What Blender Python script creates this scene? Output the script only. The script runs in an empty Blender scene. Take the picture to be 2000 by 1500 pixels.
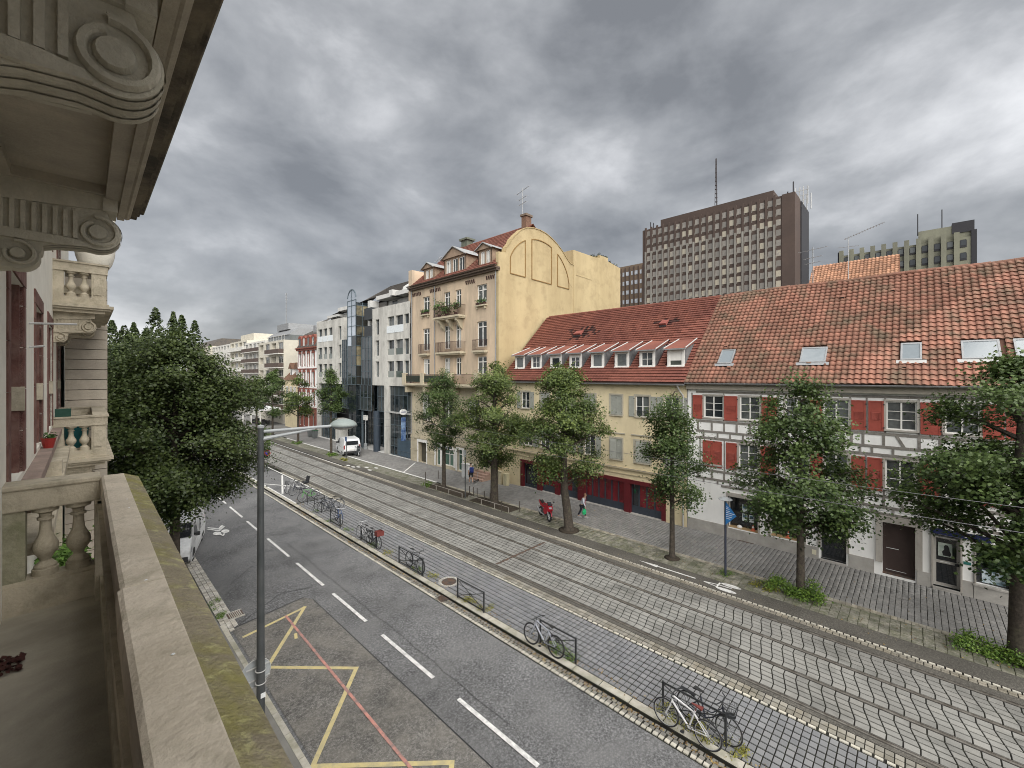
import bpy, math, random
import numpy as np
from mathutils import Matrix, Vector, Quaternion
SC = bpy.context.scene
COL = SC.collection
random.seed(7)
RNG = np.random.default_rng(7)
R = math.radians

# ------------------------------------------------------------------ camera
HC = 9.5
TH = math.atan(858 / 822)
cam = bpy.data.cameras.new('camera')
cam.sensor_width = 36; cam.lens = 36 * 822 / 2000
cam.shift_y = -0.009
cam.clip_start = 0.05; cam.clip_end = 3000
camo = bpy.data.objects.new('camera', cam); COL.objects.link(camo)
camo.location = (0, 0, HC); camo.rotation_euler = (R(90), 0, -TH)
SC.camera = camo

# ------------------------------------------------------------------ light
SUN_EL, SUN_HEAD = R(46), R(205)          # heading clockwise from +Y
w = bpy.data.worlds.new('World'); SC.world = w; w.use_nodes = True
nt = w.node_tree; N = nt.nodes; L = nt.links
bg = N['Background']; bg.inputs['Strength'].default_value = 0.1
sky = N.new('ShaderNodeTexSky'); sky.sky_type = 'NISHITA'; sky.sun_disc = False
sky.sun_elevation = SUN_EL; sky.sun_rotation = SUN_HEAD; sky.air_density = 1; sky.dust_density = 4
tc = N.new('ShaderNodeTexCoord'); sep = N.new('ShaderNodeSeparateXYZ'); L.new(tc.outputs['Generated'], sep.inputs[0])
def mth(op, a, b=None, c=None, tree=None):
    T = tree or nt
    n = T.nodes.new('ShaderNodeMath'); n.operation = op
    for i, v in enumerate((a, b, c)):
        if v is None: continue
        if isinstance(v, (int, float)): n.inputs[i].default_value = v
        else: T.links.new(v, n.inputs[i])
    return n.outputs[0]
zc = mth('ADD', mth('MAXIMUM', sep.outputs[2], 0.0), 0.42)
cmb = N.new('ShaderNodeCombineXYZ')
L.new(mth('DIVIDE', sep.outputs[0], zc), cmb.inputs[0]); L.new(mth('DIVIDE', sep.outputs[1], zc), cmb.inputs[1])
def noise(vec, scale, detail, rough, dist=0.0, T=None):
    T = T or nt
    n = T.nodes.new('ShaderNodeTexNoise'); n.inputs['Scale'].default_value = scale
    n.inputs['Detail'].default_value = detail; n.inputs['Roughness'].default_value = rough
    n.inputs['Distortion'].default_value = dist
    T.links.new(vec, n.inputs['Vector']); return n.outputs['Fac']
def ramp(fac, stops, T=None):
    T = T or nt
    r = T.nodes.new('ShaderNodeValToRGB'); T.links.new(fac, r.inputs[0])
    e = r.color_ramp.elements
    while len(e) < len(stops): e.new(0.5)
    for i, (p, c) in enumerate(stops):
        e[i].position = p; e[i].color = (*c, 1) if len(c) == 3 else c
    return r.outputs[0]
mpz = N.new('ShaderNodeMapping'); mpz.inputs['Scale'].default_value = (1, 1, 1.9); mpz.inputs['Location'].default_value = (3.1, 1.7, .4); L.new(tc.outputs['Generated'], mpz.inputs[0])
n1 = noise(cmb.outputs[0], 1.25, 7, 0.5, 0.12)
n2 = noise(mpz.outputs[0], 3.3, 11, 0.55, 0.18)
fac = mth('ADD', mth('MULTIPLY', n1, 0.45), mth('MULTIPLY', n2, 0.55))
hz = mth('POWER', mth('SUBTRACT', 1.0, mth('MINIMUM', mth('MAXIMUM', sep.outputs[2], 0.0), 1.0)), 9.0)   # paler towards the horizon
fac2 = mth('ADD', fac, mth('MULTIPLY', hz, 0.125))
K = 1.0
cl = ramp(fac2, [(0.40, (.52*K, .54*K, .57*K)), (0.465, (.74*K, .765*K, .80*K)), (0.53, (1.0*K, 1.025*K, 1.06*K)), (0.595, (1.45*K, 1.47*K, 1.51*K)), (0.68, (2.1*K, 2.12*K, 2.16*K))])
mx = N.new('ShaderNodeMixRGB'); mx.inputs[0].default_value = 0.96
L.new(sky.outputs[0], mx.inputs[1]); L.new(cl, mx.inputs[2]); L.new(mx.outputs[0], bg.inputs['Color'])

sun = bpy.data.lights.new('sun', 'SUN'); sun.energy = 1.5; sun.angle = R(88); sun.color = (1, .97, .92)
so = bpy.data.objects.new('sun', sun); COL.objects.link(so)
sd = Vector((math.sin(SUN_HEAD) * math.cos(SUN_EL), math.cos(SUN_HEAD) * math.cos(SUN_EL), math.sin(SUN_EL)))
so.rotation_euler = sd.to_track_quat('Z', 'Y').to_euler(); so.location = (0, 0, 60)
vs = SC.view_settings
SC.display_settings.display_device = 'sRGB'
vs.view_transform = 'Standard'; vs.look = 'None'; vs.gamma = 1; vs.use_curve_mapping = False
vs.exposure = 2.1
SC.render.engine = 'CYCLES'
cy = SC.cycles; cy.filter_width = 1.0; cy.use_denoising = True; cy.max_bounces = 6; cy.diffuse_bounces = 3; cy.glossy_bounces = 2
cy.transmission_bounces = 3; cy.transparent_max_bounces = 6; cy.use_adaptive_sampling = True; cy.adaptive_threshold = 0.02

# ------------------------------------------------------------------ materials
MATS = {}
def M(name, col, rough=.85, var=.18, sc=2.0, dirt=None, dsc=.7, damt=.5, streak=False, bump=.25, bsc=30, rnd=0.0, metal=0, spec=.3,
      dirt2=None, d2sc=3, d2amt=.5, d2thr=.56, fine=60, speck=0, spsc=15):
    if name in MATS: return MATS[name]
    m = bpy.data.materials.new(name); m.use_nodes = True; MATS[name] = m
    T = m.node_tree; b = T.nodes['Principled BSDF']; lk = T.links.new
    g = T.nodes.new('ShaderNodeNewGeometry'); P = g.outputs['Position']
    col = tuple(col)
    f = noise(P, sc, 5, .6, T=T)
    c = ramp(f, [(.3, tuple(x * (1 - var) for x in col)), (.7, tuple(min(1, x * (1 + var)) for x in col))], T)
    ff = noise(P, fine, 3, .7, T=T)
    c2 = T.nodes.new('ShaderNodeMixRGB'); c2.blend_type = 'MULTIPLY'; c2.inputs[0].default_value = 1
    lk(c, c2.inputs[1]); lk(ramp(ff, [(.3, (1 - .6 * var,) * 3), (.7, (1 + .3 * var,) * 3)], T), c2.inputs[2]); c = c2.outputs[0]
    def over(c, dc, scale, amt, thr, st):
        v = P
        if st:
            mp = T.nodes.new('ShaderNodeMapping'); mp.inputs['Scale'].default_value = (1, 1, .22); lk(P, mp.inputs[0]); v = mp.outputs[0]
        df = noise(v, scale, 7, .65, .3, T=T)
        k = ramp(df, [(thr - .08, (0, 0, 0)), (thr + .12, (amt,) * 3)], T)
        q = T.nodes.new('ShaderNodeMixRGB'); lk(k, q.inputs[0]); lk(c, q.inputs[1]); q.inputs[2].default_value = (*dc, 1); return q.outputs[0]
    if speck:
        sp_ = noise(P, spsc, 2, .8, T=T); q = T.nodes.new('ShaderNodeMixRGB'); q.blend_type = 'MULTIPLY'; q.inputs[0].default_value = 1
        lk(c, q.inputs[1]); lk(ramp(sp_, [(.36, (1 - speck,) * 3), (.5, (1, 1, 1)), (.62, (1 + speck * 1.2,) * 3), (.72, (1 + speck * 2.6,) * 3)], T), q.inputs[2]); c = q.outputs[0]
    if dirt: c = over(c, dirt, dsc, damt, .5, streak)
    if dirt2: c = over(c, dirt2, d2sc, d2amt, d2thr, False)
    if rnd:
        at = T.nodes.new('ShaderNodeAttribute'); at.attribute_name = 'rnd'; oi = T.nodes.new('ShaderNodeObjectInfo')
        r = mth('FRACT', mth('ADD', at.outputs['Fac'], oi.outputs['Random'], tree=T), tree=T)
        q = T.nodes.new('ShaderNodeMixRGB'); q.blend_type = 'MULTIPLY'; q.inputs[0].default_value = 1
        lk(c, q.inputs[1]); lk(ramp(r, [(0, (1 - rnd,) * 3), (.5, (1, 1, 1)), (1, (1 + rnd, 1 + rnd * .9, 1 + rnd * .8))], T), q.inputs[2]); c = q.outputs[0]
    lk(c, b.inputs['Base Color']); b.inputs['Roughness'].default_value = rough
    b.inputs['Metallic'].default_value = metal; b.inputs['Specular IOR Level'].default_value = spec
    if bump:
        bp = T.nodes.new('ShaderNodeBump'); bp.inputs['Strength'].default_value = bump; bp.inputs['Distance'].default_value = .02
        lk(noise(P, bsc, 6, .6, T=T), bp.inputs['Height']); lk(bp.outputs[0], b.inputs['Normal'])
    return m
def plain(name, col, rough=.5, metal=0, spec=.5, trans=0):
    if name in MATS: return MATS[name]
    m = bpy.data.materials.new(name); m.use_nodes = True; MATS[name] = m
    T = m.node_tree; b = T.nodes['Principled BSDF']
    g = T.nodes.new('ShaderNodeNewGeometry'); f = noise(g.outputs['Position'], 9, 4, .6, T=T)
    T.links.new(ramp(f, [(.3, tuple(x * .88 for x in col)), (.7, tuple(min(1, x * 1.1) for x in col))], T), b.inputs['Base Color'])
    b.inputs['Roughness'].default_value = rough; b.inputs['Metallic'].default_value = metal; b.inputs['Specular IOR Level'].default_value = spec
    return m
def glass(name, col=(.02, .025, .03), hi=(.12, .13, .13), rough=.06, curtain=None):
    # window pane: dark room behind, with paler blinds/curtains per pane, glossy front
    if name in MATS: return MATS[name]
    m = bpy.data.materials.new(name); m.use_nodes = True; MATS[name] = m
    T = m.node_tree; b = T.nodes['Principled BSDF']; lk = T.links.new
    oi = T.nodes.new('ShaderNodeObjectInfo'); g = T.nodes.new('ShaderNodeNewGeometry')
    at = T.nodes.new('ShaderNodeAttribute'); at.attribute_name = 'rnd'
    r = mth('FRACT', mth('ADD', oi.outputs['Random'], at.outputs['Fac'], tree=T), tree=T)
    f = noise(g.outputs['Position'], 1.7, 3, .6, T=T)
    k = mth('ADD', mth('MULTIPLY', r, .55, tree=T), mth('MULTIPLY', f, .45, tree=T), tree=T)
    c = ramp(k, [(.4, col), (.62, hi)] if curtain is None else [(.35, col), (.6, hi), (.66, curtain)], T)
    lk(c, b.inputs['Base Color']); b.inputs['Roughness'].default_value = rough; b.inputs['Specular IOR Level'].default_value = .9
    return m

# ------------------------------------------------------------------ mesh helpers
ORG = {}
def WORLD(a, b, c): return (a, b, c)
def FAC(X): return lambda a, b, c: (X - c, a, b)          # facade facing -X: a = along street, b = height, c = out
LA = R(.78); LC, LS = math.cos(LA), math.sin(LA)
def OWN(p, q, z): return (p * LC + q * LS, -p * LS + q * LC, z)     # frame of the house the photo is taken from
class MB:
    def __init__(s, fr=WORLD): s.v = []; s.f = []; s.mi = []; s.fr = fr; s.m = 0
    def add(s, pts, faces):
        n = len(s.v); fr = s.fr
        s.v += [fr(*p) for p in pts]; s.f += [tuple(n + i for i in f) for f in faces]; s.mi += [s.m] * len(faces); return s
    def box(s, a0, a1, b0, b1, c0, c1):
        return s.add([(a0, b0, c0), (a1, b0, c0), (a1, b1, c0), (a0, b1, c0), (a0, b0, c1), (a1, b0, c1), (a1, b1, c1), (a0, b1, c1)],
                     [(0, 3, 2, 1), (4, 5, 6, 7), (0, 1, 5, 4), (1, 2, 6, 5), (2, 3, 7, 6), (3, 0, 4, 7)])
    def quad(s, *p): return s.add(p, [tuple(range(len(p)))])
    def prism(s, poly, c0, c1, order='abc'):
        # polygon in two axes extruded along the third; order says which axes poly x, poly y, extrusion go to
        ix = ['abc'.index(o) for o in order]
        def mk(x, y, e):
            r = [0, 0, 0]; r[ix[0]] = x; r[ix[1]] = y; r[ix[2]] = e; return tuple(r)
        n = len(poly); pts = [mk(x, y, c0) for x, y in poly] + [mk(x, y, c1) for x, y in poly]
        return s.add(pts, [tuple(range(n)), tuple(range(2 * n - 1, n - 1, -1))] + [(i, (i + 1) % n, n + (i + 1) % n, n + i) for i in range(n)])
    def tube(s, pts, r, n=8, cap=True):
        pts = [Vector(p) for p in pts]; rs = r if isinstance(r, (list, tuple)) else [r] * len(pts)
        rings = []; up = None
        for i, p in enumerate(pts):
            d = (pts[min(i + 1, len(pts) - 1)] - pts[max(i - 1, 0)]).normalized()
            if up is None: up = d.orthogonal().normalized()
            up = (up - d * up.dot(d)); up = up.normalized() if up.length > 1e-6 else d.orthogonal().normalized()
            q = d.cross(up)
            rings.append([tuple(p + (up * math.cos(2 * math.pi * k / n) + q * math.sin(2 * math.pi * k / n)) * rs[i]) for k in range(n)])
        P = [x for ring in rings for x in ring]; F = []
        for i in range(len(pts) - 1):
            for k in range(n): F.append((i * n + k, i * n + (k + 1) % n, (i + 1) * n + (k + 1) % n, (i + 1) * n + k))
        if cap: F += [tuple(range(n - 1, -1, -1)), tuple((len(pts) - 1) * n + k for k in range(n))]
        return s.add(P, F)
    def lathe(s, prof, x, y, n=16, z0=0, sx=1, sy=1):
        P = []; F = []
        for r, z in prof: P += [(x + sx * r * math.cos(2 * math.pi * k / n), y + sy * r * math.sin(2 * math.pi * k / n), z0 + z) for k in range(n)]
        for i in range(len(prof) - 1):
            for k in range(n): F.append((i * n + k, i * n + (k + 1) % n, (i + 1) * n + (k + 1) % n, (i + 1) * n + k))
        F += [tuple(range(n - 1, -1, -1)), tuple((len(prof) - 1) * n + k for k in range(n))]
        return s.add(P, F)
    def torus(s, c, R0, r, ax='x', n=24, m=6, a0=0, a1=2 * math.pi):
        closed = abs(a1 - a0 - 2 * math.pi) < 1e-6; nn = n if closed else n + 1
        P = []; F = []
        for i in range(nn):
            t = a0 + (a1 - a0) * i / n
            for j in range(m):
                u = 2 * math.pi * j / m; rr = R0 + r * math.cos(u); e = r * math.sin(u)
                q = (rr * math.cos(t), rr * math.sin(t))
                P.append({'x': (c[0] + e, c[1] + q[0], c[2] + q[1]), 'y': (c[0] + q[0], c[1] + e, c[2] + q[1]), 'z': (c[0] + q[0], c[1] + q[1], c[2] + e)}[ax])
        for i in range(n):
            for j in range(m): F.append((i * m + j, ((i + 1) % nn) * m + j, ((i + 1) % nn) * m + (j + 1) % m, i * m + (j + 1) % m))
        return s.add(P, F)
    def build(s, name, mat, parent=None, label=None, cat=None, group=None, kind=None, smooth=False, loc=None, bevel=0, tri=False):
        me = bpy.data.meshes.new(name)
        V = np.array(s.v, dtype=float).reshape(-1, 3)
        if loc is None:
            lo, hi = V.min(0), V.max(0); loc = ((lo[0] + hi[0]) / 2, (lo[1] + hi[1]) / 2, lo[2])
        V = V - np.array(loc)
        me.from_pydata(V.tolist(), [], s.f)
        mats = mat if isinstance(mat, (list, tuple)) else [mat]
        for m in mats: me.materials.append(m)
        if len(mats) > 1: me.polygons.foreach_set('material_index', s.mi)
        if smooth:
            me.polygons.foreach_set('use_smooth', [True] * len(me.polygons))
        me.update()
        if smooth == 'auto': me.set_sharp_from_angle(angle=R(38))
        o = bpy.data.objects.new(name, me); COL.objects.link(o)
        if parent is not None: o.parent = parent; po = ORG[parent]
        else: po = (0, 0, 0)
        o.location = tuple(loc[i] - po[i] for i in range(3)); ORG[o] = tuple(loc)
        if bevel:
            bv = o.modifiers.new('b', 'BEVEL'); bv.width = bevel; bv.segments = 2; bv.limit_method = 'ANGLE'
        props(o, label, cat, group, kind); return o
def props(o, label=None, cat=None, group=None, kind=None):
    for k, v in (('label', label), ('category', cat), ('group', group), ('kind', kind)):
        if v: o[k] = v
    return o
def thing(name, label, cat, loc=(0, 0, 0), group=None, kind=None, parent=None):
    o = bpy.data.objects.new(name, None); COL.objects.link(o); o.empty_display_size = .3
    o.location = loc; ORG[o] = tuple(loc)
    return props(o, label, cat, group, kind)
def kids(o): return [c for c in bpy.data.objects if c.parent == o]
def copy_tree(o, loc=None, rz=None, label=None, parent=None, ch=None):
    ch = ch or {}
    c = o.copy(); COL.objects.link(c)
    if parent is not None: c.parent = parent
    if loc is not None: c.location = loc; ORG[c] = tuple(loc)
    if rz is not None: c.rotation_euler = (c.rotation_euler[0], c.rotation_euler[1], rz)
    if label: c['label'] = label
    for k in list(o.children): copy_tree(k, parent=c)
    return c
def Tm(x, y, z, rz=0, rx=0, sx=1, sy=1, sz=1):
    c, s_ = math.cos(rz), math.sin(rz); cx, s2 = math.cos(rx), math.sin(rx)
    A = np.array([[c, -s_, 0], [s_, c, 0], [0, 0, 1]]) @ np.array([[1, 0, 0], [0, cx, -s2], [0, s2, cx]]) @ np.diag([sx, sy, sz])
    m = np.eye(4); m[:3, :3] = A; m[:3, 3] = (x, y, z); return m
sT, cT = math.sin(TH), math.cos(TH)
def onscreen(p):
    D = sT * p[0] + cT * p[1]; r = cT * p[0] - sT * p[1]
    if D <= .05: return None
    return (1000 + 822 * r / D, 732 + 822 * (HC - p[2]) / D, D)
def scatter(parent, name, rest, mb, mats, place, limit=300, hidden=None, jit=True):
    """alike pieces: the ones that show largest are parts of their own (shared mesh), the rest one part"""
    me = bpy.data.meshes.new(name); me.from_pydata([tuple(v) for v in mb.v], [], mb.f)
    mats = mats if isinstance(mats, (list, tuple)) else [mats]
    for m in mats: me.materials.append(m)
    if len(mats) > 1: me.polygons.foreach_set('material_index', mb.mi)
    me.update()
    sc = []
    for i, m in enumerate(place):
        q = onscreen(m[:3, 3]); ok = q is not None and 0 < q[0] < 2000 and 0 < q[1] < 1500
        if ok and hidden and hidden(q): ok = False
        sc.append((0 if not ok else 1 / q[2] ** 2, i))
    top = set(i for s, i in sorted(sc, reverse=True)[:limit] if s > 0) if len(place) > limit else set(range(len(place)))
    po = ORG[parent]
    V = np.array([tuple(v) for v in mb.v]); nv = len(V)
    VV = []; restidx = [i for i in range(len(place)) if i not in top]
    for i in sorted(top):
        o = bpy.data.objects.new(name, me); COL.objects.link(o); o.parent = parent
        m = place[i].copy(); m[0, 3] -= po[0]; m[1, 3] -= po[1]; m[2, 3] -= po[2]
        o.matrix_local = Matrix(m.tolist())
    if restidx:
        A = np.array([place[i] for i in restidx])
        P = np.einsum('nij,vj->nvi', A[:, :3, :3], V) + A[:, None, :3, 3]
        P = P.reshape(-1, 3) - np.array(po)
        fl = [len(f) for f in mb.f]; base = np.concatenate([np.array(f) for f in mb.f])
        n = len(restidx)
        loops = (base[None, :] + (np.arange(n) * nv)[:, None]).ravel()
        lt = np.tile(fl, n); ls = np.concatenate([[0], np.cumsum(lt)[:-1]])
        rm = mkmesh(rest, P, loops, ls, lt, np.repeat(RNG.random(n), len(fl)))
        for m in mats: rm.materials.append(m)
        if len(mats) > 1: rm.polygons.foreach_set('material_index', np.tile(mb.mi, n))
        ro = bpy.data.objects.new(rest, rm); COL.objects.link(ro); ro.parent = parent; ro['kind'] = 'stuff'
def mkmesh(name, P, loops, ls, lt, rnd=None):
    me = bpy.data.meshes.new(name)
    me.vertices.add(len(P)); me.vertices.foreach_set('co', np.asarray(P, dtype=np.float32).ravel())
    me.loops.add(len(loops)); me.loops.foreach_set('vertex_index', np.asarray(loops, dtype=np.int32))
    me.polygons.add(len(lt)); me.polygons.foreach_set('loop_start', np.asarray(ls, dtype=np.int32))
    me.update(calc_edges=True); me.validate()
    if rnd is not None:
        a = me.attributes.new('rnd', 'FLOAT', 'FACE'); a.data.foreach_set('value', np.asarray(rnd, dtype=np.float32))
    return me
def text(s, mat, parent, size, mtx, name='lettering', align='CENTER', ext=.004, bold=0):
    c = bpy.data.curves.new(name, 'FONT'); c.body = s; c.size = size; c.align_x = align; c.align_y = 'CENTER'; c.extrude = ext; c.offset = bold
    c.materials.append(mat)
    o = bpy.data.objects.new(name, c); COL.objects.link(o)
    if parent is not None:
        o.parent = parent; po = ORG[parent]; mtx = Matrix.Translation((-po[0], -po[1], -po[2])) @ mtx
    o.matrix_local = mtx
    bpy.context.view_layer.update()
    me = bpy.data.meshes.new_from_object(o.evaluated_get(bpy.context.evaluated_depsgraph_get())); me.name = name
    k = bpy.data.objects.new(name, me); COL.objects.link(k); k.parent = parent; k.matrix_local = mtx
    bpy.data.objects.remove(o); return k
def facing(X, Y, Z):      # text on a facade facing -X, read from the street
    m = Matrix(((0, 0, -1, X), (-1, 0, 0, Y), (0, 1, 0, Z), (0, 0, 0, 1))); return m
def wall_holes(mb, a0, a1, b0, b1, holes, depth=.2, c=0):
    """front face of a wall at c with rectangular holes (a0,a1,b0,b1[,depth]) and their reveals"""
    A = sorted({a0, a1} | {x for h in holes for x in h[:2] if a0 < x < a1}); B = sorted({b0, b1} | {x for h in holes for x in h[2:4] if b0 < x < b1})
    for i in range(len(A) - 1):
        for j in range(len(B) - 1):
            ma, m2 = (A[i] + A[i + 1]) / 2, (B[j] + B[j + 1]) / 2
            if any(h[0] < ma < h[1] and h[2] < m2 < h[3] for h in holes): continue
            mb.quad((A[i], B[j], c), (A[i + 1], B[j], c), (A[i + 1], B[j + 1], c), (A[i], B[j + 1], c))
    for h in holes:
        d = h[4] if len(h) > 4 else depth; x0, x1, y0, y1 = h[:4]; e = c - d
        mb.quad((x0, y0, c), (x0, y1, c), (x0, y1, e), (x0, y0, e)); mb.quad((x1, y0, c), (x1, y1, c), (x1, y1, e), (x1, y0, e))
        mb.quad((x0, y1, c), (x1, y1, c), (x1, y1, e), (x0, y1, e)); mb.quad((x0, y0, c), (x1, y0, c), (x1, y0, e), (x0, y0, e))
def win(parent, fr, h, mat, gl, depth=.16, cols=2, rows=1, fw=.06, transom=None, name='window', bar=.028, sill=None, sillm=None, surround=None, surm=None, sw=.12, split=True, org=None):
    """window part (frame) with a pane per casement; optional sill and surround"""
    a0, a1, b0, b1 = h[:4]; c = -depth
    mb = MB(fr); f = fw
    mb.box(a0, a0 + f, b0, b1, c, c + .05); mb.box(a1 - f, a1, b0, b1, c, c + .05)
    mb.box(a0 + f, a1 - f, b0, b0 + f, c, c + .048); mb.box(a0 + f, a1 - f, b1 - f, b1, c, c + .048)
    top = b1 - f
    if transom:
        mb.box(a0 + f, a1 - f, transom - f / 2, transom + f / 2, c, c + .055); top = transom - f / 2
    wd = (a1 - a0 - 2 * f) / cols
    for i in range(1, cols): mb.box(a0 + f + wd * i - f * .55, a0 + f + wd * i + f * .55, b0 + f, b1 - f, c + .002, c + .06)
    for j in range(1, rows):
        zz = b0 + f + (top - b0 - f) * j / rows; mb.box(a0 + f, a1 - f, zz - bar / 2, zz + bar / 2, c + .001, c + .035)
    w_ = mb.build(name, mat, parent)
    if split:
        for i in range(cols): MB(fr).quad((a0 + f + wd * i, b0, c + .01), (a0 + f + wd * (i + 1), b0, c + .01), (a0 + f + wd * (i + 1), b1, c + .01), (a0 + f + wd * i, b1, c + .01)).build('pane', gl, w_)
    else: MB(fr).quad((a0, b0, c + .01), (a1, b0, c + .01), (a1, b1, c + .01), (a0, b1, c + .01)).build('pane', gl, w_)
    if sill: MB(fr).box(a0 - .08, a1 + .08, b0 - .07, b0, -.02, sill).build('sill', sillm or mat, w_)
    if surround:
        q = MB(fr); s_ = sw; e = surround
        q.box(a0 - s_, a0, b0, b1 + s_, -.01, e); q.box(a1, a1 + s_, b0, b1 + s_, -.01, e); q.box(a0, a1, b1, b1 + s_, -.01, e + .004)
        q.build('surround', surm or mat, w_)
    return w_
# ------------------------------------------------------------------ street
asphalt = M('asphalt', (.13, .131, .134), .88, .3, .35, dirt=(.19, .19, .19), dsc=.5, damt=.55, bump=.6, bsc=90, fine=26, dirt2=(.1, .1, .105), d2sc=1.2, d2amt=.3, d2thr=.6, speck=.45)
patchm = M('asphalt_patch', (.135, .13, .122), .9, .3, .5, dirt=(.23, .215, .19), dsc=.9, damt=.5, bump=.6, bsc=90, fine=30, speck=.36)
bikem = M('asphalt_dark', (.088, .083, .073), .9, .25, .6, dirt=(.12, .112, .096), dsc=.8, damt=.4, bump=.4, bsc=90, fine=30, speck=.3)
bed = M('joint_bed', (.018, .017, .015), .95, .3, 3, dirt=(.03, .035, .02), dsc=2, damt=.5)
paver = M('paver_grey', (.185, .19, .20), .85, .12, 1.2, dirt=(.2, .2, .2), dsc=.5, damt=.5, rnd=.12, bump=.3, bsc=60)
paverz = M('paver_track', (.245, .243, .228), .85, .1, 1.0, dirt=(.17, .165, .155), dsc=.45, damt=.55, rnd=.1, bump=.3, bsc=60, dirt2=(.10, .10, .092), d2sc=.7, d2amt=.6, d2thr=.57)
paverw = M('paver_walk', (.23, .228, .222), .88, .14, .8, dirt=(.16, .155, .15), dsc=.4, damt=.5, rnd=.13, bump=.3, bsc=60)
slabm = M('slab_mossy', (.25, .24, .205), .9, .25, 2.0, dirt=(.11, .115, .075), dsc=1.6, damt=.85, rnd=.22, bump=.8, bsc=25, dirt2=(.07, .085, .04), d2sc=6, d2amt=.7, d2thr=.56)
kerbm = M('kerb_granite', (.42, .40, .35), .85, .14, 3, dirt=(.2, .2, .14), dsc=1.6, damt=.7, rnd=.1)
whitest = M('white_stone', (.50, .48, .42), .8, .1, 5, dirt=(.33, .31, .25), dsc=4, damt=.55, rnd=.15)
sett = M('sett_stone', (.24, .235, .215), .85, .18, 4, dirt=(.12, .11, .09), dsc=2, damt=.5, rnd=.22)
settl = M('sett_light', (.50, .48, .44), .85, .15, 4, dirt=(.2, .18, .13), dsc=3, damt=.5, rnd=.2)
steel = M('rail_steel', (.33, .31, .28), .38, .2, 3, metal=.6, spec=.5, dirt=(.1, .08, .06), dsc=4, damt=.6)
groove = plain('rail_groove', (.02, .018, .016), .8)
paintw = M('paint_white', (.72, .72, .70), .75, .08, 4, dirt=(.25, .25, .25), dsc=6, damt=.55, fine=90)
painty = M('paint_yellow', (.58, .49, .24), .75, .08, 4, dirt=(.25, .24, .2), dsc=4, damt=.5, fine=90)
paintr = M('paint_red', (.50, .24, .20), .8, .1, 4, dirt=(.2, .17, .16), dsc=5, damt=.8, fine=90)
soil = M('soil', (.05, .04, .03), .95, .35, 8, bump=.8, bsc=40)
iron = M('cast_iron', (.07, .06, .055), .6, .3, 8, dirt=(.16, .08, .04), dsc=5, damt=.5)
RZ = -.12
def sheet(name, x0, x1, y0, y1, z, mat, parent=None, **k):
    return MB().quad((x0, y0, z), (x1, y0, z), (x1, y1, z), (x0, y1, z)).build(name, mat, parent, **k)
sheet('ground', -700, 900, -500, 1200, -.2, bikem, kind='structure')
road = thing('road', None, None, (7, 20, RZ), kind='structure')
# grid so that the road keeps slight unevenness
mb = MB(); xs = np.linspace(3.6, 10.82, 9); ys = np.linspace(-14, 150, 120)
P = [(x, y, RZ + .012 * math.sin(x * 1.3 + y * .31) * math.sin(y * .7)) for y in ys for x in xs]
mb.add(P, [(j * 9 + i, j * 9 + i + 1, (j + 1) * 9 + i + 1, (j + 1) * 9 + i) for j in range(len(ys) - 1) for i in range(8)])
mb.build('road_surface', asphalt, road, smooth=True)
PZ = RZ + .02
mb = MB(); mb.quad((4.05, -14, PZ), (7.02, -14, PZ), (7.1, 18.6, PZ), (6.9, 19.05, PZ), (4.15, 18.6, PZ)); mb.build('asphalt_patch', patchm, road)
tar = plain('tar_seam', (.03, .03, .032), .5)
mb = MB(); mb.quad((7.03, -14, PZ + .003), (7.07, -14, PZ + .003), (7.13, 18.62, PZ + .003), (7.1, 18.62, PZ + .003)); mb.quad((4.1, 18.58, PZ + .003), (6.9, 19.03, PZ + .003), (6.9, 19.09, PZ + .003), (4.1, 18.66, PZ + .003))
def wig(x0, y0, x1, y1, w_, n=14, amp=.08):
    d = Vector((x1 - x0, y1 - y0)); nn = Vector((-d.y, d.x)).normalized(); pr = None
    for i in range(n + 1):
        t = i / n; o = amp * (random.random() - .5); p = Vector((x0, y0)) + d * t + nn * o
        if pr is not None: mb.quad((pr.x, pr.y, PZ + .006), (p.x, p.y, PZ + .006), (p.x + nn.x * w_, p.y + nn.y * w_, PZ + .006), (pr.x + nn.x * w_, pr.y + nn.y * w_, PZ + .006))
        pr = p
wig(4.3, 18.7, 6.3, 20.1, .03); wig(6.3, 20.1, 7.5, 19.7, .03); wig(4.4, 22, 6.2, 24, .02); wig(8.3, 8, 8.5, 26, .012, 30, .1)
mb.build('tar_seam', tar, road)
def dash(parent, mat, pts, z, w_=.12, name='road_marking'):
    m = MB()
    for i in range(len(pts) - 1):
        a, b = Vector(pts[i]), Vector(pts[i + 1]); d = (b - a).normalized(); n = Vector((-d.y, d.x)) * w_ / 2; e = d * (w_ * .45 if len(pts) > 2 else 0)
        zz = z + .002 * (i % 2)
        a2, b2 = a - e, b + e
        m.quad((*(a2 - n), zz), (*(b2 - n), zz), (*(b2 + n), zz), (*(a2 + n), zz))
    return m.build(name, mat, parent)
CD = [(6.59, 9.65), (10.88, 14.04), (15.23, 18.23), (19.22, 22.47), (23.55, 27.06)]
f_ = 1.0126
segs = [(a * f_, b * f_) for a, b in CD] + [(28.3 + 4.4 * i, 31.6 + 4.4 * i) for i in range(18)] + [(2.2, 5.5), (-2.2, 1.1)]
for a, b in segs: dash(road, paintw, [(7.9, a), (7.9, b)], PZ + .008, .13, 'lane_dash')
dash(road, painty, [(4.35, 17.75), (6.62, 18.2), (4.42, 15.35), (6.42, 13.2), (4.07, 10.66), (6.49, 8.28), (4.1, 5.6)], PZ + .008, .13, 'yellow_marking')
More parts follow.
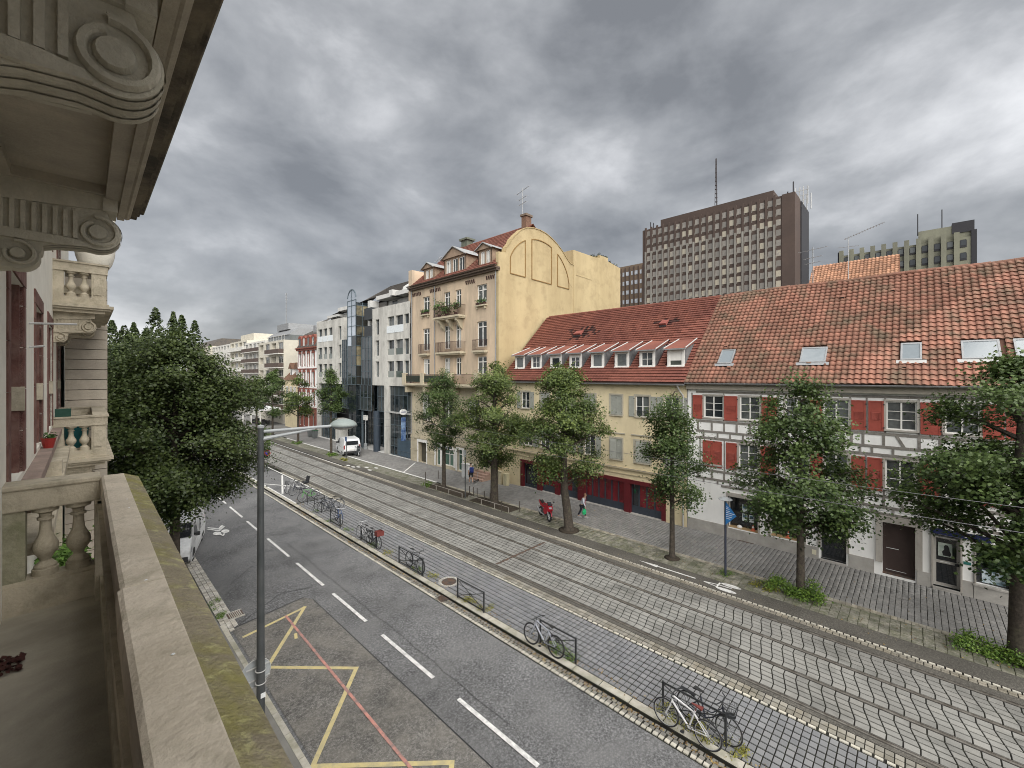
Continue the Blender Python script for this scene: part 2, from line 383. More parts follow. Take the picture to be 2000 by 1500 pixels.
dash(road, paintr, [(5.86, 18.05), (5.70, 8.9), (5.6, 3)], PZ + .017, .085, 'red_marking')
dash(road, painty, [(5.72, 16.6), (5.62, 16.25)], PZ + .010, .1, 'yellow_marking')
def disc(m, x, y, rx, ry, z, n=20, rot=0):
    m.quad(*[(x + rx * math.cos(t) * math.cos(rot) - ry * math.sin(t) * math.sin(rot), y + rx * math.cos(t) * math.sin(rot) + ry * math.sin(t) * math.cos(rot), z) for t in [2 * math.pi * k / n for k in range(n)]])
def bikemark(parent, x, y, z, sc=1, head=1):
    # painted bicycle: two wheels and frame; travel direction +Y
    m = MB(); disc(m, x - .28 * sc, y, .16 * sc, .32 * sc, z); disc(m, x + .28 * sc, y, .16 * sc, .32 * sc, z)
    m.build('cycle_marking', paintw, parent)
    dash(parent, paintw, [(x - .28 * sc, y + .2 * head), (x - .06 * sc, y + .75 * head), (x + .28 * sc, y + .55 * head), (x + .1 * sc, y + 1.15 * head)], z + .003, .07 * sc, 'cycle_marking')
    dash(parent, paintw, [(x + .28 * sc, y + .2 * head), (x + .16 * sc, y + 1.1 * head), (x - .1 * sc, y + 1.3 * head)], z + .007, .07 * sc, 'cycle_marking')
def at(u, v, z=0):
    k = (v - 732) / 822; D = (HC - z) / k; r = (u - 1000) / 822 * D
    return (sT * D + cT * r, cT * D - sT * r)
# cycle symbol and double chevron near the parked van
m = MB()
for u, v, rx, ry in ((424, 1042.5, .2, .36), (440, 1038, .2, .36)):
    x, y = at(u, v, RZ); disc(m, x, y, rx, ry, PZ + .006)
m.build('cycle_marking', paintw, road)
q1, q2, q3, q4 = at(430, 1041, RZ), at(436, 1047, RZ), at(438, 1043, RZ), at(431, 1045, RZ)
dash(road, paintw, [q1, q4, q2, q3], PZ + .01, .09, 'cycle_marking')
for dv in (0, 3.2): dash(road, paintw, [at(407, 1031.5 + dv, RZ), at(428, 1034 + dv, RZ), at(434 + dv, 1027 + dv * .6, RZ)], PZ + .009, .14, 'chevron_marking')

# left pavement and its kerb
own_walk = thing('pavement', None, None, (2, 10, -.02), kind='structure')
sheet('pavement_surface', -30, 3.86, -14, 140, -.02, M('left_walk', (.2, .195, .18), .9, .15, .8, dirt=(.12, .115, .1), dsc=.7, damt=.5), own_walk)
ks = MB().box(-.075, .075, -.49, .49, -.25, 0)
pl = [Tm(3.93, y + .5, -.01) for y in range(-12, 19)] + [Tm(4.17 - .3 * 0, y + .5, -.01) for y in []]
scatter(own_walk, 'kerb_stone', 'kerb', ks, kerbm, pl)
cs = MB().box(-.075, .075, -.085, .085, -.12, 0)
pl = []
for r_ in range(3):
    for i in range(100):
        y = 18.6 + i * .19; pl.append(Tm(3.98 + .17 * r_ + .012 * (y - 18.6) * .6, y + random.uniform(-.01, .01), RZ + .045 - .01 * r_ + random.uniform(-.01, .01), random.uniform(-.06, .06)))
scatter(own_walk, 'gutter_sett', 'gutter_setts_far', cs, settl, pl, 300)
mb = MB().box(4.25, 4.75, 19.4, 19.9, RZ + .02, RZ + .035); g = mb.build('drain_grate', iron, own_walk)
mb = MB()
for i in range(7): mb.box(4.29 + i * .063, 4.32 + i * .063, 19.43, 19.87, RZ + .036, RZ + .045)
mb.box(4.23, 4.77, 19.36, 19.4, RZ, RZ + .05); mb.box(4.23, 4.77, 19.9, 19.94, RZ, RZ + .05); mb.build('grate_bars', settl, own_walk)

# median kerb, cycle parking paving
med = thing('median', None, None, (12.5, 15, 0), kind='structure')
mb = MB(); mb.box(11.12, 14.56, -14, 150, -.19, -.022); mb.build('median_bed', bed, med)
ks = MB(); ks.prism([(-.13, -.16), (.13, -.16), (.13, 0), (-.10, 0), (-.13, -.03)], -.485, .485, 'acb')
scatter(med, 'kerb_stone', 'kerb_far', ks, kerbm, [Tm(11.27 + random.uniform(-.006, .006), y + .5, random.uniform(-.004, .004), random.uniform(-.004, .004)) for y in range(-13, 62)])
MB().box(11.14, 11.4, 62, 150, -.16, 0).build('kerb_run', kerbm, med)
sheet('gutter_bed', 10.7, 11.13, -14, 150, RZ + .004, bed, med)
pl = []; pl2 = []
for i in range(560):
    y = -9 + i * .165
    pl.append(Tm(10.79, y + random.uniform(-.012, .012), RZ + .028 + random.uniform(-.006, .006), random.uniform(-.1, .1)))
    for k in range(2): pl2.append(Tm(10.925 + .13 * k, y + .07 * k + random.uniform(-.012, .012), RZ + .015 + random.uniform(-.01, .006), random.uniform(-.1, .1)))
cs = MB().box(-.056, .056, -.062, .062, -.06, 0)
scatter(med, 'white_sett', 'white_setts_far', cs, whitest, pl)
scatter(med, 'dark_sett', 'dark_setts_far', cs, sett, pl2)
def paving(parent, name, rest, mat, x0, x1, dx, y0, y1, dy, j=.022, z=0, shift=0, jit=.003):
    t = MB(); a, b = dx / 2 - j * .85, dy / 2 - j / 2
    t.add([(-a, -b, -.05), (a, -b, -.05), (a, b, -.05), (-a, b, -.05), (-a, -b, -.006), (a, -b, -.006), (a, b, -.006), (-a, b, -.006),
           (-a + .006, -b + .006, 0), (a - .006, -b + .006, 0), (a - .006, b - .006, 0), (-a + .006, b - .006, 0)],
          [(0, 1, 5, 4), (1, 2, 6, 5), (2, 3, 7, 6), (3, 0, 4, 7), (4, 5, 9, 8), (5, 6, 10, 9), (6, 7, 11, 10), (7, 4, 8, 11), (8, 9, 10, 11)])
    pl = []; n = int((x1 - x0) / dx + .01); q = 0
    for r_ in range(int((y1 - y0) / dy)):
        for i in range(n):
            pl.append(Tm(x0 + dx * (i + .5) + random.uniform(-jit, jit) + (shift * (r_ % 2)), y0 + dy * (r_ + .5) + random.uniform(-jit, jit), z + random.uniform(-.003, .003), random.uniform(-.012, .012), random.uniform(-.006, .006)))
    scatter(parent, name, rest, t, mat, pl)
paving(med, 'paver', 'paver_field', paver, 11.42, 13.75, .233, -4, 33, .187, .026)
sheet('far_surface', 11.41, 13.74, 33, 150, -.004, asphalt, med)
for a, b in (((11.6, 36.5), (13.7, 43.2)), ((11.5, 41), (13.7, 37))): dash(med, paintw, [a, b], 0.004, .14, 'white_marking')
dash(med, paintw, [(11.42, 33), (11.42, 90)], .003, .1, 'white_marking'); 
ws = MB().box(-.042, .042, -.088, .088, -.05, .006)
scatter(med, 'white_stone', 'white_stones_far', ws, whitest, [Tm(13.83 + random.uniform(-.006, .006), -3 + .228 * i, 0, random.uniform(-.03, .03), 0, 1, random.uniform(.85, 1.1)) for i in range(165)])
dash(med, paintw, [(13.86, 34.5), (13.95, 70)], 0.0, .12, 'white_marking')
paving(med, 'border_sett', 'border_setts', M('sett_border', (.25, .24, .21), .85, .18, 2, dirt=(.16, .14, .1), dsc=1.5, damt=.6, rnd=.2), 13.9, 14.3, .2, -4, 45, .19)
mb = MB(); mb.quad((14.31, -14, -.006), (14.48, -14, -.006), (14.48, 150, -.006), (14.31, 150, -.006)); mb.build('bitumen_strip', bikem, med)

# tram tracks
tr = thing('tram_tracks', None, None, (16.6, 15, 0), kind='structure')
MB().box(14.56, 19.66, -14, 150, -.19, -.024).build('track_bed', bed, tr)
RAILS = [14.54, 15.93, 17.38, 18.79]
for i, x in enumerate(RAILS):
    mb = MB(); mb.box(x - .035, x + .03, -14, 150, -.05, .004); mb.m = 1; mb.box(x + .03, x + .07, -14, 150, -.05, -.018); mb.m = 0; mb.box(x + .07, x + .085, -14, 150, -.05, .0)
    mb.m = 1; mb.box(x - .06, x - .035, -14, 150, -.05, -.010); mb.box(x + .085, x + .105, -14, 150, -.05, -.010)
    mb.build('rail', [steel, groove], tr)
def poly_tile(pts, j=.012):
    c = np.mean(np.array(pts), 0); t = MB(); n = len(pts)
    ins = []
    for i in range(n):   # inset by joint half width
        p0, p1, p2 = [np.array(pts[(i + k - 1) % n]) for k in range(3)]
        d1 = (p1 - p0) / np.linalg.norm(p1 - p0); d2 = (p2 - p1) / np.linalg.norm(p2 - p1)
        n1_ = np.array((-d1[1], d1[0])); n2_ = np.array((-d2[1], d2[0]))
        k1 = j * (1.5 if abs(d1[1]) > abs(d1[0]) else 1); k2 = j * (1.5 if abs(d2[1]) > abs(d2[0]) else 1); A = np.array([n1_, n2_]); b = np.array([n1_ @ p1 + k1, n2_ @ p1 + k2]); ins.append(np.linalg.solve(A, b))
    ins = [p - c for p in ins]
    inn = [p * (1 - .008 / max(.05, np.linalg.norm(p))) for p in ins]
    t.add([(p[0], p[1], -.05) for p in ins] + [(p[0], p[1], -.006) for p in ins] + [(p[0], p[1], 0) for p in inn],
          [(i, (i + 1) % n, n + (i + 1) % n, n + i) for i in range(n)] + [(n + i, n + (i + 1) % n, 2 * n + (i + 1) % n, 2 * n + i) for i in range(n)] + [tuple(range(2 * n, 3 * n))])
    return t, c
for si in range(3):
    xa, xb = RAILS[si] + .105, RAILS[si + 1] - .06; wd = xb - xa; e = .27; dyy = .325; sl = .2
    cols_ = [(xa, xa + e, 0, 0), ]
    k3 = (wd - 2 * e) / 3
    for k in range(3): cols_.append((xa + e + k3 * k, xa + e + k3 * (k + 1), sl * k / 3, sl * (k + 1) / 3))
    cols_.append((xb - e, xb, sl, sl))
    for ci, (u0, u1, s0, s1) in enumerate(cols_):
        t, c = poly_tile([(u0, s0), (u1, s1), (u1, s1 + dyy), (u0, s0 + dyy)], .0155)
        pl = [Tm(c[0], c[1] - 4 + dyy * i, random.uniform(-.003, .003), random.uniform(-.01, .01), random.uniform(-.006, .006)) for i in range(196)]
        if ci in (0, 1, 2, 3, 4): scatter(tr, 'track_paver', 'track_paving', t, paverz, pl, 60)
sheet('far_track', 14.6, 18.9, 59.5, 150, -.012, paverz, tr)
# border strip right of the tracks
sheet('bitumen_strip', 18.9, 19.24, -14, 150, -.004, bikem, tr)
paving(tr, 'border_sett', 'border_setts', M('sett_border2', (.27, .25, .21), .85, .18, 2, dirt=(.16, .14, .1), dsc=1.5, damt=.6, rnd=.2), 19.25, 19.51, .13, -5, 50, .2)
scatter(tr, 'white_stone', 'white_stones_far', ws, whitest, [Tm(19.575, -5 + .2 * i, 0, random.uniform(-.03, .03), 0, 1, random.uniform(.8, .97)) for i in range(240)])
dash(tr, paintw, [(19.4, 43), (19.4, 75)], .003, .1, 'white_marking')
m = MB(); m.box(14.7, 18.5, 15.1, 15.24, -.03, .008); m.build('track_drain', iron, tr)
m = MB(); m.box(14.7, 18.5, 40.5, 40.6, -.03, .006); m.build('track_drain', iron, tr)
# cycle lane and tree strip
lane = thing('cycle_lane', None, None, (20, 15, 0), kind='structure')
sheet('lane_surface', 19.66, 20.6, -14, 150, -.004, bikem, lane)
dash(lane, paintw, [(20.05, 9.6), (20.1, 7.4)], .004, .09, 'arrow_marking')
MB().quad((20.05, 10.2, .005), (19.93, 9.2, .005), (20.18, 9.25, .005)).build('arrow_marking', paintw, lane)
m = MB(); 
for u, v in ((1411, 1141), (1429, 1152), ): x, y = at(1418 if v > 1145 else 1428, 1153 if v > 1145 else 1145); disc(m, x, y, .14, .42, .004, rot=0)
m.build('cycle_marking', paintw, lane)
dash(lane, paintw, [at(1376, 1136), at(1400, 1146), at(1406, 1139)], .006, .07, 'cycle_marking'); dash(lane, paintw, [at(1376, 1136), at(1398, 1141), at(1428, 1150)], .009, .07, 'cycle_marking')
for u, v in ((680, 909), (690, 912), (700, 912), (716, 913), (722, 918), (735, 914)):
    x, y = at(u, v); m = MB(); disc(m, x, y, .16, .34, .004, 8); m.build('worn_marking', paintw, lane)
strip = thing('tree_strip', None, None, (21.4, 15, 0), kind='structure')
MB().box(20.6, 22.12, -14, 150, -.19, -.024).build('strip_bed', M('strip_soil', (.1, .1, .065), .95, .3, 1.5, dirt=(.05, .055, .03), dsc=2, damt=.6), strip)
paving(strip, 'slab', 'slab_field', slabm, 20.62, 22.1, .246, -8, 24, .30, .02, 0, 0, .008)
sheet('strip_surface', 20.6, 22.12, 24, 150, -.01, slabm, strip)
scatter(strip, 'edge_stone', 'edge_stones_far', MB().box(-.11, .11, -.095, .095, -.05, .004), M('edge_stone', (.34, .32, .27), .85, .2, 3, dirt=(.17, .15, .1), dsc=2, damt=.6, rnd=.25), [Tm(22.24, -8 + .2 * i, random.uniform(-.004, .004), random.uniform(-.04, .04)) for i in range(190)])
dash(strip, paintw, [(22.25, 30.5), (22.2, 68)], .006, .22, 'white_marking')
dash(strip, paintw, [(22.3, 36), (25.6, 39)], .006, .14, 'white_marking')
walk = thing('sidewalk', None, None, (24.4, 15, 0), kind='structure')
MB().box(22.35, 40, -14, 150, -.19, -.022).build('walk_bed', bed, walk)
paving(walk, 'paver', 'paver_field', paverw, 22.36, 26.56, .28, -7, 66, .19, .021)
sheet('walk_far', 22.36, 30, 66, 150, -.004, paverw, walk)
# manhole in the median with a ring of setts
mh = thing('manhole_cover', 'round rusty manhole cover ringed with pale setts in the cycle parking paving', 'manhole', (11.95, 15.45, .004))
m = MB(); m.lathe([(.33, 0), (.33, .012), (.29, .014), (.28, .006), (.0, .006)], 11.95, 15.45, 28, .002); m.build('cover', iron, mh)
m = MB()
for k in range(26):
    t = 2 * math.pi * k / 26; x, y = 11.95 + .42 * math.cos(t), 15.45 + .42 * math.sin(t)
    c, s_ = math.cos(t), math.sin(t)
    m.quad(*[(x + a * c - b * s_, y + a * s_ + b * c, .012) for a, b in ((-.07, -.04), (.07, -.04), (.07, .04), (-.07, .04))])
m.build('sett_ring', settl, mh)
dg = thing('drain_grate', 'rusty square drain grate in the gutter by the kerb of the median', 'drain', (10.95, 14.6, RZ)); m = MB()
for i in range(6): m.box(10.75, 11.12, 14.4 + .08 * i, 14.445 + .08 * i, RZ + .02, RZ + .05)
m.build('bars', iron, dg)
for u, v, l_ in ((1700, 1115, 'long cellar grate in the pavement left of the brown door'), (1565, 1072, 'small cellar grate in the pavement under the second shop window'), (1457, 1058, 'small cellar grate in the pavement under the first shop window'), (1885, 1158, 'cellar grate in the pavement in front of the glazed door')):
    x, y = at(u, v); g = thing('cellar_grate', l_, 'grate', (x, y, 0), 'cellar grates along the house front'); m = MB(); ln = .75 if 'long' in l_ else .42
    m.box(x - .13, x + .13, y - ln, y + ln, -.01, .007); m.build('frame', iron, g); m = MB()
    for i in range(12): m.box(x - .11, x + .11, y - ln + .05 + i * (2 * ln - .1) / 12, y - ln + .07 + i * (2 * ln - .1) / 12, .008, .016)
    m.build('bars', iron, g)
# ------------------------------------------------------------------ building materials
plaster = M('plaster_white', (.84, .84, .83), .9, .05, 1.2, dirt=(.62, .62, .60), dsc=.7, damt=.4, streak=True, bump=.15, bsc=50)
plinthm = M('plinth_grey', (.40, .385, .36), .9, .1, 2, dirt=(.25, .24, .22), dsc=1.2, damt=.5, bump=.3, bsc=60)
stone = M('sandstone_grey', (.42, .395, .36), .9, .1, 3, dirt=(.28, .26, .23), dsc=1.5, damt=.5, streak=True, bump=.3)
timber = M('timber_grey', (.24, .225, .205), .85, .22, 6, dirt=(.14, .13, .12), dsc=4, damt=.6, bump=.4, bsc=40)
shutred = M('shutter_red', (.33, .075, .055), .6, .1, 3, dirt=(.25, .06, .045), dsc=2, damt=.5, bump=.1, fine=30)
wwhite = M('window_white', (.72, .71, .68), .6, .06, 4, bump=0)
gldark = glass('glass_dark')
glcurt = glass('glass_curtain', (.025, .03, .03), (.08, .09, .08), .08, (.5, .5, .47))
tilem = M('tile_terracotta', (.29, .14, .10), .85, .2, 1.2, dirt=(.15, .078, .056), dsc=.38, damt=.75, rnd=.15, bump=.4, bsc=40, dirt2=(.12, .10, .07), d2sc=.9, d2amt=.8, d2thr=.53)
tiler = M('tile_redbrown', (.21, .078, .056), .7, .12, 1.2, dirt=(.10, .035, .03), dsc=.6, damt=.5, rnd=.12, bump=.2, bsc=40)
tileo = M('tile_orange', (.42, .235, .15), .85, .18, 1.2, dirt=(.3, .14, .09), dsc=.6, damt=.5, rnd=.25, bump=.3, dirt2=(.15, .11, .08), d2sc=.6, d2amt=.6, d2thr=.58)
zinc = M('zinc', (.33, .34, .35), .5, .15, 2, metal=.4, dirt=(.2, .2, .2), dsc=2, damt=.5)
zincw = M('zinc_pale', (.45, .45, .44), .5, .12, 2, metal=.1, dirt=(.4, .4, .39), dsc=2, damt=.4)
dark = plain('dark_void', (.02, .02, .022), .7)
blackm = plain('black_metal', (.03, .032, .035), .45, .3)
creamy = M('plaster_cream', (.66, .57, .38), .9, .07, .8, dirt=(.52, .44, .29), dsc=.6, damt=.5, streak=True, bump=.15, dirt2=(.3, .25, .17), d2sc=1.2, d2amt=.4, d2thr=.62)
oxred = M('shopfront_red', (.105, .014, .018), .45, .1, 2, bump=.05)
redpane = M('poster_red', (.17, .012, .018), .25, .25, 1.2, dirt=(.06, .006, .01), dsc=1.5, damt=.7, bump=0, spec=.7)
bluegrey = M('panel_bluegrey', (.04, .05, .065), .5, .12, 2, bump=.05)
greyshut = M('shutter_grey', (.30, .31, .28), .7, .1, 3, bump=.05)
XF = 26.55
F1 = FAC(XF)
EZ, EX, RX_, RZ_ = 9.0, 26.1, 32.8, 15.2
SL = math.atan2(RZ_ - EZ, RX_ - EX)
def roofplace(y, sdist, lift=0):   # tile frame: local x -> -Y?, local y -> up slope, z -> normal
    m = np.eye(4)
    m[:3, 0] = (0, -1, 0); m[:3, 1] = (math.cos(SL), 0, math.sin(SL)); m[:3, 2] = (-math.sin(SL), 0, math.cos(SL))
    # local frame right-handed: x=-Y, y=up slope, z = normal
    p = (EX + sdist * math.cos(SL) - lift * math.sin(SL), y, EZ + sdist * math.sin(SL) + lift * math.cos(SL)); m[:3, 3] = p; return m
def jitm(m, a=.008):
    q = np.eye(4); q[0, 1] = random.uniform(-a, a); q[1, 0] = -q[0, 1]; q[2, 0] = random.uniform(-a, a); q[2, 3] = random.uniform(0, .004); return m @ q
def onroof(s0, s1, y0, y1, t, name, mat, parent, lift=.0):  # slab lying on the roof slope
    mb = MB(lambda a, b, c: tuple(roofplace(a, b, c)[:3, 3])); mb.box(y0, y1, s0, s1, lift, lift + t); return mb.build(name, mat, parent)

# ------------------------------------------------------------------ half timbered house
Y0, Y1 = -8.0, 10.26
ht = thing('half_timbered_house', 'white half timbered house with red shutters and a weathered orange tiled roof', 'house', (29, 1, 0))
upw = [(8.18, 9.26), (6.25, 7.28), (4.0, 5.05), (2.35, 3.38), (-.06, .99), (-1.98, -.95), (-4.2, -3.2), (-6.4, -5.4)]
loww = [(6.35, 7.33), (4.0, 5.0), (2.4, 3.35), (0, 1.02), (-1.95, -.95), (-4.2, -3.2), (-6.4, -5.4), (8.27, 9.3)]
H = [(a, b, 6.93, 8.25, .14) for a, b in upw] + [(a, b, 4.15, 5.52, .14) for a, b in loww]
shops = [(6.36, 7.90, .62, 2.42, .45), (4.24, 5.74, .68, 2.45, .45)]
doorb = (2.47, 3.50, .1, 2.38, .3); brown = (0.0, 1.12, .1, 2.55, .25); gd = (-1.41, -.58, .12, 2.32, .3); lastw = (-2.85, -1.87, .62, 2.2, .3)
H += shops + [doorb, brown, gd, lastw, (-1.5, -.5, 2.33, 2.42, .1)]
mb = MB(F1); wall_holes(mb, Y0, Y1, 0, 9.0, H)
mb.quad((Y0, 0, 0), (Y0, 9, 0), (Y0, 9, -9), (Y0, 0, -9)); mb.quad((Y1, 0, 0), (Y1, 9, 0), (Y1, 9, -9), (Y1, 0, -9)); mb.quad((Y0, 0, -12.9), (Y1, 0, -12.9), (Y1, 9, -12.9), (Y0, 9, -12.9))
mb.build('wall', plaster, ht)
MB().quad((26.6, Y0, 9), (39.4, Y0, 9), (RX_, Y0, RZ_ - .1)).build('gable', plaster, ht)
# plinth pieces
for a, b, h in ((7.98, Y1, .66), (5.82, 6.28, .6), (3.58, 4.16, .62), (1.42, 2.38, .66), (-.5, -.05, .62), (-1.78, -1.46, .66), (-8, -2.9, .62)): MB(F1).box(a, b, 0, h, -.02, .05).build('plinth', plinthm, ht)
for bx in ((6.28, 7.98, 0, .56, -.02, .05), (4.16, 5.82, 0, .62, -.02, .05), (-2.9, -1.8, 0, .56, -.02, .05)): MB(F1).box(*bx).build('plinth', plinthm, ht)
for bx in ((2.45, 3.52, 0, .1, -.2, .12), (-1.43, -.56, 0, .12, -.2, .1)): MB(F1).box(*bx).build('doorstep', plinthm, ht)
# stone surrounds of shop openings
def surr(a, b, z0, z1, w_, nm='surround', top=.16, e=.06):
    q = MB(F1); q.box(b, b + w_, z0, z1, -.1, e); q.box(a - w_, a, z0, z1, -.1, e); q.box(a - w_, b + w_, z1, z1 + top, -.1, e + .01); return q.build(nm, stone, ht)
surr(6.36, 7.90, .56, 2.42, .1, top=.22); surr(4.24, 5.74, .62, 2.45, .12, top=.2); surr(2.47, 3.50, .66, 2.38, .12, top=.22); surr(0, 1.12, .62, 2.55, .24, top=.3); surr(-1.41, -.58, .1, 2.42, .06, top=.0)
surr(-2.85, -1.87, .56, 2.2, .05, top=.05)
MB(F1).box(-2.95, -1.78, .56, .63, -.1, .1).build('sill', plinthm, ht)
# timber frame
def beam(a0, a1, b0, b1, e=.022): MB(F1).box(a0, a1, b0, b1, -.05, e).build('timber_beam', timber, ht)
def brace(a0, b0, a1, b1, w_=.13): MB(F1).prism([(a0 - w_ / 2, b0), (a0 + w_ / 2, b0), (a1 + w_ / 2, b1), (a1 - w_ / 2, b1)], -.05, .019).build('timber_brace', timber, ht)
cuts = [Y0, -5.1, -2.2, .2, 3.0, 6.0, 8.3, 9.75]
for z0, z1 in ((6.63, 6.76), (6.02, 6.15), (5.62, 5.76), (3.68, 3.81), (3.17, 3.30), (2.86, 2.98)):
    for i in range(len(cuts) - 1):
        if z0 < 3 and cuts[i + 1] > 9: continue
        beam(cuts[i], cuts[i + 1] - .006, z0, z1)
for i in range(len(cuts) - 1): beam(cuts[i], cuts[i + 1] - .006, 8.4, 8.52)
posts = [9.62, 8.82, 8.13, 7.45, 6.75, 6.17, 5.3, 4.55, 3.6, 2.95, 2.27, 1.83, 1.08, -.13, -.80, -2.05, -2.6, -3.3, -4.4, -5.6, -6.4]
for y in posts:
    for z0, z1 in ((6.155, 6.625), (3.305, 3.675)): beam(y - .055, y + .055, z0, z1, .018)
for i, y in enumerate(posts[:-1]):
    y2 = y - .33
    beam(y2 - .05, y2 + .05, 5.765, 6.015, .018); beam(y2 - .05, y2 + .05, 2.985, 3.165, .018)
for a, b in ((.62, .38), (-1.2, -1.5), (-3.6, -3.9)):
    brace(b, 6.155, a, 6.625); brace(b - .02, 3.305, a, 3.675)
for y in (9.98, 8.16, 5.38, 3.9, 3.72, 2.32, 1.69, 1.02, -.12, -.87):
    beam(y - .035, y + .035, 6.765, 8.39, .012)
for y in (9.5, 8.12, 5.36, 3.9, 1.73, 1.07, -.86): beam(y - .035, y + .035, 3.815, 5.61, .012)
# windows
for a, b in upw: win(ht, F1, (a, b, 6.93, 8.25), wwhite, gldark, .1, 2, 3, .055, surround=.035, surm=stone, sw=.09, sill=.09, sillm=stone)
for i, (a, b) in enumerate(loww[:-1]): win(ht, F1, (a, b, 4.15, 5.52), wwhite, gldark, .1, 2, 3, .055, surround=.035, surm=stone, sw=.09, sill=.09, sillm=stone)
MB(F1).box(8.2, 9.4, 4.07, 4.15, -.02, .09).build('sill', stone, ht)
def shutter(fr, a0, a1, b0, b1, mat, parent, c0=.03, slats=True):
    m = MB(fr); t = .035; s_ = .07; c1 = c0 + t
    m.box(a0, a1, b0, b1, c0, c0 + .02)
    m.box(a0, a0 + s_, b0, b1, c0 + .02, c1); m.box(a1 - s_, a1, b0, b1, c0 + .02, c1)
    hh = b1 - b0
    for z in (b0, b0 + hh * .30, b0 + hh * .62, b1 - s_): m.box(a0 + s_, a1 - s_, z, z + s_, c0 + .02, c1 - .002)
    z = b0 + hh * .30 + s_ + .02
    while slats and z < b0 + hh * .62 - .01:
        m.add([(a0 + s_ + .04, z, c1 + .012), (a1 - s_ - .04, z, c1 + .012), (a1 - s_ - .04, z + .035, c0 + .02), (a0 + s_ + .04, z + .035, c0 + .02)], [(0, 1, 2, 3)]); z += .048
    o = m.build('shutter', mat, parent)
    if slats: MB(fr).box(a0 + s_ + .03, a1 - s_ - .03, b0 + hh * .30 + s_ + .01, b0 + hh * .62 - .01, c0 + .02, c0 + .024).build('slat_shade', M('shutter_slat_shade', (.10, .018, .015), .8, .1, 3), o)  # dark red sheet paints the shade in the gaps behind the slats
    h = MB(fr)
    for z in (b0 + .15, b1 - .2): h.box(a0 - .03, a0 + .03, z, z + .05, c1, c1 + .012)
    h.build('hinge', blackm, o); return o
for a, b in ((9.35, 9.92), (7.40, 8.12), (5.43, 6.17), (3.45, 3.95), (1.72, 2.27), (1.07, 1.63), (-.83, -.17), (-2.65, -2.05), (-3.1, -2.7), (-5.2, -4.6)): shutter(F1, a, b, 6.82, 8.26, shutred, ht)
for a, b in ((8.24, 8.78), (8.79, 9.33), (7.44, 8.01), (5.50, 6.22), (3.42, 3.93), (1.75, 2.27), (1.12, 1.67), (-.81, -.11), (-2.6, -2.0)): shutter(F1, a, b, 3.98, 5.54, shutred, ht)
# ground floor openings
sg = plain('shop_glass', (.015, .018, .022), .05, 0, .9)
wood = M('window_board', (.36, .25, .13), .7, .2, 3)
paper = plain('poster_paper', (.62, .68, .70), .6)
for k, h in enumerate(shops):
    a, b, z0, z1, d = h
    w_ = MB(F1).quad((a, z0, -d + .02), (b, z0, -d + .02), (b, z1, -d + .02), (a, z1, -d + .02)).build('display_window', sg, ht)
    MB(F1).box(a, b, z0 - .02, z0 + .02, -d + .03, -.0).build('window_board', wood, w_)
    q = MB(F1); q.box(a, a + .06, z0, z1, -d + .02, -d + .07); q.box(b - .06, b, z0, z1, -d + .02, -d + .07); q.box(a + .06, b - .06, z1 - .06, z1, -d + .02, -d + .068); q.build('frame', blackm, w_)
    for i in range(3 if k else 2):
        for j in range(2):
            ya = a + (.28 if not k else .2) + i * .36; zb = z0 + .4 + j * .52
            f = MB(F1).box(ya, ya + .27, zb, zb + .42, -d + .05, -d + .06).build('listing_sheet', paper, w_)
            q = MB(F1); q.quad((ya + .03, zb + .2, -d + .062), (ya + .24, zb + .2, -d + .062), (ya + .24, zb + .38, -d + .062), (ya + .03, zb + .38, -d + .062))
            q.build('picture', M('listing_picture', (.12, .22, .3), .5, .8, 9, dirt=(.5, .42, .2) if k else (.05, .08, .1), dsc=8, damt=.8), w_)
cone = M('cone_orange', (.55, .14, .07), .6, .1, 4)
def traffic_cone(x, y, z, label):
    t = thing('traffic_cone', label, 'cone', (x, y, z), 'cones in the shop windows'); m = MB(); m.box(x - .11, x + .11, y - .11, y + .11, z, z + .02); m.build('base', cone, t)
    m = MB(); m.lathe([(.09, 0), (.06, .14)], x, y, 12, z + .02); m.build('body', cone, t); m = MB(); m.lathe([(.035, .24), (.02, .32)], x, y, 12, z + .02); m.build('tip', cone, t); m = MB(); m.lathe([(.06, .14), (.035, .24)], x, y, 12, z + .02); m.build('band', wwhite, t)
traffic_cone(XF + .2, 6.65, .64, 'orange traffic cone with white band on the board of the left shop window')
traffic_cone(XF + .2, 4.95, .70, 'orange traffic cone with white band in the right shop window behind the tree')
hel = MB(); hel.lathe([(.14, 0), (.14, .05), (.11, .11), (.05, .15)], XF + .2, 7.35, 14, .64); hel.build('helmet', wwhite, label='white rounded helmet lying on the board of the left shop window', cat='helmet', smooth=True)
a, b, z0, z1, d = doorb
dr = MB(F1).box(a, b, z0, z1, -d + .0, -d + .04).build('glass_door', sg, ht)
q = MB(F1)
for r_ in ((a, a + .09, z0, z1), (b - .09, b, z0, z1), (a + .09, b - .09, z0, z0 + .16), (a + .09, b - .09, z1 - .1, z1), (a + .09, b - .09, 1.02, 1.12)): q.box(*r_, -d + .041, -d + .08)
q.build('frame', blackm, dr)
cy_ = plain('vinyl_blue', (.12, .42, .58), .5); vw = plain('vinyl_white', (.75, .76, .76), .6)
q = MB(F1); c0 = -d + .045; q.box(2.86, 3.10, 1.78, 1.87, c0, c0 + .004); q.build('sticker', vw, dr)
MB(F1).box(2.82, 3.14, 1.66, 1.72, c0, c0 + .004).build('sticker', cy_, dr)
for z, wd in ((1.55, .16), (1.45, .17)): 
    for k in range(5): MB(F1).box(2.98 - wd + k * wd * .41, 2.98 - wd + k * wd * .41 + wd * .3, z, z + .03, c0, c0 + .003).build('small_print', vw, dr)
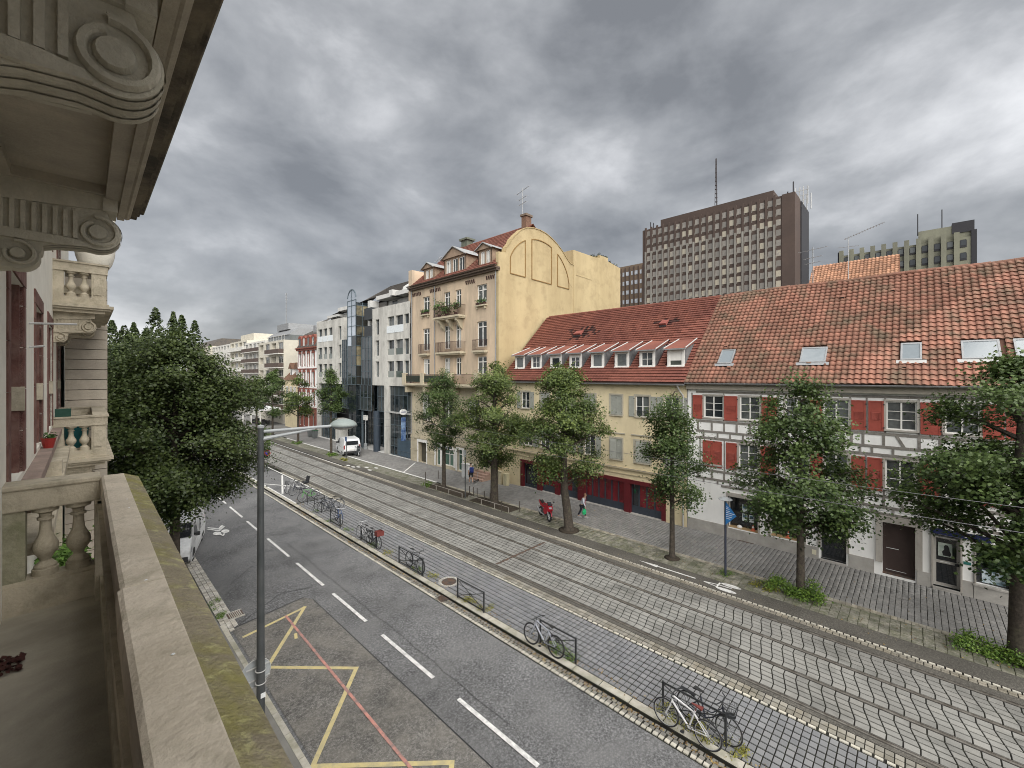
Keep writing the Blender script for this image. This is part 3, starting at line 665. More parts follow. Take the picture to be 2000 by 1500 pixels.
text('03 88 25 79 83', vw, dr, .13, facing(XF + d - .05, 2.98, 1.28), bold=.002)
a, b, z0, z1, d = brown
bd = MB(F1).box(a, b, z0 + .06, z1, -d, -d + .05).build('metal_door', M('door_brown', (.055, .038, .034), .6, .12, 2), ht)
MB(F1).box(.55, 1.0, 1.3, 1.32, -d + .05, -d + .062).build('handle_rail', vw, bd); MB(F1).box(a, b, .1, .16, -d, -.03).build('threshold', iron, bd); MB(F1).box(.3, 1.0, .28, .295, -d + .05, -d + .06).build('kick_strip', vw, bd)
a, b, z0, z1, d = gd
q = MB(F1); c0 = -d + .03; alu = M('door_alu', (.42, .40, .37), .5, .08, 3)
for r_ in ((a, a + .1, z0, z1), (b - .1, b, z0, z1), (a + .1, b - .1, z0, z0 + .12), (a + .1, b - .1, z1 - .1, z1), (a + .1, b - .1, 1.12, 1.24)): q.box(*r_, c0, c0 + .05)
gdo = q.build('glazed_door', alu, ht); MB(F1).quad((a, z0, c0 + .01), (b, z0, c0 + .01), (b, z1, c0 + .01), (a, z1, c0 + .01)).build('pane', sg, gdo)
MB(F1).box(-1.18, -.74, 1.42, 2.02, c0 + .012, c0 + .02).build('poster', M('poster_sheet', (.55, .60, .55), .6, .15, 4, dirt=(.3, .4, .35), dsc=6, damt=.6), gdo)
q = MB(F1); q.prism([(-1.12, 1.46), (-.9, 1.46), (-.86, 1.62), (-.93, 1.74), (-.92, 1.88), (-.97, 1.95), (-1.05, 1.93), (-1.09, 1.8), (-1.1, 1.7), (-1.15, 1.58)], c0 + .021, c0 + .024); q.build('poster_figure', dark, gdo)
MB(F1).box(-1.12, -.8, 1.17, 1.2, c0 + .05, c0 + .056).build('notice_strip', vw, gdo); MB(F1).box(a + .02, a + .16, 1.12, 1.22, c0 + .05, c0 + .12).build('lock', blackm, gdo)
fs = thing('fascia_sign', 'dark blue shop sign over the glazed door, partly hidden by leaves', 'sign', (XF - .1, -1.2, 2.45))
MB(F1).box(-2.3, -.48, 2.47, 2.74, .07, .12).build('board', plain('navy', (.012, .02, .09), .4), fs); text('Su', vw, fs, .24, facing(XF - .126, -1.62, 2.6)); MB(F1).box(-2.35, -.4, 2.75, 2.84, -.02, .2).build('ledge', plaster, fs)
a, b, z0, z1, d = lastw
lw = MB(F1).quad((a, z0, -d + .02), (b, z0, -d + .02), (b, z1, -d + .02), (a, z1, -d + .02)).build('display_window', sg, ht)
MB(F1).box(-2.72, -2.05, .68, 1.2, -d + .04, -d + .06).build('framed_picture', M('sea_picture', (.25, .36, .42), .5, .6, 3, dirt=(.6, .65, .68), dsc=3, damt=.8, bump=0), lw)
MB(F1).box(-1.72, -1.5, 1.35, 1.47, .0, .02).build('wall_plate', M('plate_green', (.03, .16, .14), .5, .1, 4), ht)
MB(F1).box(3.68, 3.86, .22, .46, .05, .065).build('meter_hatch', M('hatch_cream', (.62, .58, .45), .6, .08, 4), ht)
# eaves, gutter, roof
mb = MB(); mb.prism([(EX - .02, 8.93), (26.56, 8.93), (26.56, 9.12), (EX - .02, 9.02)], Y0, Y1, 'acb'); mb.build('eaves_board', M('eaves_brown', (.09, .075, .065), .8, .2, 3), ht)
mb = MB(); mb.box(26.3, 26.545, Y0, Y1, 8.62, 8.93); mb.build('cornice_board', M('cornice_beige', (.36, .33, .28), .85, .1, 3), ht)
def gutter(parent, x, y0, y1, z, mat=zinc, r=.075):
    m = MB(); n = 8; P = []
    for y in (y0, y1): P += [(x + r * math.cos(math.pi * k / n + math.pi), y, z + r * math.sin(math.pi * k / n + math.pi)) for k in range(n + 1)]
    m.add(P, [(k, k + 1, n + 2 + k, n + 1 + k) for k in range(n)]); m.box(x - r - .012, x - r, y0, y1, z - .01, z + .012); return m.build('gutter', mat, parent)
gutter(ht, 26.02, Y0, Y1 - .02, 9.0)
mb = MB(); mb.quad((EX, Y0, EZ), (EX, Y1, EZ), (RX_, Y1, RZ_), (RX_, Y0, RZ_)); mb.quad((39.5, Y0, EZ), (39.5, Y1, EZ), (RX_, Y1, RZ_), (RX_, Y0, RZ_)); mb.build('roof_deck', M('roof_under', (.10, .05, .035), .9, .2, 2), ht)
SLEN = math.hypot(RX_ - EX, RZ_ - EZ)
tw_, tl = .262, SLEN / 27
t = MB(); xsn = [0, .04, .09, .14, .18, .215, .25, .262]; zsn = [.045, .062, .058, .03, .010, .004, .012, .04]
fr_ = [(x - tw_ / 2, -.02, z + .065) for x, z in zip(xsn, zsn)]; bk = [(x - tw_ / 2, tl + .02, z + .0) for x, z in zip(xsn, zsn)]; lo = [(x - tw_ / 2, -.005, z * .6 + .008) for x, z in zip(xsn, zsn)]; n = len(xsn)
t.add(fr_ + bk + lo, [(i, i + 1, n + i + 1, n + i) for i in range(n - 1)] + [(2 * n + i, 2 * n + i + 1, i + 1, i) for i in range(n - 1)])
skl = [(8.72, 7.93, 1.6, 2.87), (4.53, 3.38, 1.58, 2.8), (.51, -.23, 1.62, 2.86), (-1.5, -2.66, 1.62, 2.87), (-3.05, -4.2, 1.62, 2.87)]
place = []
ny = int((Y1 - Y0) / tw_)
for r_ in range(27):
    for i in range(ny):
        y = Y1 - tw_ * (i + .5); s0 = r_ * tl
        if any(b_ - .05 < y < a_ + .05 and z0_ - .25 < s0 < z1_ - .05 for a_, b_, z0_, z1_ in skl): continue
        place.append(jitm(roofplace(y, s0, .03 + .028 * math.sin(y * .62 + s0 * .4) + .018 * math.sin(y * 1.7 - s0)), .012))
scatter(ht, 'roof_tile', 'roof_tiling', t, tilem, place)
m = MB().tube([(RX_, Y0, RZ_ + .03), (RX_, Y1, RZ_ + .03)], .12, 8); 
rt = MB(); rt.tube([(0, -.22, 0), (0, .2, .0)], [.13, .115], 8); scatter(ht, 'ridge_tile', 'ridge_tiles', rt, tilem, [Tm(RX_ + random.uniform(-.015, .015), Y0 + .2 + .4 * i, RZ_ + .06 + .03 * math.sin(i * .4) + random.uniform(-.012, .012), random.uniform(-.04, .04)) for i in range(int((Y1 - Y0) / .4))])
onroof(0, SLEN, Y1 - .03, Y1 + .05, .09, 'verge_flashing', tiler, ht)
skg = glass('skylight_glass', (.20, .23, .25), (.28, .31, .33), .12)
for i, (a, b, s0, s1) in enumerate(skl):
    f = MB(lambda a_, b_, c_: tuple(roofplace(a_, b_, c_)[:3, 3])); 
    for r_ in ((b, b + .07, s0, s1), (a - .07, a, s0, s1), (b + .07, a - .07, s0, s0 + .08), (b + .07, a - .07, s1 - .1, s1)): f.box(*r_, .0, .16)
    sk = f.build('skylight', zinc, ht); onroof(s0 + .06, s1 - .08, b + .06, a - .06, .01, 'pane', skg, sk, .13)
    onroof(s0 - .22, s0, b - .15, a + .15, .01, 'flashing', zinc if i < 2 else zincw, sk, .12)
for y, s_ in ((8.6, 3.2), (8.9, 2.6), (7.9, 6.6), (5.5, 7.2), (3.1, 7.3), (.9, 7.5), (-1.2, 7.6), (8.0, 1.2), (4.1, 1.5), (.4, 1.1)):
    m = MB(lambda a_, b_, c_: tuple(roofplace(a_, b_, c_)[:3, 3])); m.prism([(s_, .06), (s_ + .28, .06), (s_ + .28, .09), (s_, .17)], y - .1, y + .1, 'bca'); v = m.build('vent_tile', tilem, ht)
    m = MB(lambda a_, b_, c_: tuple(roofplace(a_, b_, c_)[:3, 3])); m.box(y - .08, y + .08, s_ - .004, s_, .09, .15); m.build('vent_mouth', dark, v)

# ------------------------------------------------------------------ yellow house with dormers
yb = thing('yellow_row_house', 'pale yellow low house with eight roof dormers and a dark red shopfront', 'house', (29, 18, 0))
F2 = FAC(26.45); YA, YB = Y1 + .003, 26.62
W2 = [(14.74, 15.63), (12.74, 13.7), (16.9, 17.9), (19.1, 20.0), (21.2, 22.1), (23.3, 24.2), (10.75, 11.7)]
H = [(a, b, 6.68, 8.06, .12) for a, b in W2] + [(a, b, 3.58, 5.02, .12) for a, b in ((14.74, 15.63), (12.68, 13.75), (16.9, 17.85), (19.1, 20.0), (21.2, 22.1), (23.0, 23.95), (10.7, 11.6))] + [(11.6, 24.3, .0, 2.3, .3)]
mb = MB(F2); wall_holes(mb, YA, YB, 0, 9.0, H); mb.quad((YA, 9, 0), (YB, 9, 0), (YB, 9, -12), (YA, 9, -12)); mb.quad((YA, 0, -12.9), (YB, 0, -12.9), (YB, 9, -12.9), (YA, 9, -12.9)); mb.build('wall', creamy, yb)
mb = MB(F2); mb.box(YA, 26.0, 2.98, 3.06, 0, .12); mb.box(YA, 26.0, 2.9, 2.98, 0, .07); mb.box(YA, 26, 2.62, 2.66, 0, .05); mb.build('string_course', M('cornice_cream', (.5, .43, .29), .9, .1, 2, dirt=(.2, .17, .12), dsc=1, damt=.4), yb)
grs = M('surround_beige', (.40, .37, .30), .9, .1, 3)
state = [0, 1, 0, 2, 0, 2, 1]
for k, (a, b) in enumerate(W2):
    w_ = win(yb, F2, (a, b, 6.68, 8.06), wwhite, gldark, .1, 2, 2, .05, surround=.03, surm=grs, sill=.1, sillm=grs)
    if state[k] == 0:
        shutter(F2, a, (a + b) / 2 - .005, 6.7, 8.05, greyshut, yb, -.03, False); shutter(F2, (a + b) / 2 + .005, b, 6.7, 8.05, greyshut, yb, -.03, False)
    else:
        shutter(F2, a - .5, a - .1, 6.66, 8.06, greyshut, yb, .02, False); shutter(F2, b + .1, b + .5, 6.66, 8.06, greyshut, yb, .02, False)
for k, (a, b, z0, z1, d) in enumerate(H[7:14]):
    w_ = win(yb, F2, (a, b, z0, z1), wwhite, gldark, .1, 2, 2, .05, surround=.03, surm=grs, sill=.1, sillm=grs)
    MB(F2).box(a - .25, b + .25, 5.38, 5.46, 0, .07).build('lintel', grs, w_)
    if k in (0, 1, 6):
        shutter(F2, a, (a + b) / 2 - .005, 3.6, 5.0, greyshut, yb, -.03, False)
        q = MB(lambda x, y, z, a=a, b=b: F2((a + b) / 2 + .01 + (x) * .93, y, z + x * .25 - .03)); q.box(0, .45, 3.6, 5.0, 0, .035); q.build('shutter', greyshut, yb)
    else:
        shutter(F2, a - .5, a - .1, 3.55, 5.02, greyshut, yb, .02, False); shutter(F2, b + .1, b + .5, 3.55, 5.02, greyshut, yb, .02, False)
m = MB(F2)
for i in range(9): m.box(12.8 + i * .1, 12.815 + i * .1, 6.75, 7.05, .02, .035)
m.box(12.74, 13.7, 7.05, 7.075, .02, .04); m.box(12.74, 13.7, 6.75, 6.765, .02, .04); m.build('window_rail', blackm, yb)
# shopfront
sf = MB(F2); cs_ = [24.3, 22.2, 18.1, 14.33, 11.74]
for y, wd in ((24.13, .17), (22.2, .22), (20.4, .2), (18.1, .32), (14.33, .24), (11.74, .14)): sf.box(y - wd, y + wd, 0, 2.06, -.25, .06)
sf.box(11.6, 24.3, 2.06, 2.32, -.25, .07); sfo = sf.build('shopfront', oxred, yb)
bays = [(22.42, 23.96, 2), (20.6, 21.98, 2), (18.42, 20.2, 3), (14.57, 17.78, 6), (11.88, 14.09, 4)]
for bi, (a, b, n) in enumerate(bays):
    wd = (b - a) / n
    for i in range(n):
        x0, x1 = a + wd * i, a + wd * (i + 1)
        q = MB(F2); q.box(x0, x0 + .05, 0, 2.06, -.22, -.17); q.box(x1 - .05, x1, 0, 2.06, -.22, -.17)
        if bi < 1: q.box(x0 + .05, x1 - .05, 0, .3, -.22, -.18)
        else: q.box(x0 + .05, x1 - .05, 0, .55, -.22, -.18); q.box(x0 + .05, x1 - .05, 1.98, 2.06, -.22, -.18)
        o = q.build('shop_panel', bluegrey, yb)
        MB(F2).quad((x0, .0, -.2), (x1, .0, -.2), (x1, 2.05, -.2), (x0, 2.05, -.2)).build('pane', redpane if (bi >= 2 and (bi, i) not in ((2, 0), (4, 3))) or (bi == 1) else sg, o)
MB(F2).box(11.6, 24.3, 0, .05, -.2, .1).build('shop_step', plinthm, yb)
mb = MB(); mb.prism([(EX - .0, 8.86), (26.46, 8.86), (26.46, 9.08), (EX, 8.98)], YA, YB, 'acb'); mb.build('eaves_board', M('eaves_dark', (.06, .05, .045), .8, .2, 3), yb)
gutter(yb, 26.02, YA + .02, YB, 8.9, zinc)
mb = MB(); mb.tube([(26.02, YA + .45, 8.86), (26.3, YA + .4, 8.5), (26.37, YA + .2, 8.2), (26.37, YA + .2, 0)], .05, 8); mb.build('downpipe', zincw, yb)
mb = MB(); mb.quad((EX, YA, EZ - .03), (EX, YB, EZ - .03), (RX_, YB, RZ_ - .03), (RX_, YA, RZ_ - .03)); mb.quad((39.5, YA, EZ), (39.5, YB, EZ), (RX_, YB, RZ_), (RX_, YA, RZ_)); mb.build('roof_deck', M('roof_under2', (.05, .02, .02), .9, .2, 2), yb)
NR = 34; tl2 = SLEN / NR; tw2 = .25
t = MB(); t.add([(-tw2 / 2 + .004, -.01, .085), (tw2 / 2 - .004, -.01, .085), (tw2 / 2 - .004, tl2 + .01, .025), (-tw2 / 2 + .004, tl2 + .01, .025), (-tw2 / 2 + .004, .012, .02), (tw2 / 2 - .004, .012, .02),
                 (-.02, -.012, .095), (.02, -.012, .095), (.02, tl2, .03), (-.02, tl2, .03)], [(0, 1, 2, 3), (4, 5, 1, 0), (6, 7, 8, 9)])
dorms = [(u, None) for u in (1016, 1048, 1086, 1124.5, 1167.5, 1215, 1264.5, 1320.5)]
XD = 27.25
def yat(u, X): r = (u - 1000) / 822; dx = sT + cT * r; t_ = X / dx; return (cT - sT * r) * t_
DY = [yat(u, XD) for u, _ in dorms]
place = []
chs = [(21.1, 5.5), (13.6, 5.9)]
for r_ in range(NR):
    for i in range(int((YB - YA) / tw2)):
        y = YA + tw2 * (i + .5); s0 = r_ * tl2
        if any(abs(y - d) < .62 and 1.35 < s0 < 5.0 - .0 * s0 and s0 < 4.2 for d in DY): continue
        place.append(jitm(roofplace(y, s0), .004))
sootm = M('tile_sooty', (.03, .016, .014), .8, .2, 2, dirt=(.09, .03, .025), dsc=2, damt=.6, rnd=.2)
def sooty(m_):
    for (yy, ss) in chs:
        s_ = (m_[0, 3] - EX) / math.cos(SL); d = math.hypot((m_[1, 3] - yy + .25) / (2.6 if yy > 18 else 1.5), (s_ - ss - .5) / (1.2 if yy > 18 else .55))
        if d < .2 + .7 * random.random(): return True
    return False
sp_ = [sooty(m_) for m_ in place]
scatter(yb, 'roof_tile', 'roof_tiling', t, tiler, [m_ for m_, s_ in zip(place, sp_) if not s_], 240); scatter(yb, 'roof_tile', 'roof_tiling', t, sootm, [m_ for m_, s_ in zip(place, sp_) if s_], 60)
rt = MB(); rt.tube([(0, -.22, 0), (0, .2, .0)], [.12, .105], 8); scatter(yb, 'ridge_tile', 'ridge_tiles', rt, tiler, [Tm(RX_, YA + .2 + .4 * i, RZ_ + .02) for i in range(int((YB - YA) / .4))])
slate = M('dormer_slate', (.13, .135, .14), .6, .2, 4, dirt=(.2, .2, .2), dsc=4, damt=.4)
ZB = EZ + (XD - EX) * math.tan(SL)
for k, y in enumerate(DY):
    d = MB(); zt = ZB + 1.13; hw = .56
    xr = XD + 2.6; zr = EZ + (xr - EX) * math.tan(SL)
    # cheeks
    for s_ in (-1, 1): d.prism([(XD, ZB - .02), (XD, zt + .04), (XD + 1.75, EZ + (XD + 1.75 - EX) * math.tan(SL) - .05)], y + s_ * hw - .03, y + s_ * hw + .03, 'acb')
    dm = d.build('dormer', slate, yb)
    q = MB(FAC(XD)); q.box(y - hw, y - hw + .15, ZB, zt, 0, .06); q.box(y + hw - .15, y + hw, ZB, zt, 0, .06); q.box(y - hw + .15, y + hw - .15, zt - .14, zt, 0, .06); q.box(y - hw - .02, y + hw + .02, ZB - .08, ZB + .03, 0, .14)
    q.build('surround', wwhite, dm)
    q = MB(FAC(XD)); a, b, z0, z1 = y - hw + .15, y + hw - .15, ZB + .03, zt - .14
    for r_ in ((a, a + .05, z0, z1), (b - .05, b, z0, z1), (a + .05, b - .05, z0, z0 + .05), (a + .05, b - .05, z1 - .05, z1)): q.box(*r_, .0, .03)
    if k in (1, 3, 6): q.box((a + b) / 2 - .02, (a + b) / 2 + .02, z0, z1, 0, .032); q.box(a, b, (z0 + z1) / 2 - .015, (z0 + z1) / 2 + .015, 0, .026)
    q.build('window_frame', wwhite, dm); MB(FAC(XD)).quad((a, z0, .01), (b, z0, .01), (b, z1, .01), (a, z1, .01)).build('pane', gldark if k not in (7,) else glcurt, dm)
    if k in (7, 2, 3): MB(FAC(XD)).box(a + .05, b - .05, z1 - (.62 if k == 7 else .2), z1 - .05, .011, .02).build('roller_blind', wwhite, dm)
    # roof of the dormer: three-sided hipped shed
    x0 = XD - .3; ze = zt + .02; q = MB()
    xe = XD + 2.0; zE = EZ + (xe - EX) * math.tan(SL) + .05
    q.add([(x0, y - .72, ze), (x0, y + .72, ze), (xe, y + .60, zE), (xe, y - .60, zE), (x0, y - .72, ze - .07), (x0, y + .72, ze - .07), (xe, y + .60, zE - .2), (xe, y - .60, zE - .2)], [(0, 1, 2, 3), (0, 1, 5, 4), (1, 2, 6, 5), (0, 3, 7, 4)])
    q.build('dormer_roof', tiler, dm)
    q = MB(); 
    for s_ in (-1, 1): q.tube([(x0, y + s_ * .72, ze + .02), (xe, y + s_ * .61, zE + .02)], .04, 6)
    q.build('dormer_edge', zincw, dm); gq = MB(); gq.box(x0 - .09, x0, y - .74, y + .74, ze - .09, ze - .01); gq.build('dormer_gutter', zinc, dm)
for (y, s_) in chs:
    sz = .36 if y > 18 else .26
    m = MB(lambda a_, b_, c_: tuple(roofplace(a_, b_, c_)[:3, 3])); m.prism([(s_ + .15, 0), (s_ + .15, .3), (s_ + .8, .12), (s_ + .8, 0)], y - sz, y + sz, 'bca'); v = m.build('roof_vent', M('vent_red', (.24, .075, .06), .7, .1, 3), yb)
    m = MB(lambda a_, b_, c_: tuple(roofplace(a_, b_, c_)[:3, 3])); m.box(y - sz, y + sz, s_ + .0, s_ + .19, .03, .12); m.build('vent_mouth', dark, v)
soot = M('soot', (.02, .015, .015), .9, .3, 3)
# ------------------------------------------------------------------ house behind, orange tiles
rb = thing('rear_house', 'house behind with a steep orange tiled roof and three skylights', 'house', (56, 4.5, 0))
m = MB(); m.quad((47, .9, 13.2), (47, 8.3, 13.2), (56, 8.0, 21.3), (56, 1.1, 21.3)); m.quad((56, 8.0, 21.3), (56, 1.1, 21.3), (64, .9, 13.2), (64, 8.3, 13.2)); m.build('roof_deck', M('roof_under3', (.2, .1, .07), .9, .2, 2), rb)
m = MB(); m.box(47.3, 63.7, 1, 8, 0, 13.4); m.add([(47.3, .98, 13.3), (63.7, .98, 13.3), (56, 1.15, 21.2), (47.3, 8.02, 13.3), (63.7, 8.02, 13.3), (56, 7.95, 21.2)], [(0, 1, 2), (3, 4, 5)]); m.build('wall', creamy, rb)
t = MB(); n = 6; xs6 = [0, .06, .12, .18, .24, .3]; zs6 = [.05, .07, .05, .01, .0, .04]; L6 = .42
t.add([(x - .15, -.02, z + .06) for x, z in zip(xs6, zs6)] + [(x - .15, L6 + .02, z) for x, z in zip(xs6, zs6)] + [(x - .15, -.015, z - .02) for x, z in zip(xs6, zs6)], [(i, i + 1, n + i + 1, n + i) for i in range(n - 1)] + [(2 * n + i, 2 * n + i + 1, i + 1, i) for i in range(n - 1)])
sl2 = math.atan2(8.1, 9); place = []
for r_ in range(29):
    for i in range(24):
        m_ = np.eye(4); m_[:3, 0] = (0, -1, 0); m_[:3, 1] = (math.cos(sl2), 0, math.sin(sl2)); m_[:3, 2] = (-math.sin(sl2), 0, math.cos(sl2)); s0 = r_ * .417
        m_[:3, 3] = (47 + s0 * math.cos(sl2), 1.1 + .29 * (i + .5) + .0, 13.2 + s0 * math.sin(sl2)); place.append(jitm(m_))
scatter(rb, 'roof_tile', 'roof_tiling', t, tileo, place, 150)
for y in (3.3, 4.8, 6.3):
    m = MB(); m.quad((50.6, y - .35, 16.75), (50.6, y + .35, 16.75), (51.4, y + .35, 17.5), (51.4, y - .35, 17.5)); m.build('skylight', skg, rb)
m = MB(); m.box(49.5, 51, 8.0, 9.0, 12, 18.35); m.build('chimney', M('brick_brown', (.22, .13, .09), .9, .2, 3), rb)
# ------------------------------------------------------------------ tall apricot house with the arched yellow gable
pink = M('plaster_apricot', (.60, .475, .345), .9, .07, .8, dirt=(.38, .31, .235), dsc=.7, damt=.75, streak=True, bump=.15)
yelg = M('plaster_yellow', (.46, .37, .215), .9, .06, .6, dirt=(.36, .28, .155), dsc=.4, damt=.7, streak=True, bump=.15, dirt2=(.3, .23, .13), d2sc=.9, d2amt=.6, d2thr=.57)
buff = M('stone_buff', (.52, .46, .34), .9, .1, 1.5, dirt=(.3, .27, .2), dsc=1, damt=.5, streak=True)
brownm = M('trim_brown', (.12, .09, .07), .8, .2, 3)
rustr = M('railing_rust', (.06, .03, .025), .6, .2, 5)
plantm = M('plant_green', (.06, .12, .03), .8, .35, 9, rnd=.2, bump=0)
TX, TC, TE = 26.15, 26.7, 40.65
F3 = FAC(TX); th = thing('tall_apricot_house', 'tall apricot house with balconies and a windowless yellow gable with an arched top', 'house', (33, 34, 0))
HD = R(87.5); gx, gy = math.sin(HD), math.cos(HD)
GAB = lambda k, z, c: (26.15 + k * gx + c * gy, TC + k * gy - c * gx, z)
rows = [(16.15, 17.85), (12.1, 14.45), (9.45, 11.2)]
wcols = [(37.15, 38.4), (33.65, 34.65), (31.9, 32.8), (28.25, 29.6)]
H = [(a, b, z0, z1, .22) for (z0, z1) in rows for a, b in wcols] + [(36.9, 38.6, 4.6, 7.45, .3), (33.2, 34.9, 4.6, 7.2, .3), (29.2, 30.9, 4.6, 7.2, .3), (37.7, 39.2, 0, 2.2, .5), (35.2, 36.0, .1, 2.3, .3), (33.0, 34.8, .3, 2.0, .3), (31.65, 32.5, .1, 2.2, .3), (27.9, 29.4, .9, 3.1, .4)]
mb = MB(F3); wall_holes(mb, TC, TE, 8.5, 18.95, [h for h in H if h[2] > 8.5])
mb.build('wall', pink, th)
mb = MB(F3); wall_holes(mb, TC, TE, 0, 8.5, [h for h in H if h[2] < 8.5]); mb.build('lower_wall', buff, th)
mb = MB(F3)
for a, b in ((39.3, 40.65), (36.1, 37.6), (26.72, 27.9)):
    for z, h in ((0, .35), (.37, .4), (.79, .4), (1.2, .12), (1.36, .4), (1.78, .4)): mb.box(a, b, z, z + h, 0, .06 if h > .2 else .1)
mb.box(39.9, 40.65, 2.3, 8.4, 0, .05); mb.box(26.72, 40.64, 2.55, 2.75, 0, .09); mb.build('rusticated_stone', buff, th)
for (z0, z1) in rows:
    for i, (a, b) in enumerate(wcols): win(th, F3, (a, b, z0, z1), wwhite, glcurt, .2, 2, 1, .08, transom=z1 - .5)
for h in H[12:15]: win(th, F3, h, wwhite, glcurt, .2, 2, 1, .09, transom=h[3] - 1.1, surround=.05, surm=buff)
frm = wwhite
for h in H[16:19]: win(th, F3, h, wwhite, glass('glass_green', (.04, .10, .075), (.09, .17, .13), .1), .22, 2 if h[1] - h[0] > 1 else 1, 1, .09, transom=h[3] - .5, surround=.08, surm=wwhite, sw=.2)
d = H[15]; dd = MB(F3).box(d[0], d[1], d[2], d[3], -.45, -.4).build('house_door', M('door_dark', (.07, .065, .05), .6, .2, 3), th); MB(F3).box(38.2, 38.26, 0.1, 2.1, -.4, -.36).build('door_bar', wwhite, dd)
q = MB(F3); q.box(37.5, 37.68, 0, 2.2, 0, .07); q.box(39.22, 39.4, 0, 2.2, 0, .07); q.box(37.5, 39.4, 2.21, 2.5, 0, .08); q.build('surround', wwhite, th)
sg_ = MB(F3).box(32.95, 34.95, 2.03, 2.32, .085, .13).build('shop_board', wwhite, th); text('CENTRE VISION', plain('ink_blue', (.02, .03, .18), .5), sg_, .2, facing(TX - .135, 33.95, 2.17), bold=.004)
# eaves and cornice with small arches
mb = MB(F3); mb.box(TC - .1, TE, 18.95, 19.1, -.1, .5); mb.box(TC - .05, TE, 18.78, 18.95, -.1, .32); mb.build('cornice', brownm, th)
gutter(th, TX - .56, TC - .2, TE, 19.2, brownm, .09)
for y in list(np.arange(27.0, 28.2, .28)) + list(np.arange(29.9, 31.2, .28)) + list(np.arange(35.2, 36.9, .28)) + list(np.arange(38.7, 40.4, .28)):
    m = MB(F3); m.prism([(y, 18.15), (y + .12, 18.15), (y + .2, 18.5), (y + .06, 18.5)], 0, .06); m.build('frieze_bracket', rustr, th)
def railing(parent, fr, a0, a1, z0, z1, c, mat, step=.13, sides=0):
    m = MB(fr); m.box(a0, a1, z1 - .03, z1, c - .02, c + .02); m.box(a0, a1, z0 + .04, z0 + .065, c - .012, c + .012)
    n = int((a1 - a0) / step)
    for i in range(n + 1): a = a0 + (a1 - a0) * i / n; m.box(a - .013, a + .013, z0, z1 - .03, c - .013, c + .013)
    if sides:
        for a in (a0, a1):
            m.box(a - .018, a + .018, z1 - .03, z1, c - sides, c - .02)
            for k in range(int(sides / step)): cc = c - sides + step * (k + .5); m.box(a - .009, a + .009, z0, z1 - .03, cc - .009, cc + .009)
    return m.build('railing', mat, parent)
def foliage(name, pts, n, leaf, mat, parent=None, **k):   # loose leaf faces gathered round points (x,y,z,r)
    pts = np.array(pts, dtype=float); idx = RNG.integers(0, len(pts), n); c = pts[idx, :3]; r = pts[idx, 3:4]
    p = c + RNG.normal(0, .5, (n, 3)) * r * np.array([1, 1, .8])
    nrm = RNG.normal(0, 1, (n, 3)); nrm[:, 2] = abs(nrm[:, 2]) + .6; nrm += (p - c) / (r + 1e-6) * .8
    return leafmesh(name, p, nrm, leaf * RNG.uniform(.7, 1.3, n), mat, RNG.random(n), parent, **k)
def leafmesh(name, p, nrm, size, mat, rnd, parent=None, shape=.8, kind=None, **k):
    n = len(p); nrm = nrm / np.linalg.norm(nrm, axis=1, keepdims=True)
    t = RNG.normal(0, 1, (n, 3)); t -= nrm * (t * nrm).sum(1, keepdims=True); t /= np.linalg.norm(t, axis=1, keepdims=True); b = np.cross(nrm, t)
    s = size[:, None]; w_ = shape * .5
    V = np.stack([p - t * s * .5, p + b * s * w_ + nrm * s * .10 - t * s * .08, p + t * s * .5 - nrm * s * .06, p - b * s * w_ + nrm * s * .10 - t * s * .08], 1).reshape(-1, 3)
    if parent is not None: loc = ORG[parent]
    else: loc = tuple(p.mean(0)[:2]) + (p[:, 2].min(),)
    V = V - np.array(loc)
    me = mkmesh(name, V, np.arange(n * 4), np.arange(n) * 4, np.full(n, 4), rnd)
    me.materials.append(mat); o = bpy.data.objects.new(name, me); COL.objects.link(o)
    if parent is not None: o.parent = parent
    else: o.location = loc
    ORG[o] = loc
    return props(o, k.get('label'), k.get('cat'), k.get('group'), kind)
def balcony(a0, a1, zf, dep, zr, posts=False):
    s_ = MB(F3); s_.box(a0, a1, zf - .18, zf, 0, dep); s_.box(a0 + .08, a1 - .08, zf - .3, zf - .18, 0, dep - .12); b = s_.build('balcony', buff, th)
    railing(b, F3, a0 + .04, a1 - .04, zf, zr, dep - .06, rustr, .13, dep - .08); return b
b4 = balcony(31.2, 35.3, 15.25, .95, 16.25)
for y in (31.8, 33.2, 34.6):
    m = MB(F3); m.prism([(15, 0), (15, .8), (14.75, .78), (14.5, .5), (14.2, .35), (13.9, 0)], y - .12, y + .12, 'bca'); m.build('console', buff, th)
b3 = balcony(31.2, 35.2, 11.75, .75, 12.75)
balcony(37.0, 38.6, 11.75, .5, 12.75); balcony(28.1, 29.8, 11.75, .5, 12.75)
for (y, zz_, g) in ((28.9, 16.1, .9), (37.8, 16.1, .9)):
    m = MB(F3); m.box(y - .75, y + .75, zz_ - .28, zz_ - .16, 0, .3); m.box(y - .6, y - .5, zz_ - .5, zz_ - .28, 0, .22); m.box(y + .5, y + .6, zz_ - .5, zz_ - .28, 0, .22); m.build('sill', buff, th)
    bx = thing('flower_box', 'window box with green plants at the %s fourth floor window of the apricot house' % ('right' if y < 30 else 'left'), 'flower box', (TX - .2, y, zz_ - .15))
    MB(F3).box(y - .6, y + .6, zz_ - .15, zz_ + .05, .02, .26).build('box', rustr, bx); foliage('plants', [(TX - .15, y + dx_, zz_ + .2, .25) for dx_ in (-.5, -.2, .1, .45)], 160, .12, plantm, bx)
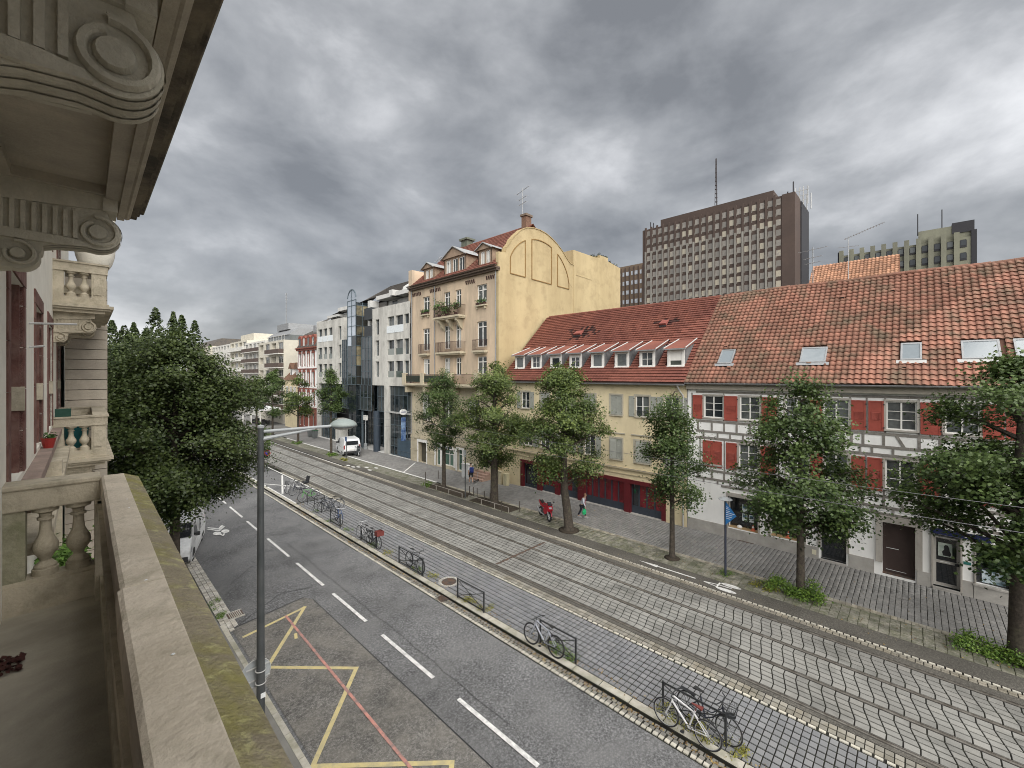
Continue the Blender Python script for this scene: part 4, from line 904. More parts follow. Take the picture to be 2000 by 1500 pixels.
for y, z, r_, nm, l_ in ((34.6, 16.4, .75, 'potted_plant', 'large leafy palm plant at the left end of the top balcony'), (32.0, 16.2, .5, 'potted_plant', 'climbing plant at the right end of the top balcony'), (33.4, 15.9, .45, 'potted_plant', 'low bushy plants in the middle of the top balcony')):
    t_ = thing(nm, l_, 'plant', (TX - .6, y, 15.25), 'plants on the top balcony'); m = MB(); m.lathe([(.14, 0), (.18, .3)], TX - .6, y, 10, 15.25); m.build('pot', rustr, t_); foliage('foliage', [(TX - .6, y, z, r_)], 260, .16, plantm, t_)
# big first floor balcony
s_ = MB(F3); s_.box(26.75, 40.6, 8.42, 8.6, 0, 1.2); s_.box(26.85, 40.5, 8.3, 8.42, 0, 1.1); bb = s_.build('long_balcony', buff, th)
for y in (40.3, 36.9, 32.3, 28.4): 
    m = MB(F3); m.box(y - .3, y + .3, 8.6, 9.6, .9, 1.18); m.box(y - .34, y + .34, 9.6, 9.68, .86, 1.2); m.box(y - .2, y + .2, 7.6, 8.3, 0, .9); m.build('balcony_pier', buff, bb)
for a, b, g in ((37.2, 40.0, 1), (32.6, 36.6, 1), (28.7, 32.0, 0), (26.8, 28.1, 0)):
    railing(bb, F3, a, b, 8.6, 9.55, 1.06, rustr)
    if g: MB(F3).box(a, b, 8.75, 9.42, 1.0, 1.03).build('screen', M('screen_green', (.03, .09, .07), .7, .15, 3), bb)
# mansard roof and dormers
tileT = M('tile_dark_red', (.19, .075, .055), .85, .2, 1.5, dirt=(.15, .07, .05), dsc=.7, damt=.6, rnd=.18, bump=.4, bsc=30)
mb = MB(); XR, ZR = 31.2, 24.3
mb.quad((TX - .4, TC + .1, 19.15), (TX - .4, TE, 19.15), (28.1, TE, 21.2), (28.1, TC + .2, 21.2)); mb.quad((28.1, TC + .2, 21.2), (28.1, TE, 21.2), (XR, 38.8, ZR), (XR, TC + .3, ZR)); mb.quad((XR, 38.8, ZR), (28.1, TE, 21.2), (35, TE, 21.2)); mb.quad((XR, 38.8, ZR), (35, TE, 21.2), (38, TE, 19), (38, TC + .5, 19), (XR, TC + .3, ZR))
mb.build('roof', tileT, th)
t = MB(); t.add([(-.12, -.01, .07), (.12, -.01, .07), (.12, .36, .03), (-.12, .36, .03), (-.12, -.01, .02), (.12, -.01, .02)], [(0, 1, 2, 3), (4, 5, 1, 0)])
sl3 = math.atan2(ZR - 21.2, XR - 28.1); sl4 = math.atan2(21.2 - 19.15, 28.1 - TX + .4); place = []
def rp(X0, Z0, sl, y, s0):
    m_ = np.eye(4); m_[:3, 0] = (0, -1, 0); m_[:3, 1] = (math.cos(sl), 0, math.sin(sl)); m_[:3, 2] = (-math.sin(sl), 0, math.cos(sl)); m_[:3, 3] = (X0 + s0 * math.cos(sl), y, Z0 + s0 * math.sin(sl)); return m_
for r_ in range(12):
    for i in range(52):
        y = TC + .3 + .25 * (i + .5); s0 = r_ * .36
        if y < TE - s0 * .42: place.append(jitm(rp(28.1, 21.2, sl3, y, s0)))
for r_ in range(8):
    for i in range(54): place.append(jitm(rp(TX - .4, 19.15, sl4, TC + .2 + .25 * (i + .5), r_ * .36)))
scatter(th, 'roof_tile', 'roof_tiling', t, tileT, place)
tim = M('dormer_brown', (.30, .22, .16), .85, .15, 3)
def tdormer(y, hw, n, zb, zt):
    xf = TX + .25; d_ = MB(FAC(xf)); 
    wall_holes(d_, y - hw, y + hw, zb, zt, [(y - hw + .25 + i * (2 * hw - .4) / n, y - hw + .05 + (i + 1) * (2 * hw - .4) / n, zb + .2, zt - .2, .12) for i in range(n)])
    d_.box(y - hw, y - hw + .08, zb - .2, zt, -3, 0); d_.box(y + hw - .08, y + hw, zb - .2, zt, -3, 0); dm = d_.build('dormer', tim, th)
    for i in range(n):
        a, b = y - hw + .25 + i * (2 * hw - .4) / n, y - hw + .05 + (i + 1) * (2 * hw - .4) / n
        q = MB(FAC(xf)); z0, z1 = zb + .2, zt - .2
        for r_ in ((a, a + .07, z0, z1), (b - .07, b, z0, z1), (a + .07, b - .07, z0, z0 + .07), (a + .07, b - .07, z1 - .07, z1), ((a + b) / 2 - .03, (a + b) / 2 + .03, z0, z1)): q.box(*r_, -.1, -.05)
        q.build('window_frame', wwhite, dm); MB(FAC(xf)).quad((a, z0, -.09), (b, z0, -.09), (b, z1, -.09), (a, z1, -.09)).build('pane', glcurt, dm)
    pk = zt + hw * .55; q = MB(); q.prism([(y - hw - .25, zt - .05), (y + hw + .25, zt - .05), (y, pk)], xf - .18, xf - .02, 'bca'); q.build('pediment', tim, dm)
    q = MB()
    for s_ in (-1, 1): q.add([(xf - .35, y + s_ * (hw + .32), zt - .1), (xf + 3.2, y + s_ * (hw + .32), zt - .1), (xf + 3.2, y, pk + .06), (xf - .35, y, pk + .06), (xf - .35, y + s_ * (hw + .32), zt - .18), (xf - .35, y, pk - .02)], [(0, 1, 2, 3), (0, 3, 5, 4)])
    q.build('dormer_roof', M('zinc_dormer', (.36, .37, .37), .5, .15, 2, metal=.2), dm)
tdormer(37.6, .95, 2, 19.3, 20.95); tdormer(33.2, 1.75, 3, 19.3, 21.3); tdormer(28.75, .95, 2, 19.3, 21.15)
# arched gable wall
prof = [(0, 0), (0, 20.45), (.55, 20.5), (.9, 20.6), (1.0, 21.0), (1.5, 21.5), (1.7, 21.9), (2.3, 22.5), (3.1, 23.15), (4.0, 23.6), (5.0, 23.82), (6.0, 23.88), (7.0, 23.8), (8.0, 23.55), (9.0, 23.15), (10.0, 22.6), (10.8, 22.0), (11.4, 21.65), (12.1, 21.6), (12.1, 0)]
mb = MB(GAB); mb.prism(prof, -.35, 0.0)
# recessed arched panels: build as proud layer around
mb.build('gable_wall', yelg, th)
def arcp(k): return 18.8 + 4.05 * math.sqrt(max(0, 1 - ((k - 6.2) / 5.0) ** 2)) if True else 0
for a, b in ((1.55, 3.7), (4.7, 7.95), (9.0, 11.15)):
    ks_ = np.linspace(a, b, 14); up = [(k, arcp(k)) for k in ks_]; up[0] = (a, up[0][1]); poly = [(b, 18.8), (a, 18.8)] + up
    mb = MB(GAB)
    for i in range(len(poly)):
        p0, p1 = Vector(poly[i]), Vector(poly[(i + 1) % len(poly)]); dvec = p1 - p0
        if dvec.length < .02: continue
        nn = Vector((-dvec.y, dvec.x)).normalized() * .035; mb.prism([tuple(p0 - nn * 1.2), tuple(p1 - nn * 1.2), tuple(p1 + nn * 1.2), tuple(p0 + nn * 1.2)], .002, .06)
    mb.build('arch_edge_shade', M('recess_shade_ochre', (.24, .15, .06), .9, .15, 3), th)  # dark proud strips imitate the shaded edges of the recessed panels
mb = MB(GAB); pp = prof[3:-1]
for i in range(len(pp) - 1):
    p0, p1 = Vector(pp[i]), Vector(pp[i + 1]); nn = Vector((-(p1 - p0).y, (p1 - p0).x)).normalized() * .06; mb.prism([tuple(p0 - nn * .2), tuple(p1 - nn * .2), tuple(p1 + nn), tuple(p0 + nn)], -.45, .06)
mb.build('gable_coping', M('coping_ochre', (.42, .32, .17), .9, .15, 2, dirt=(.2, .17, .1), dsc=1, damt=.5), th)
mb = MB(GAB); mb.prism([(12.103, 0), (12.103, 23.3), (16.9, 23.45), (17.9, 23.6), (17.9, 23.95), (19.9, 24.0), (19.9, 23.6), (23.2, 23.35), (23.2, 0)], -6, -.02); mb.build('rear_wing', yelg, th)
mb = MB(GAB); mb.box(12.1, 12.6, 9, 21.6, -.02, .04); mb.box(12.65, 16, 20.6, 20.68, -.02, .01); mb.build('wall_strip', yelg, th)
foliage('parapet_weeds', [GAB(k, z + .1, -.3) + (.25,) for k, z in ((16.5, 23.5), (17.2, 23.6), (18.2, 24), (19, 24), (19.8, 24), (20.8, 23.6), (21.6, 23.5), (22.5, 23.4))], 260, .18, M('weed_dark', (.06, .065, .03), .9, .3, 5), kind='stuff', label='dry weeds growing along the parapet of the yellow rear wing', cat='weeds')
mb = MB(GAB); mb.box(4.35, 5.15, 22.5, 25.0, -1.0, -.4); mb.m = 1; mb.box(4.25, 5.25, 25.0, 25.2, -1.1, -.3); mb.build('chimney', [M('chimney_brick', (.17, .10, .07), .9, .25, 6), M('chimney_cap', (.17, .13, .10), .9, .2, 4)], th)
mb = MB(); mb.box(31, 31.9, 36.8, 37.8, 23, 24.9); mb.box(30.8, 32.1, 36.6, 38, 24.9, 25.1); mb.build('chimney', M('chimney_green', (.13, .14, .11), .9, .2, 5), th)
mb = MB(FAC(TX)); mb.box(TE - .1, TE + .6, 17, 21.2, -6, -.05); mb.build('party_wall', pink, th)
st = thing('entrance_steps', 'three broad pinkish steps leading to the entrance between the apricot and yellow houses', 'steps', (25.8, 28.6, 0))
for i in range(4): MB(F3).box(27.7, 29.6, .17 * i, .17 * (i + 1), 0, 1.1 - .28 * i).build('step', M('step_stone', (.36, .25, .2), .85, .15, 3), st)
for pts in ([(TX - .12, TE - .25, 19), (TX - .12, TE - .25, 3)], [(TX - .12, TC + .25, 19), (TX - .12, TC + .25, 2)], [(TX - .12, 36.1, 18.7), (TX - .12, 36.1, 9)]): MB().tube(pts, .05, 6).build('downpipe', zinc, th)

# ------------------------------------------------------------------ concrete and glass block
conc = M('concrete_pale', (.58, .57, .53), .9, .08, .8, dirt=(.30, .29, .27), dsc=.6, damt=.6, streak=True, bump=.25, dirt2=(.2, .2, .18), d2sc=1.2, d2amt=.45, d2thr=.6)
concl = M('concrete_light', (.6, .6, .58), .9, .08, 1, dirt=(.4, .4, .39), dsc=.8, damt=.4)
steelb = M('frame_bluegrey', (.10, .13, .15), .5, .15, 3, metal=.2)
darkg = glass('curtain_wall', (.012, .018, .022), (.05, .06, .065), .04)
mirror = plain('mirror_glass', (.55, .60, .66), .05, .6, 1)
slr = M('roof_slate', (.075, .07, .065), .8, .2, 3, dirt=(.12, .10, .08), dsc=2, damt=.5, rnd=.15)
GXX, GA, GB = 26.05, 40.7, 66.7
F4 = FAC(GXX); gb = thing('glass_front_block', 'pale concrete office block with a dark glass centre bay and arched glass tube', 'building', (33, 53, 0))
H = []
for z0, z1 in ((15.3, 16.4), (11.85, 13.6), (9.2, 11.1)):
    for a, b in ((40.35 + .6, 41.95), (42.2, 43.8), (44.1, 45.6), (61.05, 62.4), (62.85, 64.25), (64.65, 66.15)): H.append((a, b, z0, z1, .35))
for z0, z1 in ((14.45, 16.35), (11.85, 13.75), (9.25, 11.15)):
    for a, b in ((47.6, 48.5), (58.1, 59.05)): H.append((a, b, z0, z1, .35))
HR = [h for h in H if h[0] < 50]; HL = [h for h in H if h[0] > 50]
mb = MB(F4); wall_holes(mb, 57.4, GB, 8.2, 17.5, HL); mb.build('wall', conc, gb); mb = MB(F4); wall_holes(mb, GA, 49.25, 8.2, 17.75, HR); mb.build('wall', conc, gb); mb = MB(F4); mb.quad((49.25, 8.2, 0), (49.25, 17.75, 0), (49.25, 17.75, -3), (49.25, 8.2, -3)); mb.quad((57.4, 8.2, 0), (57.4, 17.5, 0), (57.4, 17.5, -3), (57.4, 8.2, -3)); mb.quad((GB, 0, 0), (GB, 17.5, 0), (GB, 17.5, -12), (GB, 0, -12)); mb.quad((GA, 8.2, 0), (49.25, 8.2, 0), (49.25, 8.2, -3), (GA, 8.2, -3)); mb.build('side_walls', conc, gb)
for h in H: 
    w_ = win(gb, F4, h, steelb, gldark, .33, 1, 1, .05, split=False)
    if h[1] - h[0] > 1.1:
        if h[2] > 15: MB(F4).box(h[0] - .12, h[1] + .12, h[2] - .85, h[2] - .02, .0, .03).build('spandrel', plain('panel_white', (.68, .72, .74), .4), w_)
        else: MB(F4).box(h[0], h[1], h[2], h[2] + .75, -.12, -.1).build('glass_rail', glass('rail_glass', (.05, .07, .06), (.22, .24, .22), .1), w_)
# attic storey
mb = MB(F4); mb.box(GA, 49.2, 17.75, 19.0, -2.4, -2.2); mb.box(57.4, GB, 17.5, 18.7, -2.4, -2.2); mb.build('attic_wall', concl, gb)
mb = MB(F4); mb.box(GA, 50.2, 19.1, 19.6, -2.6, -1.0); mb.box(45.5, 46.3, 19.1, 19.8, -2.6, -.6); mb.box(56.2, 62.0, 18.9, 19.4, -2.6, -1.2); mb.box(61.8, GB - 1, 18.2, 18.55, -2.6, -1.2); mb.build('attic_fascia', concl, gb)
for a, b in ((41.2, 42.4), (43, 44.4), (46.8, 48.2), (59, 60.4), (62, 63.4)): win(gb, FAC(GXX + 2.19), (a, b, 17.9, 19.0), concl, gldark, .0, 2, 1, .06, split=False)
mb = MB(); mb.quad((27.4, 41, 19.6), (27.4, 54, 19.6), (31, 53.5, 22), (31, 42, 22)); mb.quad((27.4, 54, 19.6), (27.4, 66, 18.5), (31, 62, 19.6), (31, 53.5, 22)); mb.quad((31, 42, 22), (31, 62, 19.6), (36, 66, 17.5), (36, 41, 17.5)); mb.quad((27.4, 41, 19.6), (31, 42, 22), (36, 41, 17.5)); mb.quad((26.3, GB, 17.5), (26.3, GB - 3, 17.5), (28, GB - 3, 18.7), (29, GB, 18.7)); mb.build('roof', slr, gb)
t = MB(); t.box(-.5, .5, 0, .03, 0, .05); place = []
sl5 = math.atan2(2.4, 3.6)
for r_ in range(11):
    for i in range(11): place.append(rp(27.4, 19.6, sl5, 42.2 + 1.02 * i, .38 * r_ + .1))
t = MB(); t.add([(-.5, -.01, .07), (.5, -.01, .07), (.5, .38, .02), (-.5, .38, .02), (-.5, -.01, .0), (.5, -.01, 0)], [(0, 1, 2, 3), (4, 5, 1, 0)]); scatter(gb, 'roof_slate', 'roof_slates', t, slr, place)
mb = MB(); mb.prism([(27.3, 19.6), (27.5, 20.1), (31.2, 22.7), (31.2, 22.2)], 43.2, 44.4, 'acb'); mb.build('roof_rib', concl, gb)
# glass centre bay: grid of panes in frames
def glazing(fr, as_, bs, c, fw=.06, name='glazing', gl=darkg, skip=(), mirr=()):
    m = MB(fr)
    for a in as_: m.box(a - fw / 2, a + fw / 2, bs[0], bs[-1], c - .03, c + .05)
    for b in bs: m.box(as_[0], as_[-1], b - fw / 2, b + fw / 2, c - .028, c + .046)
    o = m.build(name, steelb, gb)
    for i in range(len(as_) - 1):
        for j in range(len(bs) - 1):
            MB(fr).quad((as_[i], bs[j], c), (as_[i + 1], bs[j], c), (as_[i + 1], bs[j + 1], c), (as_[i], bs[j + 1], c)).build('pane', mirror if (i, j) in mirr else gl, o)
    return o
glazing(F4, [49.25, 50.0, 50.9, 51.8], [8.2, 9.9, 11.4, 12.9, 14.3], .15)
glazing(F4, [55.6, 56.2, 56.8, 57.4], [4.95, 6.6, 8.2, 9.9, 11.4, 12.9, 14.3], .15)
glazing(F4, [49.25, 50.2, 51.2, 52.2, 53.2, 54.2, 55.6], [4.95, 6.6, 8.2], .12)
MB(F4).box(49.25, 55.5, 14.3, 19, -2.2, -2).build('recess_wall', glass('recess', (.05, .05, .05), (.1, .09, .08), .3), gb)
for z in (14.3, 16.6): MB(F4).box(49.3, 51.2, z - .1, z + 1.4, -.9, .1).build('recess_balcony', M('panel_dark', (.05, .055, .06), .6, .1, 3), gb)
MB(F4).box(51.3, 52.0, 14.35, 19.2, -2, -.8).build('recess_pier', concl, gb)
reflg = glass('painted_reflection_glass', (.04, .04, .035), (.27, .235, .15), .08)  # yellowish building reflections painted into the pane colour
# tube: two faceted sides with arched head
A = [(50.9 + .9, 1.1), (53.3, 1.1), (55.4, .35)]
fa = lambda a, b, c: (GXX - .55 - c, a - .45, b)
zs_ = [8.2, 9.3, 10.7, 12, 13.3, 14.6, 15.9, 17.2, 18.6, 19.7]
def arch_z(a): return 19.3 + 1.4 * math.sqrt(max(0, 1 - ((a - 54.2) / 1.25) ** 2))
q = MB(fa)
for a in (53.0, 54.2, 55.4): q.box(a - .05, a + .05, 8.2, arch_z(a) if abs(a - 54.2) < 1 else 19.3, -.05, .04)
for z in zs_[:-1] + [19.3]: q.box(53, 55.4, z - .04, z + .04, -.045, .035)
for i in range(12):
    a0_, a1_ = 53 + .2 * i, 53 + .2 * (i + 1); q.prism([(a0_, arch_z(a0_) - .06), (a1_, arch_z(a1_) - .06), (a1_, arch_z(a1_) + .1), (a0_, arch_z(a0_) + .1)], -.06, .06)
tb = q.build('glass_tube', steelb, gb)
for j in range(len(zs_) - 2):
    for i in (0, 1):
        a = 53 + 1.2 * i; MB(fa).quad((a, zs_[j], 0), (a + 1.2, zs_[j], 0), (a + 1.2, zs_[j + 1], 0), (a, zs_[j + 1], 0)).build('pane', mirror if (j > 4 or (i == 1 and j > 3)) else darkg, tb)
pa = [(53 + .2 * i, arch_z(53 + .2 * i)) for i in range(13)]; MB(fa).quad(*[(a, z, 0) for a, z in [(53, 18.6)] + pa + [(55.4, 18.6)]]).build('pane', mirror, tb)
side = lambda a, b, c: (GXX - .55 + a * .7, 52.55 - c, b)
q = MB(side); 
for z in zs_[:-1]: q.box(0, 2.6, z - .04, z + .04, -.04, .04)
for a in (0, 1.3, 2.6): q.box(a - .05, a + .05, 8.2, 19.0, -.05, .05)
s2 = q.build('tube_side', steelb, gb)
for j in range(len(zs_) - 2):
    for i in (0, 1): MB(side).quad((1.3 * i, zs_[j], 0), (1.3 * i + 1.3, zs_[j], 0), (1.3 * i + 1.3, zs_[j + 1], 0), (1.3 * i, zs_[j + 1], 0)).build('pane', reflg if j < 8 else darkg, s2)
MB(F4).box(52.7, 54.8, 0, 19.0, -1.2, .45).build('tube_core', darkg, gb)
# ground storeys
glazing(F4, [40.75, 41.6, 42.5, 43.4, 44.3, 45.2], [2.1, 3.6, 5.1, 7.1, 8.15], -.25)
glazing(F4, [43.7, 44.4, 45.2], [.1, 1.1, 2.1], -.25)
glazing(F4, [46.5, 47.3, 48.2], [5.0, 6.8, 8.1], -.2)
MB(F4).box(40.75, 43.6, .1, 2.05, -.35, -.2).build('garage_door', M('garage_blue', (.06, .09, .12), .6, .12, 2), gb)
q = MB(F4)
for y in (41.5, 42.3, 43.0): q.box(y - .02, y + .02, .1, .7, -.2, -.17)
q.box(40.8, 43.6, .68, .72, -.2, -.17); q.build('garage_trim', steelb, gb)
q = MB(F4); q.box(45.3, 46.35, 0, 8.2, -.7, .0); q.build('pillar', conc, gb); MB(F4).box(59.2, 60.9, 0, 3.2, -1.5, -.4).build('pillar', conc, gb); MB(F4).box(66.0, GB, 0, 8.2, -.6, 0).build('pillar', conc, gb)
q = MB(); q.lathe([(.42, 0), (.42, 5.0)], GXX + .1, 48.3, 14); q.build('round_column', M('column_blue', (.045, .06, .08), .5, .15, 3), gb, smooth='auto')
q = MB(); q.lathe([(.16, 0), (.16, 8.0)], GXX + .1, 52.0, 10); q.build('round_column', steelb, gb, smooth='auto')
glazing(FAC(GXX + 2.2), list(np.arange(46.4, 59.2, .8)), [0, 1.5, 3.2, 4.95, 8.2], 0)
glazing(F4, list(np.arange(60.9, 66.05, .64)), [0, 3.2, 4.6, 8.2], -.5)
MB(F4).box(GA, GB, 0, .02, -2.4, 0).build('arcade_floor', concl, gb)
MB(F4).box(GA, 46, 5.0, 5.15, -.3, .02).build('transom_beam', zincw, gb)
MB().box(28.3, 38, GA + .02, GB, 0, 17.4).build('core', dark, gb)
# ------------------------------------------------------------------ red and white town house
redst = M('red_sandstone', (.24, .085, .062), .85, .15, 3, dirt=(.15, .06, .05), dsc=2, damt=.5)
rw = thing('red_trimmed_house', 'narrow white town house with red arched window surrounds and a red mansard', 'house', (30, 71, 0))
RXx = 27.3; F5 = FAC(RXx); R0, R1 = GB + .02, 78.2
rws = [(10.97, 13.1), (7.65, 9.95), (4.5, 6.6)]; rcs = [(76.55, 77.5), (74.75, 75.7), (72.75, 73.7), (70.75, 71.7), (68.6, 69.5)]
H = [(a, b, z0, z1, .2) for z0, z1 in rws for a, b in rcs] + [(a, b, .8, 3.2, .2) for a, b in rcs]
mb = MB(F5); wall_holes(mb, R0, R1, 3.9, 13.8, [h for h in H if h[2] > 3.9]); mb.quad((R1, 0, 0), (R1, 13.8, 0), (R1, 13.8, -9), (R1, 0, -9)); mb.build('wall', plaster, rw)
mb = MB(F5); wall_holes(mb, R0, R1, 0, 3.9, H[15:]); mb.build('base_wall', redst, rw)
for h in H:
    a, b, z0, z1, _ = h; w_ = win(rw, F5, h, wwhite, glcurt, .15, 1, 1, .06, split=False); q = MB(F5); q.box(a - .11, a, z0 - .1, z1, 0, .08); q.box(b, b + .11, z0 - .1, z1, 0, .08)
    q.prism([(a - .16, z1)] + [((a + b) / 2 + (b - a + .32) / 2 * math.cos(t_), z1 + .5 * math.sin(t_)) for t_ in np.linspace(math.pi, 0, 7)], 0, .1); q.build('surround', redst, w_)
for z in (3.95, 7.1, 10.4): MB(F5).box(R0, R1, z, z + .18, 0, .12).build('string_course', redst, rw)
q = MB(F5); q.box(R0, R1, 13.6, 13.9, 0, .3); q.box(R0, R1, 13.9, 14.1, 0, .5); q.build('cornice', redst, rw)
mb = MB(); mb.quad((RXx - .2, R0, 14.1), (RXx - .2, R1, 14.1), (RXx + 1.1, R1, 16.6), (RXx + 1.1, R0, 16.6)); mb.quad((RXx + 1.1, R0, 16.6), (RXx + 1.1, R1, 16.6), (RXx + 4, R1, 18.2), (RXx + 4, R0, 18.2)); mb.quad((RXx - .2, R1, 14.1), (RXx + 1.1, R1, 16.6), (RXx + 4, R1, 18.2), (RXx + 8, R1, 14)); mb.build('roof', slr, rw)
for i, (a, b) in enumerate(rcs):
    q = MB(FAC(RXx - .05)); q.box(a - .15, b + .15, 14.2, 15.7, -1.5, .0); q.prism([(a - .2, 15.7)] + [((a + b) / 2 + (b - a + .4) / 2 * math.cos(t_), 15.7 + .5 * math.sin(t_)) for t_ in np.linspace(math.pi, 0, 7)], -1.5, .06)
    d_ = q.build('dormer', redst, rw); MB(FAC(RXx - .05)).box(a + .12, b - .12, 14.4, 15.8, .002, .03).build('pane', glcurt, d_)
for i in range(4): q = MB(); q.box(RXx + 1.5, RXx + 2.6, 68.3 + i * 2, 69.2 + i * 2, 16.6, 18.0); q.build('slate_dormer', zinc, rw)
MB().box(RXx + 3, RXx + 6, 75.2, 77.6, 15, 19.0).build('lift_housing', concl, rw)
MB().box(RXx + 1.2, RXx + 8, R0, R1, 0, 14.0).build('core', dark, rw)
# ------------------------------------------------------------------ small old house with brown roof
sh = thing('small_brown_roof_house', 'small old house with a steep brown tiled roof and two gabled dormers', 'house', (29, 80, 0))
mb = MB(F5); mb.box(R1 + .02, 84.5, 0, 8.6, -8, 0); mb.build('wall', creamy, sh)
mb = MB(); mb.quad((RXx - .4, R1 + .1, 8.6), (RXx - .4, 84.6, 8.6), (RXx + 4, 84.6, 13.4), (RXx + 4, R1 + .1, 13.4)); mb.quad((RXx + 8, R1 + .1, 8.6), (RXx + 8, 84.6, 8.6), (RXx + 4, 84.6, 13.4), (RXx + 4, R1 + .1, 13.4)); mb.build('roof', M('tile_brown', (.16, .09, .06), .85, .2, 1, dirt=(.1, .06, .04), dsc=.8, damt=.5), sh)
for y in (79.6, 82.4):
    q = MB(FAC(RXx + .4)); q.box(y - .6, y + .6, 9.2, 10.7, -2, 0); d_ = q.build('dormer', plaster, sh); q = MB(FAC(RXx + .4)); q.prism([(y - .9, 10.6), (y + .9, 10.6), (y, 11.7)], -2.5, .3); q.build('dormer_roof', M('tile_brown', (.16, .09, .06)), d_); MB(FAC(RXx + .4)).box(y - .35, y + .35, 9.5, 10.5, .002, .02).build('pane', gldark, d_)
for y in (79.5, 81.3, 83.2): win(sh, F5, (y - .5, y + .5, 5.6, 7.4), wwhite, gldark, -.06, 2, 1, .07, split=False)
# ------------------------------------------------------------------ pale stepped apartment blocks in the distance
apt = M('apartment_cream', (.55, .52, .44), .9, .07, .5, dirt=(.42, .40, .35), dsc=.4, damt=.5)
aptw = M('apartment_white', (.62, .61, .57), .9, .07, .5, dirt=(.46, .45, .42), dsc=.4, damt=.4)
bandm = M('balcony_band', (.10, .075, .065), .8, .2, 2)
def block(label, X, y0, y1, z1, mat, floors, depth=14, bands=True, cols=4, attic=0, loggia=True):
    t_ = thing('apartment_block', label, 'building', (X + depth / 2, (y0 + y1) / 2, 0), 'stepped apartment blocks far down the street')
    F_ = FAC(X); fh = z1 / floors; H_ = []
    wd = (y1 - y0) / cols
    for f in range(1, floors):
        for c in range(cols): H_.append((y0 + wd * (c + .14), y0 + wd * (c + .86), f * fh + .95, f * fh + fh * .85, .8 if (c % 2 and loggia) else .2))
    m = MB(F_); wall_holes(m, y0, y1, 0, z1, H_)
    for yy in (y0, y1): m.quad((yy, 0, 0), (yy, z1, 0), (yy, z1, -depth), (yy, 0, -depth))
    m.quad((y0, z1, 0), (y1, z1, 0), (y1, z1, -depth), (y0, z1, -depth)); m.build('wall', mat, t_)
    for h in H_: win(t_, F_, h, aptw, gldark, h[4] - .02, 2, 1, .07, split=False)
    if bands:
        for f in range(1, floors):
            b_ = MB(F_).box(y0 + .2, y0 + (y1 - y0) * (.55 if bands == 2 else .97), f * fh + .1, f * fh + .95, .0, .9).build('balcony', bandm if bands != 3 else aptw, t_)
            MB(F_).box(y0 + .15, y0 + (y1 - y0) * (.56 if bands == 2 else .98), f * fh - .05, f * fh + .1, .0, 1.0).build('balcony_slab', aptw, b_)
    return t_
b1 = block('pale apartment block next to the small brown house, with dark balconies and a zinc penthouse', 28.2, 88, 104, 16.3, apt, 6, 14, 2, 4)
q = MB(); q.prism([(29.5, 17.5), (31.5, 19.0), (40, 19.0), (40, 17.5)], 89.5, 103, 'acb'); q.build('penthouse_roof', zinc, b1); q = MB(FAC(29.8)); q.box(89.5, 103, 16.3, 17.5, -10, 0); q.build('penthouse', gldark, b1)
MB().box(31, 37, 94, 101, 19.0, 20.3).build('roof_house', zinc, b1)
for a in np.arange(88.2, 104, 1.6): pass
railing(b1, FAC(28.3), 88, 104, 16.3, 17.3, 0, aptw, 1.6)
block('second pale block with long dark balcony bands and loggias', 29.5, 104.2, 120, 17.2, aptw, 7, 14, True, 5)
b3_ = block('third cream block with curved white balconies farther down the street', 30, 120.2, 136, 18.2, apt, 7, 14, 3, 4); MB().box(32, 42, 122, 134, 18.2, 20.2).build('roof_house', apt, b3_)
block('fourth white block with a grey roof behind the treetops', 30.5, 136.2, 160, 18.2, aptw, 7, 14, False, 7)
b5 = block('far pale block at the end of the street', 30, 160.2, 200, 18.6, apt, 7, 16, False, 9)
MB().prism([(30, 18.6), (33, 21.2), (44, 21.2), (44, 18.6)], 160.2, 200, 'acb').build('roof', slr, b5)
block('pale block closing the view left of the street axis', -2, 150, 190, 15, aptw, 5, 10, False, 8)
gr = MB(FAC(27)); cf = thing('street_cafe', 'white cafe canopy with terrace tables at the foot of the far pale blocks', 'cafe', (26, 92, 0))
gr.box(86, 98, 2.9, 3.3, 0, 3.5); gr.build('canopy', plain('canopy_white', (.75, .76, .78), .6), cf)
q = MB(FAC(27)); 
for y in (86.3, 92, 97.7): q.box(y - .1, y + .1, 0, 2.9, 3.2, 3.4)
q.build('post', wwhite, cf)
for i in range(6):
    q = MB(); x, y = 24.3 + (i % 2) * 1.3, 87.5 + 1.5 * i; q.lathe([(.4, .72), (.4, .75)], x, y, 10); q.lathe([(.04, 0), (.04, .72)], x, y, 6)
    for s_ in (-1, 1): q.box(x - .2, x + .2, y + s_ * .65 - .2, y + s_ * .65 + .2, .42, .46); q.box(x - .2, x + .2, y + s_ * .85 - .02, y + s_ * .85 + .02, .1, .9)
    q.build('terrace_table', blackm, label='dark cafe table with two chairs on the far cafe terrace, ' + ('nearest', 'second nearest', 'third nearest', 'fourth nearest', 'fifth nearest', 'farthest')[i], cat='table', group='cafe tables')
